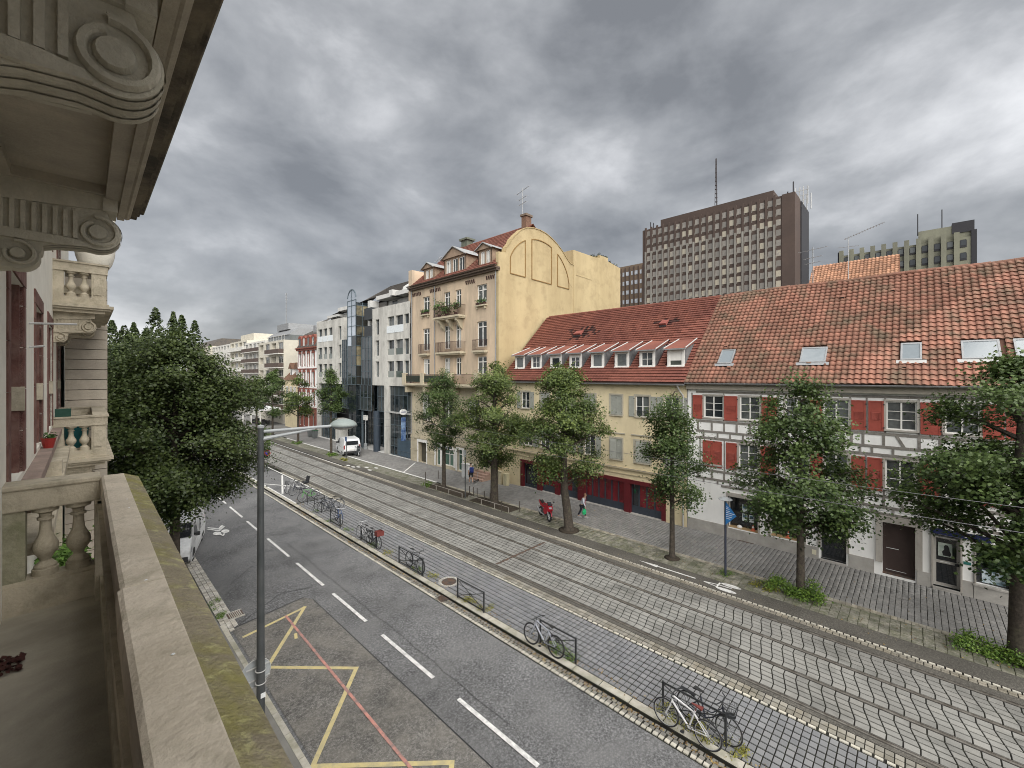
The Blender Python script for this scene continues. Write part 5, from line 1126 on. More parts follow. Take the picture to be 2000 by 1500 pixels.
# ------------------------------------------------------------------ towers behind
twb = M('tower_brown', (.085, .06, .05), .7, .12, .05, dirt=(.06, .045, .04), dsc=.08, damt=.5, bump=0, fine=1)
twg = M('tower_rib', (.27, .26, .235), .8, .12, .1, dirt=(.12, .10, .09), dsc=.2, damt=.5, streak=True, bump=0, fine=1)
twd = M('tower_dark', (.035, .035, .04), .6, .1, .1, bump=0, fine=1)
tgl = glass('tower_glass', (.20, .185, .165), (.30, .275, .245), .3, (.42, .38, .30))
bt = thing('brown_tower', 'tall dark brown office tower with ribbed window columns and roof antennas', 'tower', (140, 44, 0))
TX2 = 132; FT = FAC(TX2); nb = 20; ya, yb_ = 25.89, 64.9; ztop = 58.2; nf = 20; fh = 2.76
MB(FT).box(ya, 65.9, 0, ztop - .5, -18, 0).build('body', twb, bt)
MB(FT).box(22.9, ya, 0, 57.9, -7, .2).build('end_wall', twb, bt); MB(FT).box(22.6, 25, 0, 57.4, -18, -7.003).build('rear_wing', twd, bt)
MB(FT).box(28.1, 60.2, ztop - .5, 60.2, -14, -1.2).build('roof_storey', twb, bt)
bw = (yb_ - ya) / nb; place = []; sp = []
t = MB(); t.add([(0, -.56, -.82), (0, .56, -.82), (0, .56, .82), (0, -.56, .82)], [(0, 3, 2, 1)])
for f in range(nf):
    for b in range(nb): place.append(Tm(TX2 - .06, ya + bw * (b + .42), ztop - 2.0 - fh * f))
scatter(bt, 'window', 'window_field', t, tgl, place)
for b in range(nb):
    y = ya + bw * (b + .88); m = MB(FT); m.box(y - .30, y + .30, 0, ztop, 0, .36); m.m = 1
    m.box(y - .24, y + .26, 0, ztop - 8, .36, .52); 
    for f in range(nf): m.box(y - .40, y - .30, ztop - 3.3 - fh * f, ztop - 2.5 - fh * f, 0, .3)
    m.build('facade_rib', [twb, twg], bt)
for x, y, h in ((TX2 + 6, 57, 3), (TX2 + 3, 63.5, 3.5), (TX2 + 3, 64.5, 4), (TX2 + 5, 25.5, 3.2), (TX2 + 4, 24, 5.2)): MB().tube([(x, y, 57), (x, y, 57 + h)], .16, 6).build('roof_mast', twd, bt)
m = MB(); 
for k in range(3):
    c_, s_ = math.cos(k * 2.09), math.sin(k * 2.09); m.tube([(TX2 + 8 + .45 * c_, 45.2 + .45 * s_, 59), (TX2 + 8 + .12 * c_, 45.2 + .12 * s_, 77.5)], .1, 4)
for z in np.arange(60, 77, 1.3): m.torus((TX2 + 8, 45.2, z), .45 - (z - 59) * .018, .09, 'z', 6, 4)
m.build('lattice_mast', M('mast_dark', (.07, .06, .06), .6, .2, 2), bt)
m = MB()
for y in (21.5, 22.5, 23.4, 24.4):
    m.tube([(TX2 + 9, y, 57), (TX2 + 9, y, 62)], .12, 5); m.tube([(TX2 + 14, y, 57), (TX2 + 14, y, 61.5)], .12, 5)
for z in (58.3, 59.6, 61): m.tube([(TX2 + 9, 21.5, z), (TX2 + 9, 24.4, z)], .08, 4)
m.build('antenna_cage', zincw, bt)
gt = thing('green_grey_tower', 'weathered green grey concrete tower with square dark windows behind the tiled roofs', 'tower', (168, 3, 0))
gcon = M('tower_concrete', (.23, .23, .175), .9, .12, .08, dirt=(.13, .13, .11), dsc=.15, damt=.6, streak=True, bump=0, fine=1)
FG = FAC(160); MB(FG).box(-10.4, 16, 0, 45.2, -14, 0).build('body', gcon, gt); MB(FG).box(-11.4, -10.42, 0, 46.8, -14, .2).build('end_wall', twd, gt); MB(FG).box(-10.4, -.63, 45.2, 48.7, -10, -.4).build('roof_storey', gcon, gt); MB(FG).box(-11, -7, 46.6, 49.4, -12, -.2).build('plant_room', twd, gt); MB(FG).box(15.9, 16.9, 0, 46.4, -14, .1).build('end_wall', twd, gt)
nb2 = 11; bw2 = 26.2 / nb2
for b in range(nb2):
    yc = -10.2 + bw2 * (b + .5)
    MB(FG).box(yc + .68, yc + bw2 - .68, 0, 46.6 + .0, 0, .8).build('pier', gcon, gt)
    for f in range(5):
        z = 44.6 - f * 3.35; m = MB(FG); m.prism([(yc - .62, z - 2.0), (yc + .62, z - 2.0), (yc + .62, z - .25), (yc + .45, z), (yc - .45, z), (yc - .62, z - .25)], 0, .12); w_ = m.build('window', twd, gt); MB(FG).box(yc - .5, yc + .5, z - 1.5, z - .15, .12, .14).build('pane', glass('tower_glass_dark', (.04, .045, .05), (.12, .13, .13), .1), w_)
for y in (-.5, -5.2): MB().tube([(162, y, 48), (162, y, 54)], .12, 5).build('antenna', twd, gt)
sm = thing('small_brown_tower', 'lower brown slab tower with white framed windows left of the tall brown tower', 'tower', (170, 88, 0))
FS = FAC(165); MB(FS).box(78, 96, 0, 56.3, -12, 0).build('body', M('tower_tan', (.17, .125, .09), .8, .12, .1, bump=0, fine=1), sm)
wb = M('tower_window', (.5, .53, .58), .3, .3, .8, bump=0)
for b in range(9):
    for f in range(7): y = 79.2 + b * 2; MB(FS).box(y - (.75 if b % 2 else .4), y + (.75 if b % 2 else .4), 52 - f * 4.0 + .0, 53.7 - f * 4, 0, .1).build('window', wb, sm)
    MB(FS).box(79.2 + b * 2 + .85, 79.2 + b * 2 + 1.15, 0, 55.5, 0, .6).build('pier', twb, sm)
# roof aerials
def aerial(name, label, x, y, z, h, kind=0):
    t_ = thing(name, label, 'antenna', (x, y, z)); MB().tube([(x, y, z), (x, y, z + h)], .035 if y < 60 else .09, 5).build('mast', zinc, t_)
    m = MB()
    if kind == 0:
        for dz, ln in ((.25, 1.1), (1.0, .7), (1.5, .6)):
            m.tube([(x - ln * .3, y - ln, z + h - dz), (x + ln * .3, y + ln, z + h - dz)], .022, 4)
            for k in range(5): t2 = -1 + k * .5; m.tube([(x + ln * .3 * t2 - .25, y + ln * t2 + .08, z + h - dz), (x + ln * .3 * t2 + .25, y + ln * t2 - .08, z + h - dz)], .012, 4)
    else:
        m.tube([(x, y + .3, z + h - .2), (x, y - 2.6, z + h + .75)], .03, 4)
        for k in range(14): m.tube([(x - .3, y + .2 - .2 * k, z + h - .17 + .065 * k), (x + .3, y + .2 - .2 * k, z + h - .17 + .065 * k)], .016, 4)
        m.tube([(x, y - .8, z + h - 1.0), (x, y + .8, z + h - .9)], .025, 4)
    m.build('elements', zinc, t_)
gk = GAB(4.4, 25.2, -.9); aerial('roof_antenna', 'television antenna on the brick chimney of the apricot house', gk[0], gk[1], 25.2, 2.6)
aerial('roof_antenna', 'antenna standing on the rear orange roof, small one near its left end', 48.5, 7.0, 15, 6.6)
aerial('roof_antenna', 'long yagi antenna rising above the rear orange roof', 50.5, 4.55, 17, 5.5, 1)
aerial('roof_antenna', 'thin antenna on the roof of the apricot house beside its left dormer', 29.5, 40.0, 21, 2.2)
aerial('roof_antenna', 'tall mast with small dishes on the penthouse of the nearest apartment block', 33, 101.5, 19.8, 8)
# ------------------------------------------------------------------ the house with the stone balconies
ost = M('stone_balcony', (.54, .48, .37), .92, .12, 2.5, dirt=(.31, .27, .20), dsc=1.3, damt=.65, bump=.45, bsc=35, dirt2=(.16, .15, .10), d2sc=5, d2amt=.5, d2thr=.56)
ostt = M('stone_handrail', (.60, .53, .43), .92, .10, 3, dirt=(.42, .365, .28), dsc=2.2, damt=.6, bump=.5, bsc=28, dirt2=(.20, .185, .12), d2sc=7, d2amt=.5, d2thr=.6)
moss = M('stone_mossy', (.27, .235, .165), .95, .2, 4, dirt=(.27, .25, .07), dsc=3.2, damt=.8, bump=.9, bsc=45, dirt2=(.52, .50, .24), d2sc=18, d2amt=.8, d2thr=.6, fine=120)
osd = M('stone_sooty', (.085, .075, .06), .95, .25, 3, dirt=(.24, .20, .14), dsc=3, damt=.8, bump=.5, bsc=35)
oceil = M('stone_soffit', (.46, .41, .325), .92, .15, 1.6, dirt=(.25, .225, .185), dsc=.9, damt=.7, bump=.35, bsc=45)
ofl = M('balcony_floor', (.42, .385, .31), .9, .12, 3, dirt=(.20, .18, .145), dsc=1.2, damt=.6, bump=.3, bsc=70, fine=160)
redo = M('sandstone_red', (.15, .07, .058), .9, .25, 4, dirt=(.27, .18, .15), dsc=5, damt=.5, bump=.4, bsc=40)
owh = M('plaster_cream_white', (.82, .79, .70), .9, .06, 3, dirt=(.66, .62, .53), dsc=1.4, damt=.4, bump=.5, bsc=28)
oh = thing('balcony_house', 'cream stone house with carved balconies and red sandstone windows along the left edge', 'house', OWN(-.5, 5, 0))
FO = lambda a, b, c: OWN(-.44 + c, a, b)       # facade frame: a = along, b = height, c = out
wins = [(5.44, 6.54), (8.06, 9.19), (10.72, 12.0), (14.0, 15.6)]
H = [(a, b, 8.52, 10.4, .3) for a, b in wins] + [(.2, 1.6, 7.7, 10.3, .3), (2.4, 3.8, 7.7, 10.3, .3)] + [(a, b, 11.9, 13.8, .3) for a, b in wins] + [(a, b, 4.8, 6.9, .3) for a, b in wins] + [(a, b, 1.0, 3.2, .3) for a, b in wins]
mb = MB(FO); wall_holes(mb, -6, 24, 0, 14.5, H); mb.quad((-6, 14.5, 0), (24, 14.5, 0), (24, 14.5, -11), (-6, 14.5, -11)); mb.quad((24, 0, 0), (24, 14.5, 0), (24, 14.5, -11), (24, 0, -11)); mb.quad((-6, 0, 0), (-6, 14.5, 0), (-6, 14.5, -11), (-6, 0, -11)); mb.quad((-6, 0, -11), (-6, 14.5, -11), (24, 14.5, -11), (24, 0, -11)); mb.build('wall', owh, oh)
for k, h in enumerate(H):
    a, b, z0, z1, _ = h; w_ = win(oh, FO, h, M('frame_oldwhite', (.5, .47, .4), .7, .1, 4), glcurt, .26, 2, 1, .07, transom=z1 - .5, split=False)
    q = MB(FO); s_ = .19
    def seg(a0, a1, z0_, z1_, e): q.box(a0, a1, z0_, z1_, -.08, e)
    for a0, a1 in ((a - s_, a), (b, b + s_)):
        zz = z0
        while zz < z1 - .02:
            z2 = min(z1, zz + .42); q.m = 0; seg(a0, a1, zz, z2 - .006, .012); zz = z2
    seg(a - s_, b + s_, z1, z1 + .17, .014); q.box(a, a + .06, z0, z1, -.2, -.02); q.box(b - .06, b, z0, z1, -.2, -.02)
    q.build('surround', redo, w_)
    if k < 4 and z0 > 8: MB(FO).box(b - .075, b - .002, z0 + .62, z0 + .86, -.25, .016).build('jamb_block', ost, w_)
mb = MB(FO); mb.box(5.26, 12.1, 8.36, 8.46, 0, .13); mb.box(5.26, 12.1, 8.28, 8.36, 0, .07); mb.build('window_ledge', M('ledge_stone', (.33, .25, .21), .9, .18, 4, dirt=(.18, .14, .12), dsc=3, damt=.6, bump=.4), oh)
mb = MB(FO); mb.box(5.3, 12.1, 8.0, 8.1, 0, .24); mb.box(8.6, 8.85, 6.5, 8.3, 0, .22); mb.build('lower_coping', ost, oh)
for z, p1 in ((10.08, .38), (9.81, .12)): MB(FO).tube([(7.2, z, 0), (7.2, z + .02, p1)], .012, 6).build('drying_bar', zincw, oh)
# flower pots
t_ = thing('flower_pot', 'small red flower pot standing on the sill ledge of the second red window', 'pot', OWN(-.36, 8.9, 8.46)); c_ = OWN(-.36, 8.9, 8.46); m = MB(); m.lathe([(.05, 0), (.075, .12), (.08, .14)], c_[0], c_[1], 12, 8.46); m.build('pot', M('pot_red', (.3, .03, .025), .5, .1, 3), t_); foliage('plant', [(c_[0], c_[1], 8.63, .06)], 40, .05, plantm, t_)
# baluster profile
def bal_prof(h, r): return [(r * x, h * y) for x, y in ((1.05, 0), (1.05, .09), (.9, .095), (.92, .13), (.66, .17), (.46, .20), (.46, .22), (.66, .27), (.94, .33), (1.04, .40), (.98, .46), (.74, .53), (.54, .60), (.47, .70), (.45, .80), (.66, .805), (.66, .84), (.47, .845), (.52, .90), (.9, .93), (1.05, .935), (1.05, 1))]
def baluster(p, q, z0, z1, r, mat=ost):
    m = MB(); x, y, _ = OWN(p, q, 0); m.lathe(bal_prof(z1 - z0, r), x, y, 16, z0); return m.build('baluster', mat, oh, smooth='auto')
def rail(q0, q1, poly, name, mat):      # stone with a p-z section running along q
    m = MB(OWN); n = 24; L_ = len(poly); P = []
    qs = np.linspace(q0, q1, n)
    for q in qs: P += [(p + random.uniform(-.0006, .0006) * (p < .12 or p > .3), q, z + random.uniform(-.0012, .0012) * (p < .12 or p > .3)) for p, z in poly]
    F = [(i * L_ + k, i * L_ + (k + 1) % L_, (i + 1) * L_ + (k + 1) % L_, (i + 1) * L_ + k) for i in range(n - 1) for k in range(L_)] + [tuple(range(L_)), tuple(range((n - 1) * L_, n * L_))]
    m.add(P, F); o = m.build(name, mat, oh); return o
top_in = [(.100, 8.44), (.093, 8.60), (.100, 8.635), (.115, 8.645), (.236, 8.6425), (.2401, 8.641), (.2401, 8.44)]
for q0, q1, d in ((-1.5, 2.30, -.008), (2.303, 4.99, 0)):
    o = rail(q0, q1, [(p + (d if p < .12 else 0), z + (d * .3)) for p, z in top_in], 'handrail_stone', ostt)
    rail(q0, q1, [(.2402, 8.45), (.2402, 8.641 + d * .3), (.30, 8.615), (.338, 8.595), (.342, 8.50), (.31, 8.45)], 'handrail_outer_band', moss)
m = MB(OWN); m.box(.075, .125, -1.5, 4.95, 8.36, 8.44); m.tube([(.10, -1.5, 8.40), (.10, 4.95, 8.40)], .028, 8); m.build('handrail_moulding', ost, oh)
m = MB(OWN); m.box(.09, .34, -1.5, 5.2, 7.64, 7.84); m.box(.12, .30, -1.5, 5.2, 7.84, 7.88); m.build('balustrade_plinth', ost, oh)
for i in range(22): baluster(.205, -1.2 + i * .27, 7.88, 8.37, .075)
m = MB(OWN); m.box(.06, .34, 4.85, 5.2, 7.64, 8.44); m.build('corner_pier', ost, oh)
# end balustrade across the balcony
m = MB(OWN); m.box(-.5, .098, 5.0, 5.22, 8.435, 8.62); m.box(-.5, .097, 4.985, 5.235, 8.60, 8.645); m.build('end_rail', ost, oh, bevel=.012)
m = MB(OWN); m.box(-.5, .09, 5.0, 5.2, 7.64, 7.86); m.box(-.5, .09, 5.02, 5.18, 7.86, 7.89); m.build('end_plinth', ost, oh)
m = MB(OWN); m.box(-.5, -.325, 5.02, 5.18, 7.89, 8.435); m.build('end_panel', M('panel_lichen', (.33, .31, .22), .95, .2, 5, dirt=(.2, .2, .12), dsc=6, damt=.8, bump=.5), oh)
baluster(-.222, 5.1, 7.89, 8.435, .073); baluster(-.035, 5.1, 7.89, 8.435, .073)
m = MB(OWN); m.box(-.44, .10, -1.5, 5.0, 7.44, 7.64); m.build('balcony_floor', ofl, oh)
m = MB(OWN); m.box(-.44, .36, -1.5, 5.26, 7.34, 7.44); m.box(.10, .38, -1.5, 5.28, 7.44, 7.60); m.build('balcony_slab', ost, oh)
# leaf litter on the balcony floor, dropping on the rail
pts = np.array([OWN(-.36 + random.uniform(-.1, .08), 4.15 + random.uniform(-.1, .12), 7.65 + random.uniform(0, .02)) for _ in range(140)]); nr = RNG.normal(0, .5, (140, 3)); nr[:, 2] = 1
leafmesh('dead_leaves', pts, nr, RNG.uniform(.02, .05, 140), M('leaf_dead', (.06, .022, .018), .9, .3, 30, bump=0), RNG.random(140), kind='stuff', label='dark red dead leaves gathered on the balcony floor by the wall', cat='leaves')
for u, v in ((248, 975), (252, 992), (285, 1133), (338, 1278)):
    k = (v - 732) / 822; D = .857 / k; r = (u - 1000) / 822 * D; x, y = sT * D + cT * r, cT * D - sT * r
    m = MB(); m.lathe([(.006, 0), (.004, .0015)], x, y, 7, 8.644); m.build('dropping', vw, oh)
# ceiling slab (balcony above)
m = MB(OWN)
m.box(-.44, .37, -1.5, 5.12, 11.05, 11.3); m.box(-.44, -.36, -1.5, 5.08, 10.90, 11.05); m.box(.115, .20, -1.5, 5.04, 10.88, 11.05)
for q0, q1 in ((-1.5, 0), (1.9, 2.35), (4.55, 5.04)): m.box(-.36, .115, q0, q1, 10.90, 11.05)
m.box(-.36, .115, 0, 1.9, 10.97, 11.05); m.box(-.36, .115, 2.35, 4.55, 10.97, 11.05); m.build('ceiling_slab', oceil, oh)
m = MB(OWN); m.box(.20, .245, -1.5, 5.06, 10.86, 11.05); m.tube([(.262, -1.5, 10.905), (.262, 5.085, 10.905)], .028, 8); m.build('slab_moulding', oceil, oh)
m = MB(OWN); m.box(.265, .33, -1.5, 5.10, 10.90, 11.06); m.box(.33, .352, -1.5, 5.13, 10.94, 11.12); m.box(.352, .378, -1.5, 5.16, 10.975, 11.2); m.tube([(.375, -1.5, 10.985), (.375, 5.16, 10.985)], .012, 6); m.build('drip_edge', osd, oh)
# scroll consoles
def console(q0, dz=0, dp=0, sc=1.0, q1=None, mat=None):
    mat = mat or M('stone_console', (.60, .56, .46), .92, .14, 3, dirt=(.38, .35, .27), dsc=2, damt=.6, bump=.5, bsc=35); q1 = q1 or q0 + .24
    T = lambda p, z: (dp + -.44 + (p + .44) * sc, 10.9 + dz + (z - 10.9) * sc)
    c1, r1, c2, r2 = (.075, 10.615), .135, (-.335, 10.37), .105
    poly = [T(-.44, 10.9), T(.12, 10.9), T(.12, 10.80)]
    poly += [T(c1[0] + r1 * math.cos(t_), c1[1] + r1 * math.sin(t_)) for t_ in np.linspace(R(62), R(-105), 12)]
    poly += [T(-.02, 10.49), T(-.14, 10.475), T(-.215, 10.45), T(-.222, 10.40)] + [T(c2[0] + r2 * math.cos(t_), c2[1] + r2 * math.sin(t_)) for t_ in np.linspace(R(10), R(-110), 8)] + [T(-.44, 10.255)]
    m = MB(OWN); m.prism(poly, q0 + .025, q1 - .025, 'acb'); co = m.build('console', mat, oh)
    # raised fillets, flutes and spirals on both sides
    for qa, qb, s_ in ((q0, q0 + .026, 1), (q1 - .026, q1, -1)):
        m = MB(OWN)
        m.prism([T(-.44, 10.9), T(.17, 10.9), T(.17, 10.80), T(-.44, 10.74)], qa, qb, 'acb')
        m.prism([T(-.44, 10.475), T(-.44, 10.545), T(-.1, 10.535), T(0.0, 10.52), T(.02, 10.49), T(-.14, 10.475)], qa, qb, 'acb')
        for i in range(8): p = -.425 + i * .052; m.prism([T(p, 10.54), T(p + .024, 10.54), T(p + .024, 10.75), T(p, 10.75)], qa + .003, qb, 'acb')
        qm = qa if s_ == 1 else qb
        def ring(c, r, w_, a0, a1, n=20):
            P = []; F = []
            for i in range(n + 1):
                t_ = a0 + (a1 - a0) * i / n; rr = r * (1 - .35 * i / n); 
                for k, (dr, dq) in enumerate(((-w_, .02 * s_), (-w_ * .5, -.006 * s_), (w_ * .5, -.006 * s_), (w_, .02 * s_))): P.append((*[T(c[0] + (rr + dr) * math.cos(t_), c[1] + (rr + dr) * math.sin(t_))][0][:1], qm + dq, T(0, c[1] + (rr + dr) * math.sin(t_))[1]))
            for i in range(n):
                for k in range(3): F.append((i * 4 + k, i * 4 + k + 1, (i + 1) * 4 + k + 1, (i + 1) * 4 + k))
            m.add(P, F)
        ring(c1, r1 * .88, .018, R(100), R(-250)); ring(c2, r2 * .85, .014, R(100), R(-200))
        for c, r in ((c1, .05), (c2, .035)):
            n = 16; pts_ = [(T(c[0] + r * math.cos(2 * math.pi * k / n), 0)[0], qm - .004 * s_, T(0, c[1] + r * math.sin(2 * math.pi * k / n))[1]) for k in range(n)] + [(T(c[0] + r * 1.2 * math.cos(2 * math.pi * k / n), 0)[0], qm + .02 * s_, T(0, c[1] + r * 1.2 * math.sin(2 * math.pi * k / n))[1]) for k in range(n)]
            m.add(pts_, [tuple(range(n))] + [(k, (k + 1) % n, n + (k + 1) % n, n + k) for k in range(n)])
        m.build('carving', mat, co)
    # banded underside of the big scroll
    m = MB(OWN)
    for qa in (q0 + .04, q0 + .115, q1 - .08):
        pts_ = [T(c1[0] + (r1 + .006) * math.cos(t_), c1[1] + (r1 + .006) * math.sin(t_)) for t_ in np.linspace(R(60), R(-105), 14)] + [T(-.02, 10.484), T(-.14, 10.469), T(-.215, 10.445)]
        for i in range(len(pts_) - 1): m.quad((pts_[i][0], qa, pts_[i][1]), (pts_[i + 1][0], qa, pts_[i + 1][1]), (pts_[i + 1][0], qa + .04, pts_[i + 1][1]), (pts_[i][0], qa + .04, pts_[i][1]))
    m.build('underside_band', mat, co)
    m = MB(OWN); m.box(*([T(.10, 0)[0], T(.185, 0)[0]]), q0 - .02, q1 + .02, T(0, 10.79)[1], T(0, 10.9)[1]); m.build('flange', mat, co)
    return co
console(4.6); console(2.0, q1=2.27); console(-.6)
# second balcony farther along
Q0, Q1 = 12.2, 15.6
def balcony2(zr, mat):
    z0 = zr - .70
    for nm, bx in (('handrail_stone', (-.44, .34, Q0, Q0 + .2)), ('handrail_stone', (.12, .34, Q0 + .2, Q1)), ('handrail_stone', (-.44, .34, Q1, Q1 + .2))):
        m = MB(OWN); m.box(*bx, zr - .2, zr - .03); m.box(bx[0], bx[1] + .02, bx[2] - .02, bx[3] + .0, zr - .03, zr + .004); m.build(nm, mat, oh)
    m = MB(OWN); m.box(-.44, .32, Q0 + .02, Q0 + .18, z0 - .12, z0); m.box(.14, .32, Q0, Q1, z0 - .12, z0); m.build('balustrade_plinth', mat, oh)
    m = MB(OWN); m.box(-.44, -.29, Q0 + .02, Q0 + .18, z0, zr - .2); m.box(.10, .32, Q0 + .02, Q0 + .25, z0, zr - .2); m.box(.13, .25, Q0 + .005, Q0 + .02, z0 + .06, zr - .26); m.build('corner_pier', mat, oh)
    baluster(-.19, Q0 + .1, z0, zr - .2, .075, mat); baluster(0.0, Q0 + .1, z0, zr - .2, .075, mat)
    for i in range(10): baluster(.23, Q0 + .45 + i * .3, z0, zr - .2, .07, mat)
    m = MB(OWN); m.box(-.44, .36, Q0 - .04, Q1 + .2, z0 - .16, z0 - .12); m.box(-.44, .43, Q0 - .10, Q1 + .2, z0 - .22, z0 - .16); m.box(-.44, .39, Q0 - .06, Q1 + .2, z0 - .26, z0 - .22); m.box(-.44, .30, Q0 - .0, Q1 + .2, z0 - .32, z0 - .26); m.build('balcony_slab', mat, oh)
balcony2(8.66, ost); balcony2(11.78, ost)
for q in (12.35, 14.0): console(q, -.14, 0, .95, mat=ost)
for q in (12.35, 14.0): console(q, 7.64 - 10.9, 0, .95, mat=ost)
pb = thing('planter_box', 'dark green planter box standing on the rail of the farther balcony', 'planter', OWN(-.3, 12.3, 8.665)); MB(OWN).box(-.41, -.19, 12.2, 12.36, 8.665, 8.82).build('box', M('planter_green', (.02, .07, .05), .6, .15, 4), pb)
c_ = OWN(-.12, 12.9, 7.96); ch = thing('balcony_bin', 'blue green plastic tub on the floor of the farther balcony behind its balusters', 'tub', c_); m = MB(); m.lathe([(.16, 0), (.19, .42), (.2, .45)], c_[0], c_[1], 14, 7.96); m.build('tub', M('tub_teal', (.02, .13, .14), .5, .1, 3), ch)
# bay with banded stone courses
m = MB(OWN)
for i in range(44):
    z = .2 + i * .27
    MB(OWN).box(-.36, .44, 16.0, 19.0, z, z + .252).build('stone_course', M('stone_course', (.47, .42, .345), .9, .12, 3, dirt=(.34, .30, .25), dsc=1.5, damt=.6, bump=.35, bsc=40, rnd=.08), oh)
MB(OWN).box(-.36, .425, 16.02, 18.98, 0, 12.2).build('bay_core', osd, oh)
c_ = OWN(.18, 14.4, 0); m = MB(); m.lathe([(.12, 12.0), (.24, 12.08), (.3, 12.2), (.34, 12.35), (.36, 12.5), (.36, 14.2)], c_[0], c_[1], 20, 0); m.build('round_oriel', owh, oh, smooth='auto')
# plants growing lower down by the wall, seen through the balusters
c_ = OWN(-.2, 8.3, 6.9); t_ = thing('shrub', 'green leafy shrub in a planter below the balcony, seen between the balusters', 'shrub', c_); MB(OWN).box(-.42, -.05, 7.6, 9.0, 6.5, 6.8).build('planter', ost, t_); foliage('foliage', [OWN(-.22, 7.8 + .25 * i, 7.0) + (.28,) for i in range(5)], 900, .07, M('shrub_leaf', (.09, .17, .03), .7, .3, 9, rnd=.3, bump=0), t_)
# ------------------------------------------------------------------ trees
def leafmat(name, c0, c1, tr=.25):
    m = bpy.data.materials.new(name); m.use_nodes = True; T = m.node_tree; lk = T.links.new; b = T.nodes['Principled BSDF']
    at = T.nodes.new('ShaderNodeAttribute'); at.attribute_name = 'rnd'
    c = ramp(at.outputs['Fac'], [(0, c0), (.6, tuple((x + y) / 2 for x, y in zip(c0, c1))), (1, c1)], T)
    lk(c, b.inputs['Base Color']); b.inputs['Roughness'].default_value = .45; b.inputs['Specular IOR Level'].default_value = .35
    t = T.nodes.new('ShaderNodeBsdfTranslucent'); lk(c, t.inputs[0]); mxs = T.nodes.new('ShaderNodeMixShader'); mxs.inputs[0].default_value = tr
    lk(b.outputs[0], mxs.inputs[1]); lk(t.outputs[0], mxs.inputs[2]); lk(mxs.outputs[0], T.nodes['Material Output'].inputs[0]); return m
lime = leafmat('leaf_lime', (.016, .036, .010), (.105, .155, .045))
limey = leafmat('leaf_lime_yellow', (.020, .043, .011), (.145, .19, .052))
limed = leafmat('leaf_dark', (.018, .034, .011), (.10, .135, .04))
bark = M('bark', (.075, .062, .05), .95, .3, 6, dirt=(.03, .026, .022), dsc=9, damt=.7, bump=1, bsc=30, dirt2=(.12, .12, .07), d2sc=3, d2amt=.4, d2thr=.6)
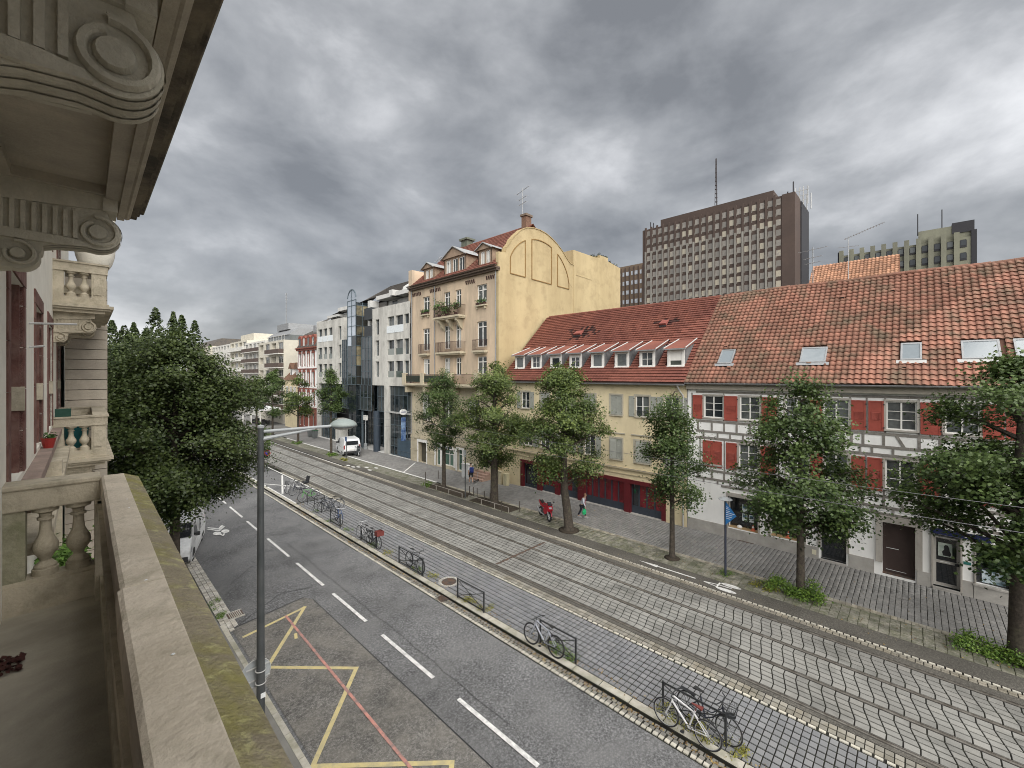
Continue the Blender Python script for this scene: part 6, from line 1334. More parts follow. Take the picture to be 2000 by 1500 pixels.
def tree(label, x, y, prof, tr, leaf, ncl, per, mat, seed, group='lime trees along the cycle lane', lean=(0, 0), clr=.42, trz=None, limbs=10, shoots=0, blob=None):
    rg = np.random.default_rng(seed); t_ = thing('street_tree', label, 'tree', (x, y, 0), group)
    zs, rs = np.array([p[0] for p in prof]), np.array([max(.15, p[1] - .22) for p in prof])
    tr *= .84; leaf *= .86; clr *= .74; ncl = int(ncl * 1.15); per = int(per * 1.05)
    zb, zt = zs[0], zs[-1]
    # trunk with a flared foot and limbs
    m = MB(); lx, ly = lean; zl = (zb + zt) * .5
    pts = [(x, y, -.02), (x + lx * .02, y + ly * .02, .25), (x + lx * .3, y + ly * .3, zb * .5), (x + lx * .8, y + ly * .8, zb), (x + lx, y + ly, zl), (x + lx, y + ly, zt - (zt - zl) * .35)]
    m.tube(pts, [tr * 1.5, tr * 1.12, tr, tr * .92, tr * .6, tr * .2], 10)
    nb = max(9, ncl // (9 if ncl < 420 else 17))
    bz = np.sort(rg.uniform(0, 1, nb) ** .9) * (zt - zb) + zb; br = np.interp(bz, zs, rs) * rg.uniform(.68, 1.22, nb); ba = np.arange(nb) * 2.4 + rg.normal(0, .35, nb)
    bi = rg.choice(nb, ncl, p=(br + .4) / (br + .4).sum()); tt = rg.uniform(.18, 1.0, ncl) ** .62; n = ncl
    an = ba[bi] + rg.normal(0, .16, n); rr = br[bi] * tt
    cz = bz[bi] + (1 - tt) * -.35 * rg.random(n) + tt * (1 - tt) * .6 + rg.normal(0, .24, n)
    lf = np.clip(cz / zb, 0, 1); cx, cy_ = x + lx * lf + rr * np.cos(an), y + ly * lf + rr * np.sin(an)
    for i in range(nb):
        z0 = max(zb * .8, min(bz[i] - br[i] * .45, zt - .5)); tx, ty = x + lx + br[i] * math.cos(ba[i]), y + ly + br[i] * math.sin(ba[i])
        m.tube([(x + lx, y + ly, z0), (x + lx + (tx - x - lx) * .5, y + ly + (ty - y - ly) * .5, (z0 + bz[i]) / 2 + .12), (tx, ty, bz[i])], [tr * .34, tr * .2, .015], 5)
    m.build('trunk', bark, t_, smooth='auto')
    idx = np.repeat(np.arange(n), per); N_ = len(idx); out = np.stack([np.cos(an), np.sin(an), np.zeros(n)], 1)
    off = rg.normal(0, 1, (N_, 3)) * np.array([clr, clr, clr * .6]); crs = rg.uniform(.65, 1.3, n)[idx][:, None]
    p = np.stack([cx, cy_, cz], 1)[idx] + off * crs
    p[:, 2] -= .25 * (off[:, :2] ** 2).sum(1)
    nrm = out[idx] * .5 + rg.normal(0, .42, (N_, 3)); nrm[:, 2] += .75
    tone = np.clip(.47 + .27 * rg.normal(0, 1, n)[idx] * .75 + rg.normal(0, .14, N_) + .18 * (p[:, 2] - zb) / (zt - zb) + off[:, 2] / clr * .10, 0, 1)  # leaf colour lightens upward, painting skylight onto crown and cluster tops
    if shoots:
        for s_ in range(shoots):
            sx, sy, sz, sh, sr = blob[s_]; k = int(300 * sh); hh = rg.random(k); rad = sr * (1 - hh) * rg.random(k) ** .5 + .05; aa = rg.uniform(0, 6.28, k)
            q = np.stack([sx + rad * np.cos(aa), sy + rad * np.sin(aa), sz + hh * sh], 1); p = np.concatenate([p, q]); nn = np.stack([np.cos(aa) * .6, np.sin(aa) * .6, np.full(k, .6)], 1) + rg.normal(0, .3, (k, 3)); nrm = np.concatenate([nrm, nn]); tone = np.concatenate([tone, np.clip(rg.normal(.45, .2, k), 0, 1)])
    global RNG
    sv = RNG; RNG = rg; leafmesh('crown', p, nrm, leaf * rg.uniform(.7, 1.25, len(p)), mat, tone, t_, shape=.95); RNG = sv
    return t_
tree('lime tree at the right edge in front of the glazed shop door', 21.9, -2.55, [(2.3, .9), (3.0, 2.2), (4.2, 2.9), (6, 3.0), (8, 2.5), (9.3, 1.5), (10.0, .4)], .34, .135, 400, 80, lime, 1)
tree('lime tree with weeds at its foot in front of the half timbered house', 21.9, 3.6, [(2.1, .4), (2.7, 1.0), (3.4, 1.9), (4.2, 2.5), (5.2, 2.75), (6.3, 2.1), (7.2, 1.75), (8.4, 1.5), (9.1, .8), (9.4, .3)], .19, .14, 250, 75, lime, 2)
tree('slim lime tree before the gap between the yellow and half timbered houses', 21.5, 9.1, [(2.6, .5), (3.2, 1.2), (3.8, 1.7), (5.0, 1.95), (6.0, 1.35), (7.5, 1.1), (8.4, .6), (8.9, .2)], .15, .125, 150, 75, lime, 3)
tree('thick trunked lime tree beside the red motorcycle', 21.0, 15.3, [(2.4, .7), (3.0, 1.6), (3.6, 2.5), (5.0, 2.75), (6.4, 2.5), (7.6, 2.1), (8.8, 1.6), (9.6, .7)], .31, .135, 300, 80, limey, 4, lean=(-.1, .35))
tree('thick trunked lime tree in the fenced soil bed', 21.4, 22.3, [(3.0, 1.0), (3.7, 2.2), (4.6, 2.9), (6.4, 2.9), (8.0, 2.4), (9.3, 1.5), (9.9, .5)], .34, .135, 300, 75, limey, 5)
tree('slim trunked lime tree in front of the small office with the white front', 21.35, 28.3, [(3.4, .9), (4.2, 1.8), (5.6, 2.2), (7.0, 2.0), (8.2, 1.5), (9.6, .6)], .19, .13, 190, 70, lime, 6)
tree('young tree beside the white van on the far pavement', 21.15, 49.9, [(3.6, .8), (4.6, 1.7), (6.2, 1.95), (8, 1.4), (9.4, .6), (10.2, .2)], .16, .17, 150, 45, lime, 7)
tree('street tree between the red trimmed house and the van', 21.7, 62.0, [(3.2, 1), (4.4, 2.0), (6.2, 2.3), (8, 1.6), (9.4, .5)], .17, .2, 140, 40, limey, 8)
tree('bushy street tree beside the cafe, second from the far end', 21.6, 72.5, [(3.2, 1), (4.4, 2.3), (6.4, 2.6), (8.4, 1.8), (9.9, .6)], .17, .22, 140, 40, lime, 9)
tree('farthest street tree beside the cafe terrace', 21.4, 80, [(3.0, 1), (4.4, 1.9), (6.4, 2.1), (8, 1.5), (9, .6)], .17, .24, 110, 36, limey, 10)
blobA = [(2.4, 23, 10.3, 2.0, .8), (1.6, 25.5, 10.0, 1.7, .8), (3.9, 24, 10.0, 2.0, .6), (.8, 22.4, 9.3, 1.4, .8), (3.3, 21.6, 9.6, 1.4, .6)]
gl_ = 'trees along the near pavement'
tree('big dark maple filling the view left of the street lamp, over the parked van', 2.95, 22.3, [(3.9, 1.0), (4.6, 2.3), (5.6, 3.0), (7.0, 3.3), (8.8, 2.8), (10.0, 2.0), (10.8, .7)], .22, .12, 900, 85, limed, 21, gl_, (0, 0), .42, limbs=16, shoots=5, blob=blobA)
tree('second dark maple just behind the big one', 2.2, 29.5, [(2.8, 1.2), (4, 3), (6.5, 3.8), (9, 3.0), (10.8, 1.2), (11.5, .4)], .22, .16, 330, 60, limed, 22, gl_, shoots=2, blob=[(4.2, 29.5, 10.6, 2.2, .8), (1.4, 30, 10.3, 2.0, .8)])
tree('third dark maple in the row, its top against the sky', 2.6, 38.5, [(2.8, 1.2), (4, 3), (6.5, 3.8), (9, 3.0), (11, 1.4), (12.2, .4)], .22, .2, 300, 50, limed, 23, gl_, shoots=2, blob=[(5.0, 38.5, 11, 3.0, .9), (3.0, 40, 11, 2.2, .8)])
tree('fourth dark maple in the row', 2.2, 49, [(2.8, 1.2), (4, 3), (6.5, 4.2), (9, 3.2), (11, 1.6), (12, .4)], .22, .26, 220, 45, limed, 24, gl_, shoots=1, blob=[(4.5, 49, 11, 2.6, 1)])
tree('fifth dark maple in the row near the bend of the street', 2.4, 61, [(2.8, 1.2), (4, 3), (6.5, 4.2), (9, 3.2), (11.4, 1.4)], .22, .3, 200, 40, limed, 25, gl_)
tree('last dark maple of the row seen at the far end of the street', 3.0, 76, [(2.8, 1.2), (4, 3), (6.5, 4.2), (9, 3.2), (11.4, 1.4)], .22, .36, 180, 36, limed, 26, gl_)
tree('small sapling beside the round no parking sign', 12.95, 46.0, [(1.6, .3), (2.4, .9), (3.4, .9), (4.2, .3)], .05, .16, 40, 22, lime, 27, None, clr=.25, limbs=4)
# ------------------------------------------------------------------ weeds
weedm = leafmat('weed_green', (.05, .11, .02), (.19, .29, .05)); weedy = leafmat('weed_yellow', (.12, .13, .03), (.36, .34, .06))
def weeds(label, pts, n, leaf, mat=weedm): foliage('weeds', pts, n, leaf, mat, kind='stuff', label=label, cat='weeds')
rr_ = lambda a, b: random.uniform(a, b)
weeds('bright green weeds round the foot of the tree before the half timbered house', [(21.6 + rr_(-.45, .5), 3.8 + rr_(-1.0, .9), rr_(.1, .3), .25) for _ in range(22)] + [(21.7, 3.1, .6, .3), (22, 3.2, .5, .3), (21.3, 4.4, .4, .3)], 3600, .07)
weeds('tall bright weeds at the foot of the tree at the right edge', [(21.5 + rr_(-.5, .5), -1.9 + rr_(-1.2, .9), rr_(.08, .3), .25) for _ in range(22)], 3400, .07)
weeds('yellowish weeds by the pavement strip left of the tree', [(21.4 + rr_(-.35, .35), 5.0 + rr_(-.6, .6), .06, .2) for _ in range(8)], 700, .06, weedy)
for u, v, n in ((615, 1000, 160), (700, 1075, 260), (735, 1085, 300), (795, 1118, 260), (815, 1135, 240), (910, 1180, 420), (930, 1195, 300), (1065, 1285, 500), (1090, 1300, 260), (1045, 1270, 150), (1300, 1400, 420), (1340, 1430, 420), (1370, 1460, 420), (1415, 1490, 300), (660, 1040, 200), (645, 1018, 160)):
    x, y = at(u, v); weeds('low weeds in the paving below the bicycle stands', [(11.5 + rr_(-.12, .35), y + rr_(-.3, .3), .02, .16) for _ in range(5)], n, .045, weedm if n % 3 else weedy)
weeds('patch of weeds at the foot of the tree by the white van', [(21.1 + rr_(-.5, .5), 49.6 + rr_(-.7, .7), .12, .25) for _ in range(10)], 500, .12)
weeds('small tuft of weeds under the scooter', [(20.9 + rr_(-.3, .3), 46 + rr_(-.7, .7), .06, .2) for _ in range(8)], 300, .1, weedy)
weeds('green plants at the left end of the fenced soil bed', [(21.0 + rr_(-.3, .3), 30.0 + rr_(-.5, .5), .15, .22) for _ in range(8)], 500, .09)
weeds('weeds at the foot of the street tree before the red house', [(21.6 + rr_(-.6, .6), 61.6 + rr_(-.8, .8), .1, .25) for _ in range(8)], 300, .14)
weeds('plants growing in the crack beside the near gutter setts', [(4.15 + rr_(-.2, .1), 20.6 + rr_(-.9, .9), RZ + .08, .12) for _ in range(12)], 900, .035)
weeds('weeds round the foot of the pole with the blue arrow sign', [(21.35 + rr_(-.3, .3), 6.5 + rr_(-.3, .3), .08, .16) for _ in range(5)], 300, .05)
# dark soil beds round the trees
for x0, x1, y0, y1, l_ in ((20.75, 22.0, 20.2, 24.4, 'near'), (20.75, 22.0, 25.2, 30.2, 'far')):
    b_ = thing('soil_bed', 'dark soil bed with a low rail, the %s one of the two' % ('nearer' if l_ == 'near' else 'farther'), 'planting bed', ((x0 + x1) / 2, (y0 + y1) / 2, 0), 'soil beds beside the cycle lane')
    m = MB(); P = []; nx, ny_ = 8, 20
    for j in range(ny_):
        for i in range(nx): P.append((x0 + (x1 - x0) * i / (nx - 1), y0 + (y1 - y0) * j / (ny_ - 1), .01 + (0 if i in (0, nx - 1) or j in (0, ny_ - 1) else rr_(.02, .12))))
    m.add(P, [(j * nx + i, j * nx + i + 1, (j + 1) * nx + i + 1, (j + 1) * nx + i) for j in range(ny_ - 1) for i in range(nx - 1)]); m.build('soil', soil, b_, smooth=True)
    m = MB()
    for y in np.linspace(y0, y1, 4): m.box(x0 - .02, x0 + .02, y - .02, y + .02, 0, .38)
    m.box(x0 - .015, x0 + .015, y0, y1, .36, .39); m.build('low_rail', M('rail_wood', (.3, .28, .25), .8, .2, 4), b_)
for i, (u, v) in enumerate(((917, 968), (925, 970), (932, 972), (946, 978), (957, 983), (980, 1000), (1015, 1000), (831, 938), (856, 935))):
    x, y = at(u, v); MB().tube([(x, y, 0), (x, y, .75)], .035, 6).build('bed_stake', M('stake_dark', (.07, .06, .05), .8, .2, 4), label='short dark stake by the soil beds, ' + ('nearest the thin pole', 'second from the thin pole', 'third from the thin pole', 'left of the thick trunk', 'beside the thick trunk', 'right of the thick trunk', 'nearest the motorcycle', 'farthest away', 'behind the slim trunk')[i], cat='stake', group='stakes round the soil beds')
for (x, y, r_) in ((21.9, 3.6, .55), (21.0, 15.3, .65), (21.9, -2.55, .6), (21.5, 9.1, .4)):
    m = MB(); m.lathe([(r_, 0), (r_ * .7, .05), (.01, .07)], x, y, 14, .004); m.build('tree_pit', soil, kind='structure', smooth=True)

# fallen leaves along the kerb and on the paving
lp_ = []
for i in range(1400):
    y = random.uniform(2, 34) ; lp_.append((random.gauss(11.02, .06), y, RZ + .03) if i % 3 else (random.gauss(11.55, .14), y, .008))
for i in range(500): lp_.append((random.uniform(19.7, 25.5), random.uniform(-3, 30), .01))
lp_ = np.array(lp_); nr = RNG.normal(0, .25, (len(lp_), 3)); nr[:, 2] = 1
leafmesh('fallen_leaves', lp_, nr, RNG.uniform(.03, .08, len(lp_)), leafmat('leaf_fallen', (.10, .05, .02), (.36, .26, .10), .05), RNG.random(len(lp_)), kind='stuff', label='brown fallen leaves along the kerb and on the pavement', cat='leaves')
# ------------------------------------------------------------------ street lamp and signs
poleg = M('pole_grey', (.075, .082, .085), .5, .15, 2, metal=.2, dirt=(.12, .12, .12), dsc=2, damt=.4)
greym = M('grey_metal', (.36, .38, .39), .5, .12, 3, metal=.1)
lp = thing('street_lamp', 'tall grey street lamp with a domed head on a side arm before the balcony', 'street lamp', (3.06, 11.12, -.02))
m = MB(); m.tube([(3.06, 11.12, -.02), (3.06, 11.12, 1.2), (3.06, 11.12, 8.26)], [.095, .09, .064], 18); m.build('pole', poleg, lp, smooth='auto')
m = MB(); m.tube([(3.06, 11.12, 8.16), (4.72, 11.12, 8.15)], .038, 10); m.tube([(3.06, 11.12, 7.98), (4.3, 11.12, 8.12)], [.05, .03], 8); m.lathe([(.072, 0), (.075, .05), (.03, .07)], 3.06, 11.12, 14, 8.25); m.build('arm', greym, lp, smooth='auto')
m = MB(); m.lathe([(.34, 0), (.35, .02), (.325, .065), (.26, .125), (.155, .17), (.03, .19)], 5.04, 11.12, 28, 8.13); m.build('lamp_head', M('lamp_shell', (.27, .31, .30), .45, .08, 3), lp, smooth=True)
m = MB(); m.torus((5.04, 11.12, 8.12), .34, .02, 'z', 28, 6); m.build('rim', poleg, lp, smooth=True)
m = MB(); m.lathe([(.02, -.09), (.13, -.08), (.22, -.05), (.29, 0)], 5.04, 11.12, 24, 8.11); m.build('lamp_glass', plain('lamp_glass', (.55, .56, .54), .3), lp, smooth=True)
rs = thing('round_sign', 'round grey road sign seen from behind, clamped to the lamp post', 'road sign', (3.06, 11.3, 2.4))
m = MB(lambda a, b, c: (3.0 + a, 11.3 + c, 2.42 + b)); n = 32
m.prism([(.32 * math.cos(2 * math.pi * k / n), .32 * math.sin(2 * math.pi * k / n)) for k in range(n)], 0, .012); m.build('disc', greym, rs)
m = MB(); m.torus((3.0, 11.3, 2.42), .322, .012, 'y', 32, 6); m.build('edge', zincw, rs)
for z in (2.27, 2.56): m = MB(); m.box(2.8, 3.3, 11.265, 11.295, z - .012, z + .012); m.build('bracket', zincw, rs); m = MB(); m.torus((3.06, 11.12, z), .108, .012, 'z', 20, 5); m.build('clamp', zincw, rs)
m = MB(); m.box(3.03, 3.13, 11.005, 11.015, 1.95, 2.06); m.build('sticker', vw, lp)
bp_ = thing('direction_sign', 'blue arrow shaped direction sign with white lettering on a dark pole', 'sign', (21.32, 6.47, 0))
m = MB(); m.tube([(21.32, 6.47, 0), (21.32, 6.47, 3.62)], .05, 12); m.build('pole', M('pole_blue_black', (.035, .04, .06), .5, .2, 4), bp_)
m = MB(); m.lathe([(.03, 0), (.30, .03), (.31, .05), (.12, .14), (.02, .16)], 21.32, 6.47, 16, 3.58, 1, 1); m.build('cap', greym, bp_)
bang = lambda a, b, c: (21.26 - .25 * a - c * .97, 6.44 - a * .97 + .0, b)
m = MB(bang); m.prism([(0, 2.44), (0, 3.54), (.52, 2.98)], 0, .02); m.build('board', plain('sign_blue', (.02, .16, .42), .45), bp_)
m = MB(bang)
for i, (z, l_) in enumerate(((3.30, .13), (3.22, .17), (3.12, .2), (3.04, .42), (2.95, .3), (2.86, .26), (2.77, .22))):
    x = .03
    while x < l_: ww = .018 + .012 * ((i * 7 + int(x * 100)) % 3); m.box(x, x + ww, z - .014, z + .014, .021, .024); x += ww + .008
m.build('lettering', vw, bp_)
def post(x, y, h, label, name='sign_post'):
    t_ = thing(name, label, 'post', (x, y, 0)); MB().tube([(x, y, 0), (x, y, h)], .045, 8).build('pole', poleg, t_); return t_
p2 = post(20.9, 25.0, 3.7, 'thin dark pole with a small sign between the two fenced soil beds'); MB().box(20.84, 20.88, 24.85, 25.15, 3.2, 3.7).build('plate', greym, p2)
p3 = post(21.35, 46.3, 2.5, 'short dark post with a narrow blue plate beside the white van'); MB().box(21.28, 21.3, 46.1, 46.5, 2.0, 2.5).build('plate', plain('plate_blue', (.03, .08, .2), .5), p3)
np_ = thing('no_parking_sign', 'round red and blue no parking sign on a thin post in the median', 'road sign', (12.94, 45, 0)); MB().tube([(12.94, 45, 0), (12.94, 45, 2.25)], .04, 8).build('pole', poleg, np_)
fs_ = lambda a, b, c: (12.94 + a * .7, 45 - a * .7 - c, 2.0 + b)
n = 24; m = MB(fs_); m.prism([(.3 * math.cos(2 * math.pi * k / n), .3 * math.sin(2 * math.pi * k / n)) for k in range(n)], .04, .06); m.build('rim_disc', plain('sign_red', (.4, .03, .04), .5), np_); m = MB(fs_); m.prism([(.22 * math.cos(2 * math.pi * k / n), .22 * math.sin(2 * math.pi * k / n)) for k in range(n)], .061, .066); m.build('blue_disc', plain('sign_blue2', (.05, .05, .3), .5), np_); MB(fs_).prism([(-.2, .17), (-.17, .2), (.2, -.17), (.17, -.2)], .067, .07).build('bar', plain('sign_red'  , (.4, .03, .04)), np_)
x, y = at(714, 877); tp = thing('light_column', 'slim grey light column with white fittings before the glass front', 'street light', (x, y, 0)); m = MB(); m.lathe([(.25, 0), (.22, .7), (.08, .75), (.07, 4.2), (.04, 4.25)], x, y, 10); m.build('column', greym, tp); m = MB(); m.box(x - .15, x + .15, y - .35, y - .1, 3.7, 4.3); m.box(x - .15, x + .15, y + .1, y + .35, 3.7, 4.3); m.build('fittings', wwhite, tp)
os_ = thing('oval_sign', 'white oval shop sign with dark blue lettering projecting beside the glass front', 'sign', (25.4, 40.9, 5)); n = 24
D_ = lambda a, b, c: (25.45 + a, 41.15 - c, 5.35 + b)
m = MB(D_); m.prism([(.38 * math.cos(2 * math.pi * k / n) * 1.15, .3 * math.sin(2 * math.pi * k / n) * 1.05) for k in range(n)], -.06, .06); m.build('panel', vw, os_); text('VENEZIA', plain('ink_blue', (.02, .03, .18)), os_, .16, Matrix(((1, 0, 0, 25.45), (0, 0, -1, 41.08), (0, 1, 0, 5.35), (0, 0, 0, 1))), bold=.003); MB().box(25.8, 26.2, 41.1, 41.2, 5.3, 5.4).build('bracket', greym, os_)
b2 = thing('blue_banner', 'blue upright shop banner under the white oval sign', 'banner', (25.5, 41.1, 2)); MB(D_).box(-.25, .3, -3.2, -.6, -.03, .03).build('cloth', M('banner_blue', (.05, .10, .25), .7, .3, 3, dirt=(.35, .5, .7), dsc=2, damt=.6), b2)
# overhead wires
wire = plain('wire', (.16, .16, .17), .4, .6)
for k, X in enumerate((15.25, 18.1)):
    cu = MB(); pts = []
    for s_ in range(-1, 5):
        a, b = s_ * 28 - 6, s_ * 28 + 22
        for i in range(8): t_ = i / 8; pts.append((X + .15 * (1 if s_ % 2 else -1) * (1 - 2 * t_) , a + (b - a) * t_, 5.95 - .18 * 4 * t_ * (1 - t_)))
    cu.tube(pts, .008, 5); cu.build('contact_wire', wire, label='overhead tram wire above the %s pair of rails' % ('nearer' if k == 0 else 'farther'), cat='wire')
for y, z, l_ in ((50, 7.2, 'nearer'), (78, 7.2, 'farther')): MB().tube([(26.2, y, z), (18.1, y, z - .75), (15.25, y, z - .78), (4, y + 1, z)], .012, 5).build('span_wire', wire, label='span wire crossing the street above the tracks, the %s one' % l_, cat='wire')
# ------------------------------------------------------------------ bicycle stands and bicycles
rackm = M('stand_black', (.035, .037, .04), .45, .2, 4, metal=.3)
def stand(y0, y1, x, label, h=.84):
    t_ = thing('bicycle_stand', label, 'bicycle stand', (x, (y0 + y1) / 2, 0), 'bicycle stands along the kerb')
    for y in (y0, y1): MB().tube([(x, y, 0), (x, y, h)], .032, 8).build('post', rackm, t_)
    MB().tube([(x, y0, h - .03), (x, y1, h - .03)], .022, 8).build('top_rail', rackm, t_)
    m = MB(); m.tube([(x, y0, .08), (x, y1, .08)], .018, 6); m.tube([(x, y0, .1), (x, y1, h - .08)], .014, 6); m.tube([(x, y1, .1), (x, y0, h - .08)], .014, 6); m.torus((x, (y0 + y1) / 2, h / 2), .07, .014, 'x', 12, 5); m.build('cross_braces', rackm, t_); return t_
stand(12.44, 14.09, 11.36, 'empty black cross braced stand beside the manhole cover'); stand(8.07, 9.59, 11.46, 'black stand with the silver bicycle leaning on it'); stand(3.5, 5.15, 11.55, 'nearest black stand holding the white and the dark bicycles')
stand(16.76, 18.85, 11.42, 'black stand with one dark mountain bike just beyond the manhole'); stand(21.28, 23.07, 11.5, 'black stand holding the bicycle with a red crate'); stand(25.8, 27.19, 11.5, 'black stand at the near end of the far bicycle cluster')
for i, y in enumerate((29.6, 30.9, 32.2)):
    t_ = thing('hoop_stand', 'dark hoop stand among the far cluster of bicycles, %s of three' % ('nearest', 'middle', 'farthest')[i], 'bicycle stand', (12.2, y, 0), 'hoop stands'); MB().tube([(11.9, y, 0), (11.9, y, .75), (12.0, y, .85), (12.5, y, .85), (12.6, y, .75), (12.6, y, 0)], .025, 8).build('hoop', rackm, t_)
rub = plain('tyre_rubber', (.02, .02, .022), .8); rim = plain('rim_alloy', (.45, .46, .47), .35, .6); sadb = plain('saddle_black', (.02, .02, .02), .6)
def bicycle(fpx, rpx, label, frame, fat=.02, saddle=None, basket=None, step=False, lean=5, mud=False, rimm=None, steer=0, childseat=False):
    fx, fy = at(*fpx); rx, ry = at(*rpx); cx, cy_ = (fx + rx) / 2, (fy + ry) / 2; hd = math.atan2(fy - ry, fx - rx)
    t_ = thing('bicycle', label, 'bicycle', (0, 0, 0), 'parked bicycles'); Rw = .35; wb = .54
    for s_ in (1, -1):
        m = MB(); m.torus((s_ * wb, 0, Rw), Rw - .035, .010, 'y', 28, 5)
        for k in range(18): a = 2 * math.pi * k / 18; m.tube([(s_ * wb, .02 * (1 if k % 2 else -1), Rw), (s_ * wb + (Rw - .04) * math.cos(a), 0, Rw + (Rw - .04) * math.sin(a))], .0025, 3, False)
        m.tube([(s_ * wb, -.045, Rw), (s_ * wb, .045, Rw)], .02, 8)
        w_ = m.build('wheel', rimm or rim, t_); m = MB(); m.torus((s_ * wb, 0, Rw), Rw - .016, fat * 1.05, 'y', 32, 6); m.build('tyre', rub, w_, smooth=True)
        if mud: m = MB(); m.torus((s_ * wb, 0, Rw), Rw + .02, .014, 'y', 16, 4, R(20 if s_ < 0 else 10), R(200 if s_ < 0 else 130)); m.build('mudguard', frame, w_)
    bb, st, hd_t, hd_b, ax = (-.07, 0, .29), (-.22, 0, .78), (.36, 0, .86), (.39, 0, .72), (-wb, 0, Rw)
    m = MB()
    if step: m.tube([bb, (.12, 0, .42), hd_b], .017, 8); m.tube([(-.15, 0, .5), (.1, 0, .52), (.37, 0, .8)], .014, 8)
    else: m.tube([bb, hd_b], .026, 8); m.tube([(-.20, 0, .72), hd_t], .021, 8)
    m.tube([bb, st], .021, 8)
    for s_ in (-.05, .05): m.tube([(bb[0], s_ * .6, bb[2]), (ax[0], s_, ax[2])], .013, 6); m.tube([(-.19, s_ * .3, .70), (ax[0], s_, ax[2])], .012, 6)
    m.tube([hd_t, hd_b], .021, 8); m.build('frame', frame, t_, smooth='auto')
    m = MB()
    for s_ in (-.05, .05): m.tube([(.385, s_ * .8, .72), (.42, s_, .6), (wb, s_, Rw)], .015, 6)
    m.build('fork', frame, t_)
    m = MB(); m.tube([hd_t, (.345, 0, .95)], .014, 6); m.tube([(.22, -.3, .99), (.32, -.24, .97), (.355, 0, .96), (.32, .24, .97), (.22, .3, .99)], .016, 6); m.build('handlebar', blackm if not mud else rim, t_)
    m = MB(); m.tube([st, (-.25, 0, .90)], .012, 6); m.add([(-.40, -.075, .93), (-.40, .075, .93), (-.25, .05, .925), (-.12, .02, .93), (-.12, -.02, .93), (-.25, -.05, .925), (-.40, -.07, .89), (-.40, .07, .89), (-.14, 0, .90)], [(0, 1, 2, 3, 4, 5), (0, 6, 7, 1), (1, 7, 8, 3, 2), (0, 5, 4, 8, 6)]); m.build('saddle', saddle or sadb, t_)
    m = MB(); m.torus((bb[0], .05, bb[2]), .085, .008, 'y', 18, 4); m.tube([(bb[0], .07, bb[2]), (bb[0] + .12, .07, bb[2] - .12)], .008, 4); m.tube([(bb[0], -.07, bb[2]), (bb[0] - .12, -.07, bb[2] + .12)], .008, 4); m.box(bb[0] + .08, bb[0] + .17, .07, .15, bb[2] - .14, bb[2] - .115); m.box(bb[0] - .17, bb[0] - .08, -.15, -.07, bb[2] + .115, bb[2] + .14); m.tube([(bb[0], .05, bb[2] + .085), (ax[0], .05, ax[2] + .03)], .004, 4); m.tube([(bb[0], .05, bb[2] - .085), (ax[0], .05, ax[2] - .03)], .004, 4); m.build('chainset', blackm, t_)
    if mud or basket or childseat: m = MB(); m.box(-.78, -.36, -.06, .06, .70, .715); m.tube([(-.7, .06, .7), (-wb, .05, Rw)], .006, 4); m.tube([(-.7, -.06, .7), (-wb, -.05, Rw)], .006, 4); m.build('carrier', blackm, t_)
    if basket == 'round':
        m = MB(); 
        for r_, z in ((.13, .72), (.15, .82), (.17, .92), (.18, 1.0)): m.torus((.56, 0, z), r_, .006, 'z', 18, 4)
        for k in range(18): a = 2 * math.pi * k / 18; m.tube([(.56 + .13 * math.cos(a), .13 * math.sin(a), .72), (.56 + .18 * math.cos(a), .18 * math.sin(a), 1.0)], .004, 3, False)
        m.lathe([(.13, 0), (.001, .004)], .56, 0, 14, .715); m.build('basket', blackm, t_)
    if basket == 'crate': m = MB(); m.box(.42, .74, -.2, .2, .74, .76); m.box(.42, .44, -.2, .2, .76, .98); m.box(.72, .74, -.2, .2, .76, .98); m.box(.44, .72, -.2, -.18, .76, .98); m.box(.44, .72, .18, .2, .76, .98); m.build('crate', M('crate_red', (.16, .04, .035), .7, .2, 6), t_)
    if childseat: m = MB(); m.prism([(-.75, .75), (-.4, .75), (-.36, .8), (-.66, .85), (-.78, 1.25), (-.86, 1.25)], -.14, .14, 'acb'); m.build('child_seat', blackm, t_, bevel=.02)
    t_.location = (cx, cy_, .002); t_.rotation_euler = (R(lean), 0, hd); return t_
bw_ = plain('bike_white', (.62, .62, .63), .4, .2); bsil = plain('bike_silver', (.40, .42, .48), .35, .4); bdk = plain('bike_dark', (.03, .035, .05), .4, .2); bgr = plain('bike_grey', (.22, .23, .25), .4, .3); bgn = plain('bike_green', (.12, .35, .10), .4); bblu = plain('bike_blue', (.08, .12, .24), .4, .2)
bicycle((1034, 1256), (1087, 1286), 'silver blue bicycle leaning on its own stand, with black wheels', bsil, .024, rimm=rub, lean=7)
bicycle((1295, 1414), (1387, 1468), 'white bicycle with a brown saddle, nearest the kerb', bw_, .02, plain('saddle_brown', (.15, .035, .03), .5), lean=5)
bicycle((1430, 1459), (1338, 1398), 'dark bicycle with a round wire basket behind the white bicycle', bdk, .018, basket='round', step=True, lean=-4)
bicycle((833, 1128), (788, 1099), 'dark mountain bike with white grips at the stand beyond the manhole', bgr, .024, lean=-4)
bicycle((695, 1046), (723, 1064), 'pale grey city bike with raised handlebar', bw_, .02, step=True, mud=True, lean=5)
bicycle((746, 1077), (714, 1057), 'black bicycle with a dark red crate over the front wheel', bdk, .022, basket='crate', lean=-3)
bicycle((670, 1030), (652, 1012), 'dark blue bicycle with a black bag on its carrier', bblu, .02, lean=-6, mud=True)
bicycle((619, 1001), (657, 999), 'black bicycle at the near end of the far cluster, front wheel towards the kerb', bdk, .018, lean=3)
bicycle((630, 999), (662, 994), 'grey bicycle tucked against the black one in the far cluster', bgr, .018, mud=True, lean=3)
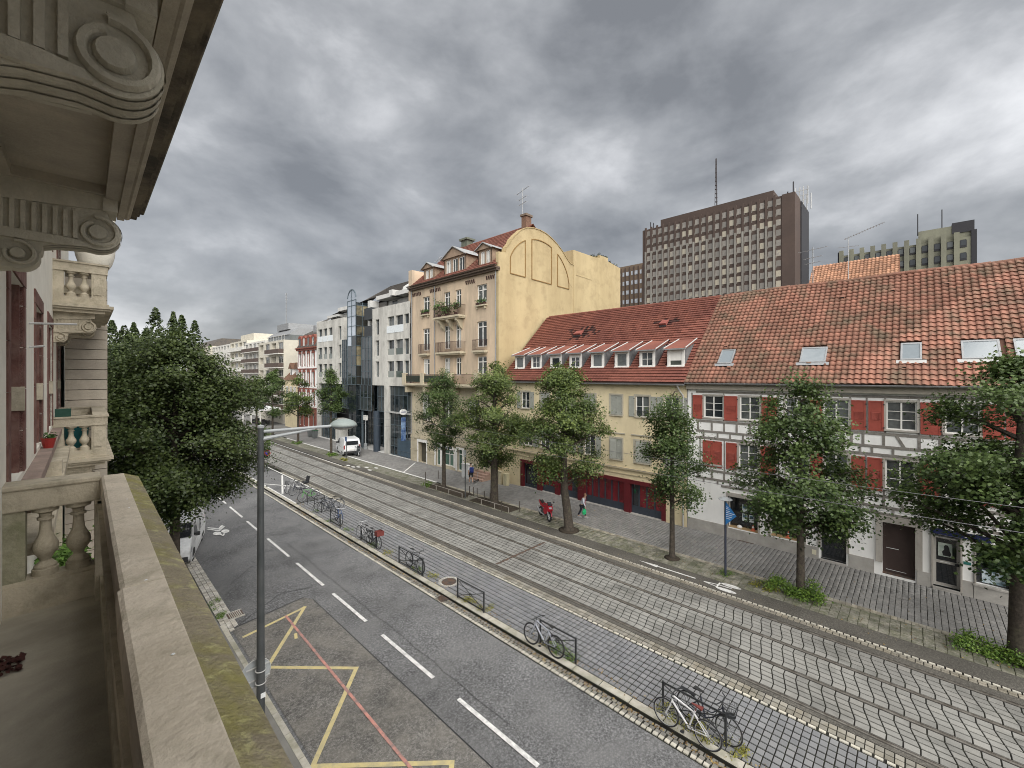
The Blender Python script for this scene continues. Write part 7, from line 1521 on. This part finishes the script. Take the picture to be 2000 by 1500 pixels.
bicycle((588, 981), (618, 973), 'bicycle with a bright green frame in the far cluster', bgn, .02, lean=3)
bicycle((571, 968), (598, 961), 'dark bicycle with a child seat in the far cluster', bdk, .02, childseat=True, lean=3)
bicycle((558, 965), (585, 955), 'white city bike with front basket at the far end of the cluster', bw_, .02, basket='round', mud=True, lean=2)
# ------------------------------------------------------------------ vehicles
vanw = plain('van_white', (.72, .73, .74), .3, 0, .5); vglass = plain('van_glass', (.02, .022, .026), .06, 0, .9); blackp = plain('plastic_black', (.03, .03, .032), .6)
def van(label, loc, rz, text_side=False):
    t_ = thing('delivery_van', label, 'van', (0, 0, 0), 'white vans')   # x forward
    prof_ = [(-2.35, .42), (-2.38, .75), (-2.33, 1.35), (-2.22, 1.86), (-2.05, 1.93), (0.6, 1.95), (.95, 1.88), (1.62, 1.26), (2.2, 1.05), (2.40, .85), (2.42, .42), (2.3, .30), (-2.2, .30)]
    m = MB(); n = len(prof_); P = []
    for yy, k in ((-.95, 0), (-.93, 1), (.93, 1), (.95, 0)):
        pass
    secs = [(-.80, 1.0, 0), (-.95, .0, 1), (.95, .0, 1), (.80, 1.0, 0)]
    def hw(z): return .96 - max(0, z - 1.05) ** 1.4 * .15
    P = [(x, -hw(z), z) for x, z in prof_] + [(x, hw(z), z) for x, z in prof_]
    m.add(P, [tuple(range(n)), tuple(range(2 * n - 1, n - 1, -1))] + [(i, (i + 1) % n, n + (i + 1) % n, n + i) for i in range(n)])
    m.build('body', vanw, t_, bevel=.06)
    for s_ in (-1, 1):
        q = lambda x, z, e=.012: (x, s_ * (hw(z) + e), z)
        for nm, pp in (('side_window', [(.35, 1.2), (.35, 1.78), (.88, 1.78), (1.38, 1.25)]),):
            m = MB(); m.quad(*[q(x, z) for x, z in pp]); w_ = m.build(nm, vglass, t_)
        m = MB()
        for x0 in (.28, -.95): m.quad(q(x0, .5), q(x0 + .012, .5), q(x0 + .012, 1.85), q(x0, 1.85))
        m.quad(q(-2.2, .98), q(1.3, .98), q(1.3, .992), q(-2.2, .992)); m.build('door_seam', blackp, t_)
        m = MB(); m.box(1.0, 1.2, s_ * .97 - (.2 if s_ < 0 else 0), s_ * .97 + (.2 if s_ > 0 else 0), 1.18, 1.36); m.build('mirror', blackp, t_, bevel=.03)
        m = MB(); m.quad(q(2.15, .72, .0), q(2.41, .72, .0), q(2.36, .95, .0), q(1.95, .98, .0)); m.build('headlight', plain('headlight', (.5, .52, .55), .1), t_)
        m = MB(); m.box(-2.375, -2.345, s_ * .86 - .07, s_ * .86 + .07, .85, 1.3); m.build('tail_light', plain('tail_red', (.25, .01, .01), .3), t_)
        for x in (1.48, -1.5):
            m = MB(); yc = s_ * .86; m.torus((x, yc, .32), .225, .095, 'y', 26, 8); w_ = m.build('wheel', rub, t_, smooth=True); m = MB(lambda a, b, c: (x + a, yc + s_ * .09 + c, .32 + b)); m.prism([(.18 * math.cos(k * math.pi / 10), .18 * math.sin(k * math.pi / 10)) for k in range(20)], -.03, .01); m.build('hubcap', rim, w_)
            m = MB(lambda a, b, c: (x + a, s_ * (.955 + c), .32 + b)); m.prism([(.37 * math.cos(k * math.pi / 14), .37 * math.sin(k * math.pi / 14)) for k in range(15)], 0, .012); m.build('wheel_arch', blackp, t_)
    m = MB(); m.quad((.98, -.8, 1.86), (.98, .8, 1.86), (1.60, .88, 1.29), (1.60, -.88, 1.29)); m.v = [(v[0] + .02, v[1], v[2] + .015) for v in m.v]; m.build('windscreen', vglass, t_)
    m = MB(); m.quad((-2.345, -.72, 1.3), (-2.345, .72, 1.3), (-2.255, .68, 1.75), (-2.255, -.68, 1.75)); m.v = [(v[0] - .015, v[1], v[2]) for v in m.v]; m.build('rear_window', vglass, t_)
    m = MB(); m.box(-2.48, -2.3, -.9, .9, .36, .6); m.build('rear_bumper', blackp, t_, bevel=.03); m = MB(); m.box(2.3, 2.47, -.85, .85, .32, .58); m.build('front_bumper', blackp, t_, bevel=.03)
    m = MB(); m.box(-2.395, -2.37, -.26, .26, .72, .84); m.build('number_plate', wwhite, t_); m = MB(); m.quad((2.425, -.5, .62), (2.425, .5, .62), (2.405, .5, .82), (2.405, -.5, .82)); m.v = [(v[0] + .02, v[1], v[2]) for v in m.v]; m.build('grille', blackp, t_)
    if text_side:
        for s_ in (-1, 1):
            mt = Matrix(((s_ * -1.0 * -1, 0, 0, -.35), (0, 0, s_ * 1.0 * 1, s_ * .985), (0, 1, 0, 1.3), (0, 0, 0, 1)))
            mt = Matrix(((-1 if s_ > 0 else 1, 0, 0, -.35), (0, 0, 1 if s_ > 0 else -1, s_ * .985), (0, 1, 0, 1.3), (0, 0, 0, 1)))
            text('Fi', blackp, t_, .75, mt, bold=.012)
            m = MB(); 
            for i in range(8): a0, a1 = R(200 + i * 14), R(214 + i * 14); m.quad(*[(-1.5 + r_ * math.cos(a), s_ * .972, 1.55 + r_ * .8 * math.sin(a)) for a, r_ in ((a0, .4), (a1, .4), (a1, .34), (a0, .34))])
            m.build('side_graphic', blackp, t_)
    t_.location = loc; t_.rotation_euler = (0, 0, rz); return t_
van('white van parked on the far pavement with its rear window towards the camera', (23.15, 49.8, 0), R(90 - 14))
van('white lettered van parked under the big dark tree on the near side', (3.86, 28.67, RZ), R(-107), True)
def motorbike(label, fpx, rpx, col, scoot=False, grp=None):
    fx, fy = at(*fpx); rx, ry = at(*rpx); hd = math.atan2(fy - ry, fx - rx)
    t_ = thing('scooter' if scoot else 'motorcycle', label, 'scooter' if scoot else 'motorcycle', (0, 0, 0)); Rw = .23 if scoot else .30; wb = .68
    for s_ in (1, -1):
        m = MB(); m.torus((s_ * wb, 0, Rw), Rw - .06, .06, 'y', 26, 8); w_ = m.build('wheel', rub, t_, smooth=True); m = MB(); m.torus((s_ * wb, 0, Rw), Rw - .12, .02, 'y', 18, 5)
        for k in range(6): a = k * math.pi / 3; m.tube([(s_ * wb, 0, Rw), (s_ * wb + (Rw - .11) * math.cos(a), 0, Rw + (Rw - .11) * math.sin(a))], .014, 5)
        m.build('rim', rim, w_)
    m = MB(); 
    for s_ in (-.09, .09): m.tube([(wb, s_, Rw), (wb - .24, s_, .82)], .025, 8)
    m.build('fork', rim, t_)
    if scoot:
        m = MB(); m.prism([(-.85, .45), (-.8, .72), (-.2, .74), (-.12, .38), (.28, .3), (.40, .85), (.5, .9), (.56, .6), (.45, .25), (-.5, .22)], -.17, .17, 'acb'); m.build('body', col, t_, bevel=.05)
        m = MB(); m.box(-.8, -.2, -.14, .14, .74, .82); m.build('seat', sadb, t_, bevel=.03)
        m = MB(); m.prism([(.45, .9), (.5, .9), (.38, 1.25), (.34, 1.25)], -.2, .2, 'acb'); m.build('windshield', vglass, t_)
    else:
        m = MB(); m.prism([(.62, .86), (.50, 1.02), (.28, 1.0), (.1, .80), (.08, .50), (.30, .40), (.5, .52), (.66, .72)], -.17, .17, 'acb'); m.build('fairing', col, t_, bevel=.05)
        m = MB(); m.prism([(.25, .78), (.22, .95), (0, 1.0), (-.22, .84), (-.24, .74)], -.14, .14, 'acb'); m.build('tank', col, t_, bevel=.05)
        m = MB(); m.prism([(-.2, .74), (-.22, .84), (-.55, .86), (-.86, .98), (-.9, .93), (-.6, .72)], -.12, .12, 'acb'); m.build('tail_unit', col, t_, bevel=.03)
        m = MB(); m.prism([(-.18, .84), (-.2, .89), (-.5, .91), (-.8, 1.02), (-.82, .98), (-.5, .86)], -.10, .10, 'acb'); m.build('seat', sadb, t_, bevel=.02)
        m = MB(); m.prism([(.56, .98), (.60, 1.0), (.40, 1.18), (.34, 1.16)], -.13, .13, 'acb'); m.build('windshield', vglass, t_)
        m = MB(); m.box(-.22, .28, -.15, .15, .26, .62); m.build('engine', poleg, t_, bevel=.03); m = MB(); m.tube([(.2, -.17, .3), (-.3, -.19, .3), (-.85, -.2, .52)], [.03, .045, .06], 8); m.build('exhaust', rim, t_)
        m = MB(); m.box(.6, .68, -.08, .08, .80, .90); m.build('headlight', plain('headlight', (.5, .52, .55)), t_)
        m = MB(); m.tube([(-.1, 0, .35), (-wb, .06, Rw)], .03, 6); m.tube([(-.1, 0, .35), (-wb, -.06, Rw)], .03, 6); m.build('swingarm', blackm, t_)
    m = MB(); m.torus((wb, 0, Rw), Rw + .04, .035, 'y', 12, 5, R(20), R(140)); m.build('mudguard', col, t_)
    m = MB(); m.tube([(.30, -.36, .98), (.42, -.1, 1.0), (.42, .1, 1.0), (.30, .36, .98)], .017, 6)
    for s_ in (-1, 1): m.tube([(.36, s_ * .3, 1.0), (.34, s_ * .36, 1.14)], .008, 4); m.box(.30, .33, s_ * .38 - .06, s_ * .38 + .06, 1.12, 1.19)
    m.build('handlebar', blackm, t_)
    t_.location = ((fx + rx) / 2, (fy + ry) / 2, .002); t_.rotation_euler = (R(-7), 0, hd); return t_
motorbike('red sports motorcycle parked beside the thick tree trunk', (1075, 1021), (1053, 1004), plain('moto_red', (.42, .012, .03), .3, 0, .6))
motorbike('dark scooter parked behind the white van', (706, 893), (684, 888), plain('scooter_dark', (.04, .045, .05), .35), True)
# ------------------------------------------------------------------ boxes, bins
def cabinet(label, u, v, w_, d_, h, mat, name='utility_cabinet'):
    x, y = at(u, v); t_ = thing(name, label, 'cabinet', (x, y, 0)); m = MB(); m.box(x, x + d_, y - w_ / 2, y + w_ / 2, .06, h); m.build('body', mat, t_, bevel=.015); m = MB(); m.box(x - .02, x + d_ + .02, y - w_ / 2 - .02, y + w_ / 2 + .02, h, h + .04); m.build('cap', mat, t_); m = MB(); m.box(x + .02, x + d_ - .02, y - w_ / 2 + .03, y + w_ / 2 - .03, 0, .06); m.build('base', mat, t_); m = MB(); m.box(x - .006, x - .001, y - .006, y + .006, .1, h - .05); m.build('door_gap', blackp, t_)
cabinet('white street cabinet behind the person with the blue backpack', 909, 934, 1.1, .45, 1.25, plain('cabinet_white', (.66, .67, .66), .5))
cabinet('cream street cabinet beside the entrance steps', 986, 949, .42, .35, .98, plain('cabinet_cream', (.55, .50, .33), .6))
cabinet('taller cream cabinet against the wall next to the steps', 974, 946, .5, .3, 1.1, plain('cabinet_buff', (.48, .43, .30), .6))
for u, v, c, l_ in ((606, 853, plain('bin_lid_blue', (.10, .12, .35), .5), 'grey wheeled bin with a blue lid by the red house'), (615, 856, plain('bin_lid_green', (.04, .12, .06), .5), 'grey wheeled bin with a green lid by the concrete block')):
    x, y = at(u, v); t_ = thing('wheeled_bin', l_, 'bin', (x, y, 0)); m = MB(); m.add([(x - .27, y - .27, .06), (x + .27, y - .27, .06), (x + .27, y + .27, .06), (x - .27, y + .27, .06), (x - .35, y - .35, 1.15), (x + .35, y - .35, 1.15), (x + .35, y + .35, 1.15), (x - .35, y + .35, 1.15)], [(0, 3, 2, 1), (0, 1, 5, 4), (1, 2, 6, 5), (2, 3, 7, 6), (3, 0, 4, 7)]); m.build('bin_body', M('bin_grey', (.14, .15, .15), .6, .1, 3), t_); m = MB(); m.box(x - .38, x + .38, y - .38, y + .38, 1.15, 1.24); m.build('lid', c, t_)
# ------------------------------------------------------------------ people
skin = plain('skin', (.45, .28, .20), .6)
def skinmesh(name, V, E, Rr, mat, parent, sub=2):
    me = bpy.data.meshes.new(name); me.from_pydata(V, E, []); me.materials.append(mat)
    o = bpy.data.objects.new(name, me); COL.objects.link(o); o.parent = parent; ORG[o] = ORG[parent]
    md = o.modifiers.new('skin', 'SKIN'); md.use_smooth_shade = True
    if not me.skin_vertices: bpy.context.view_layer.objects.active = o
    for i, r_ in enumerate(Rr):
        me.skin_vertices[0].data[i].radius = (r_, r_) if not isinstance(r_, tuple) else r_; me.skin_vertices[0].data[i].use_root = (i == 0)
    s_ = o.modifiers.new('sub', 'SUBSURF'); s_.levels = sub; s_.render_levels = sub; return o
def person(label, x, y, rz, top, bottom, hair, stride=.2, lean=.06, bare=False, h=1.65, armswing=.2):
    t_ = thing('person', label, 'person', (0, 0, 0)); k = h / 1.7
    P = lambda *a: tuple(c * k for c in a)     # x forward
    hip, ch, nk, hd_ = (0, 0, .92), (lean, 0, 1.25), (lean * 1.6, 0, 1.43), (lean * 2.4, 0, 1.50)
    V = [P(*hip), P(lean * .5, 0, 1.08), P(*ch), P(lean * 1.5, 0, 1.38), P(*nk), P(*hd_), P(lean * 2.6 + .01, 0, 1.60), P(lean * 2.6, 0, 1.67)]
    E = [(0, 1), (1, 2), (2, 3), (3, 4), (4, 5), (5, 6), (6, 7)]; Rr = [(.15, .12), (.13, .10), (.15, .11), (.12, .08), .05, .06, (.085, .095), .06]; Rr = [tuple(a * k for a in r_) if isinstance(r_, tuple) else r_ * k for r_ in Rr]
    def chain(base, pts, rs):
        p = base
        for q, r_ in zip(pts, rs): V.append(P(*q)); E.append((p, len(V) - 1)); Rr.append(r_ * k); p = len(V) - 1
        return p
    for s_ in (1, -1):
        f = stride * s_
        chain(0, [(0, s_ * .09, .86), (f * .55 + .03, s_ * .095, .49), (f - (.06 if s_ < 0 else 0), s_ * .10, .09 if s_ > 0 else .15), (f + .14, s_ * .11, .035 if s_ > 0 else .05)], [.085, .058, .04, .035])
        a = chain(3, [(lean * 1.5, s_ * .17, 1.37), (lean * 1.4 - armswing * s_ * .4, s_ * .23, 1.10), (lean + -armswing * s_ + .05, s_ * .24, .87)], [.05, .04, .028])
        hx, hy_, hz = lean - armswing * s_ + .06, s_ * .24, .82
        b_ = chain(a, [(hx, hy_, hz)], [.03])
        for d_ in range(4): chain(b_, [(hx - .015 + d_ * .012, hy_ + (d_ - 1.5) * .016 * 1, hz - .05), (hx - .005 + d_ * .01, hy_ + (d_ - 1.5) * .016 - .01 * s_, hz - .085 + .004 * abs(d_ - 1.5))], [.009, .008])
        chain(b_, [(hx + .03, hy_ - .02 * s_, hz - .03)], [.010])
    body = skinmesh('body', V, E, Rr, skin, t_)
    # head features and hair
    c = P(lean * 2.6 + .01, 0, 1.60); m = MB(); rx_, rz2 = .098 * k, .115 * k
    pr = [(.001, -.02)] + [(math.cos(a) * rx_, math.sin(a) * rz2 + .015) for a in np.linspace(0, R(86), 7)]
    m.lathe(pr, c[0] - .018, 0, 16, c[2]); m.build('hair', hair, t_, smooth=True)
    m = MB(); m.tube([(c[0] + .085 * k, 0, c[2] + .01), (c[0] + .112 * k, 0, c[2] - .02)], [.008, .014], 6); 
    for s_ in (-1, 1): m.lathe([(.012, 0), (.014, .03)], c[0] - .005, s_ * .095 * k, 6, c[2] - .03)
    m.build('nose_and_ears', skin, t_); m = MB()
    for s_ in (-1, 1): m.box(c[0] + .082 * k, c[0] + .092 * k, s_ * .032 - .012, s_ * .032 + .012, c[2] + .005, c[2] + .015)
    m.box(c[0] + .08 * k, c[0] + .09 * k, -.02, .02, c[2] - .05, c[2] - .043); m.build('eyes_and_mouth', dark, t_)
    # clothes
    V2 = [P(*hip), P(lean * .5, 0, 1.08), P(*ch), P(lean * 1.5, 0, 1.40)]; E2 = [(0, 1), (1, 2), (2, 3)]; R2 = [(.18 * k, .145 * k), (.16 * k, .13 * k), (.18 * k, .135 * k), (.10 * k, .075 * k)]
    for s_ in (1, -1):
        V2.append(P(lean * 1.5, s_ * .17, 1.365)); E2.append((3, len(V2) - 1)); R2.append((.065 * k,) * 2); V2.append(P(lean * 1.4 - armswing * s_ * .4, s_ * .235, 1.10)); E2.append((len(V2) - 2, len(V2) - 1)); R2.append((.055 * k,) * 2)
        if not bare: V2.append(P(lean - armswing * s_ + .05, s_ * .245, .89)); E2.append((len(V2) - 2, len(V2) - 1)); R2.append((.042 * k,) * 2)
    skinmesh('shirt', V2, E2, R2, top, t_)
    V3 = [P(0, 0, .93)]; E3 = []; R3 = [(.165 * k, .135 * k)]
    for s_ in (1, -1):
        f = stride * s_; V3.append(P(0, s_ * .09, .86)); E3.append((0, len(V3) - 1)); R3.append((.10 * k,) * 2); V3.append(P(f * .55 + .03, s_ * .095, .49)); E3.append((len(V3) - 2, len(V3) - 1)); R3.append(((.085 if bare else .075) * k,) * 2)
        if not bare: V3.append(P(f - (.06 if s_ < 0 else 0), s_ * .10, .12 if s_ > 0 else .18)); E3.append((len(V3) - 2, len(V3) - 1)); R3.append((.058 * k,) * 2)
    skinmesh('trousers', V3, E3, R3, bottom, t_)
    for s_ in (1, -1):
        f = stride * s_; m = MB(); bx = P(f - .08, s_ * .105, .0 if s_ > 0 else .03); m.prism([(bx[0], bx[2]), (bx[0] + .27 * k, bx[2]), (bx[0] + .27 * k, bx[2] + .04), (bx[0] + .16 * k, bx[2] + .085), (bx[0], bx[2] + .09)], bx[1] - .045, bx[1] + .045, 'acb'); m.build('shoe', plain('shoe_grey', (.35, .35, .36), .6), t_, bevel=.012)
    t_.location = (x, y, .0); t_.rotation_euler = (0, 0, rz); return t_
x, y = at(1137, 1011); pa = person('elderly person in light jacket and dark trousers walking past the red shopfront', x, y, R(-78), plain('shirt_pale', (.50, .53, .60), .8), plain('trouser_dark', (.02, .022, .035), .8), plain('hair_brown', (.22, .12, .07), .8), h=1.62, lean=.09)
rot = Matrix.Rotation(R(-78), 4, 'Z')
bg_ = thing('shopping_bag', 'bright green shopping bag carried by the person walking past the red shopfront', 'bag', (0, 0, 0)); m = MB()
m.add([(-.13, -.05, 0), (.13, -.05, 0), (.13, .05, 0), (-.13, .05, 0), (-.16, -.07, .16), (.16, -.07, .16), (.16, .07, .16), (-.16, .07, .16), (-.1, -.02, .32), (.1, -.02, .32), (.1, .02, .32), (-.1, .02, .32)], [(0, 1, 2, 3), (0, 1, 5, 4), (1, 2, 6, 5), (2, 3, 7, 6), (3, 0, 4, 7), (4, 5, 9, 8), (5, 6, 10, 9), (6, 7, 11, 10), (7, 4, 8, 11)]); m.build('bag', plain('bag_green', (.02, .42, .16), .5), bg_, bevel=.02); m = MB(); m.tube([(-.08, 0, .31), (-.03, 0, .42), (.03, 0, .42), (.08, 0, .31)], .008, 5); m.build('handles', plain('bag_green', (.02, .42, .16)), bg_)
hp = rot @ Vector((.26, -.235, 0)); bg_.location = (x + hp.x - .02, y + hp.y, .36)
sc_ = thing('scarf', 'pink red scarf hanging from the shoulder of the walking person', 'scarf', (0, 0, 0)); m = MB(); m.box(.13, .17, .06, .16, .82, 1.3); m.box(-.02, .17, .06, .15, 1.28, 1.33); m.build('cloth', plain('scarf_red', (.45, .10, .13), .8), sc_, bevel=.015); sc_.location = (x, y, 0); sc_.rotation_euler = (0, 0, R(-78))
x, y = at(920, 944); pb_ = person('person in shorts with a dark blue backpack walking away by the white cabinet', x, y, R(62), plain('shirt_white', (.62, .63, .65), .8), plain('shorts_dark', (.025, .025, .03), .8), plain('hair_dark', (.04, .03, .02), .8), bare=True, h=1.78, lean=.03, stride=.2)
bk_ = thing('backpack', 'dark blue backpack worn by the person in shorts', 'backpack', (0, 0, 0)); m = MB(); m.box(-.34, -.13, -.17, .17, 1.0, 1.45); m.build('bag', plain('pack_blue', (.012, .03, .18), .7), bk_, bevel=.05); m = MB(); m.box(-.38, -.34, -.12, .12, 1.04, 1.22); m.build('pocket', plain('pack_blue', (.012, .03, .18)), bk_, bevel=.02)
for s_ in (-1, 1): m = MB(); m.tube([(-.14, s_ * .09, 1.42), (.0, s_ * .11, 1.5), (.13, s_ * .11, 1.35), (.10, s_ * .13, 1.15), (-.13, s_ * .14, 1.05)], .018, 6); m.build('strap', sadb, bk_)
bk_.location = (x, y, 0); bk_.rotation_euler = (0, 0, R(62))
x, y = at(929, 942); ks_ = thing('kick_scooter', 'small folded kick scooter with dark wheels beside the person in shorts', 'scooter', (0, 0, 0))
for s_ in (-1, 1): m = MB(); m.torus((s_ * .32, 0, .12), .09, .025, 'y', 16, 6); m.build('wheel', rub, ks_)
m = MB(); m.box(-.3, .28, -.06, .06, .10, .13); m.build('deck', blackm, ks_); m = MB(); m.tube([(.32, 0, .12), (.25, 0, .85)], .016, 6); m.tube([(.25, -.18, .85), (.25, .18, .85)], .013, 6); m.build('stem', greym, ks_); ks_.location = (x, y, 0); ks_.rotation_euler = (0, 0, R(10))
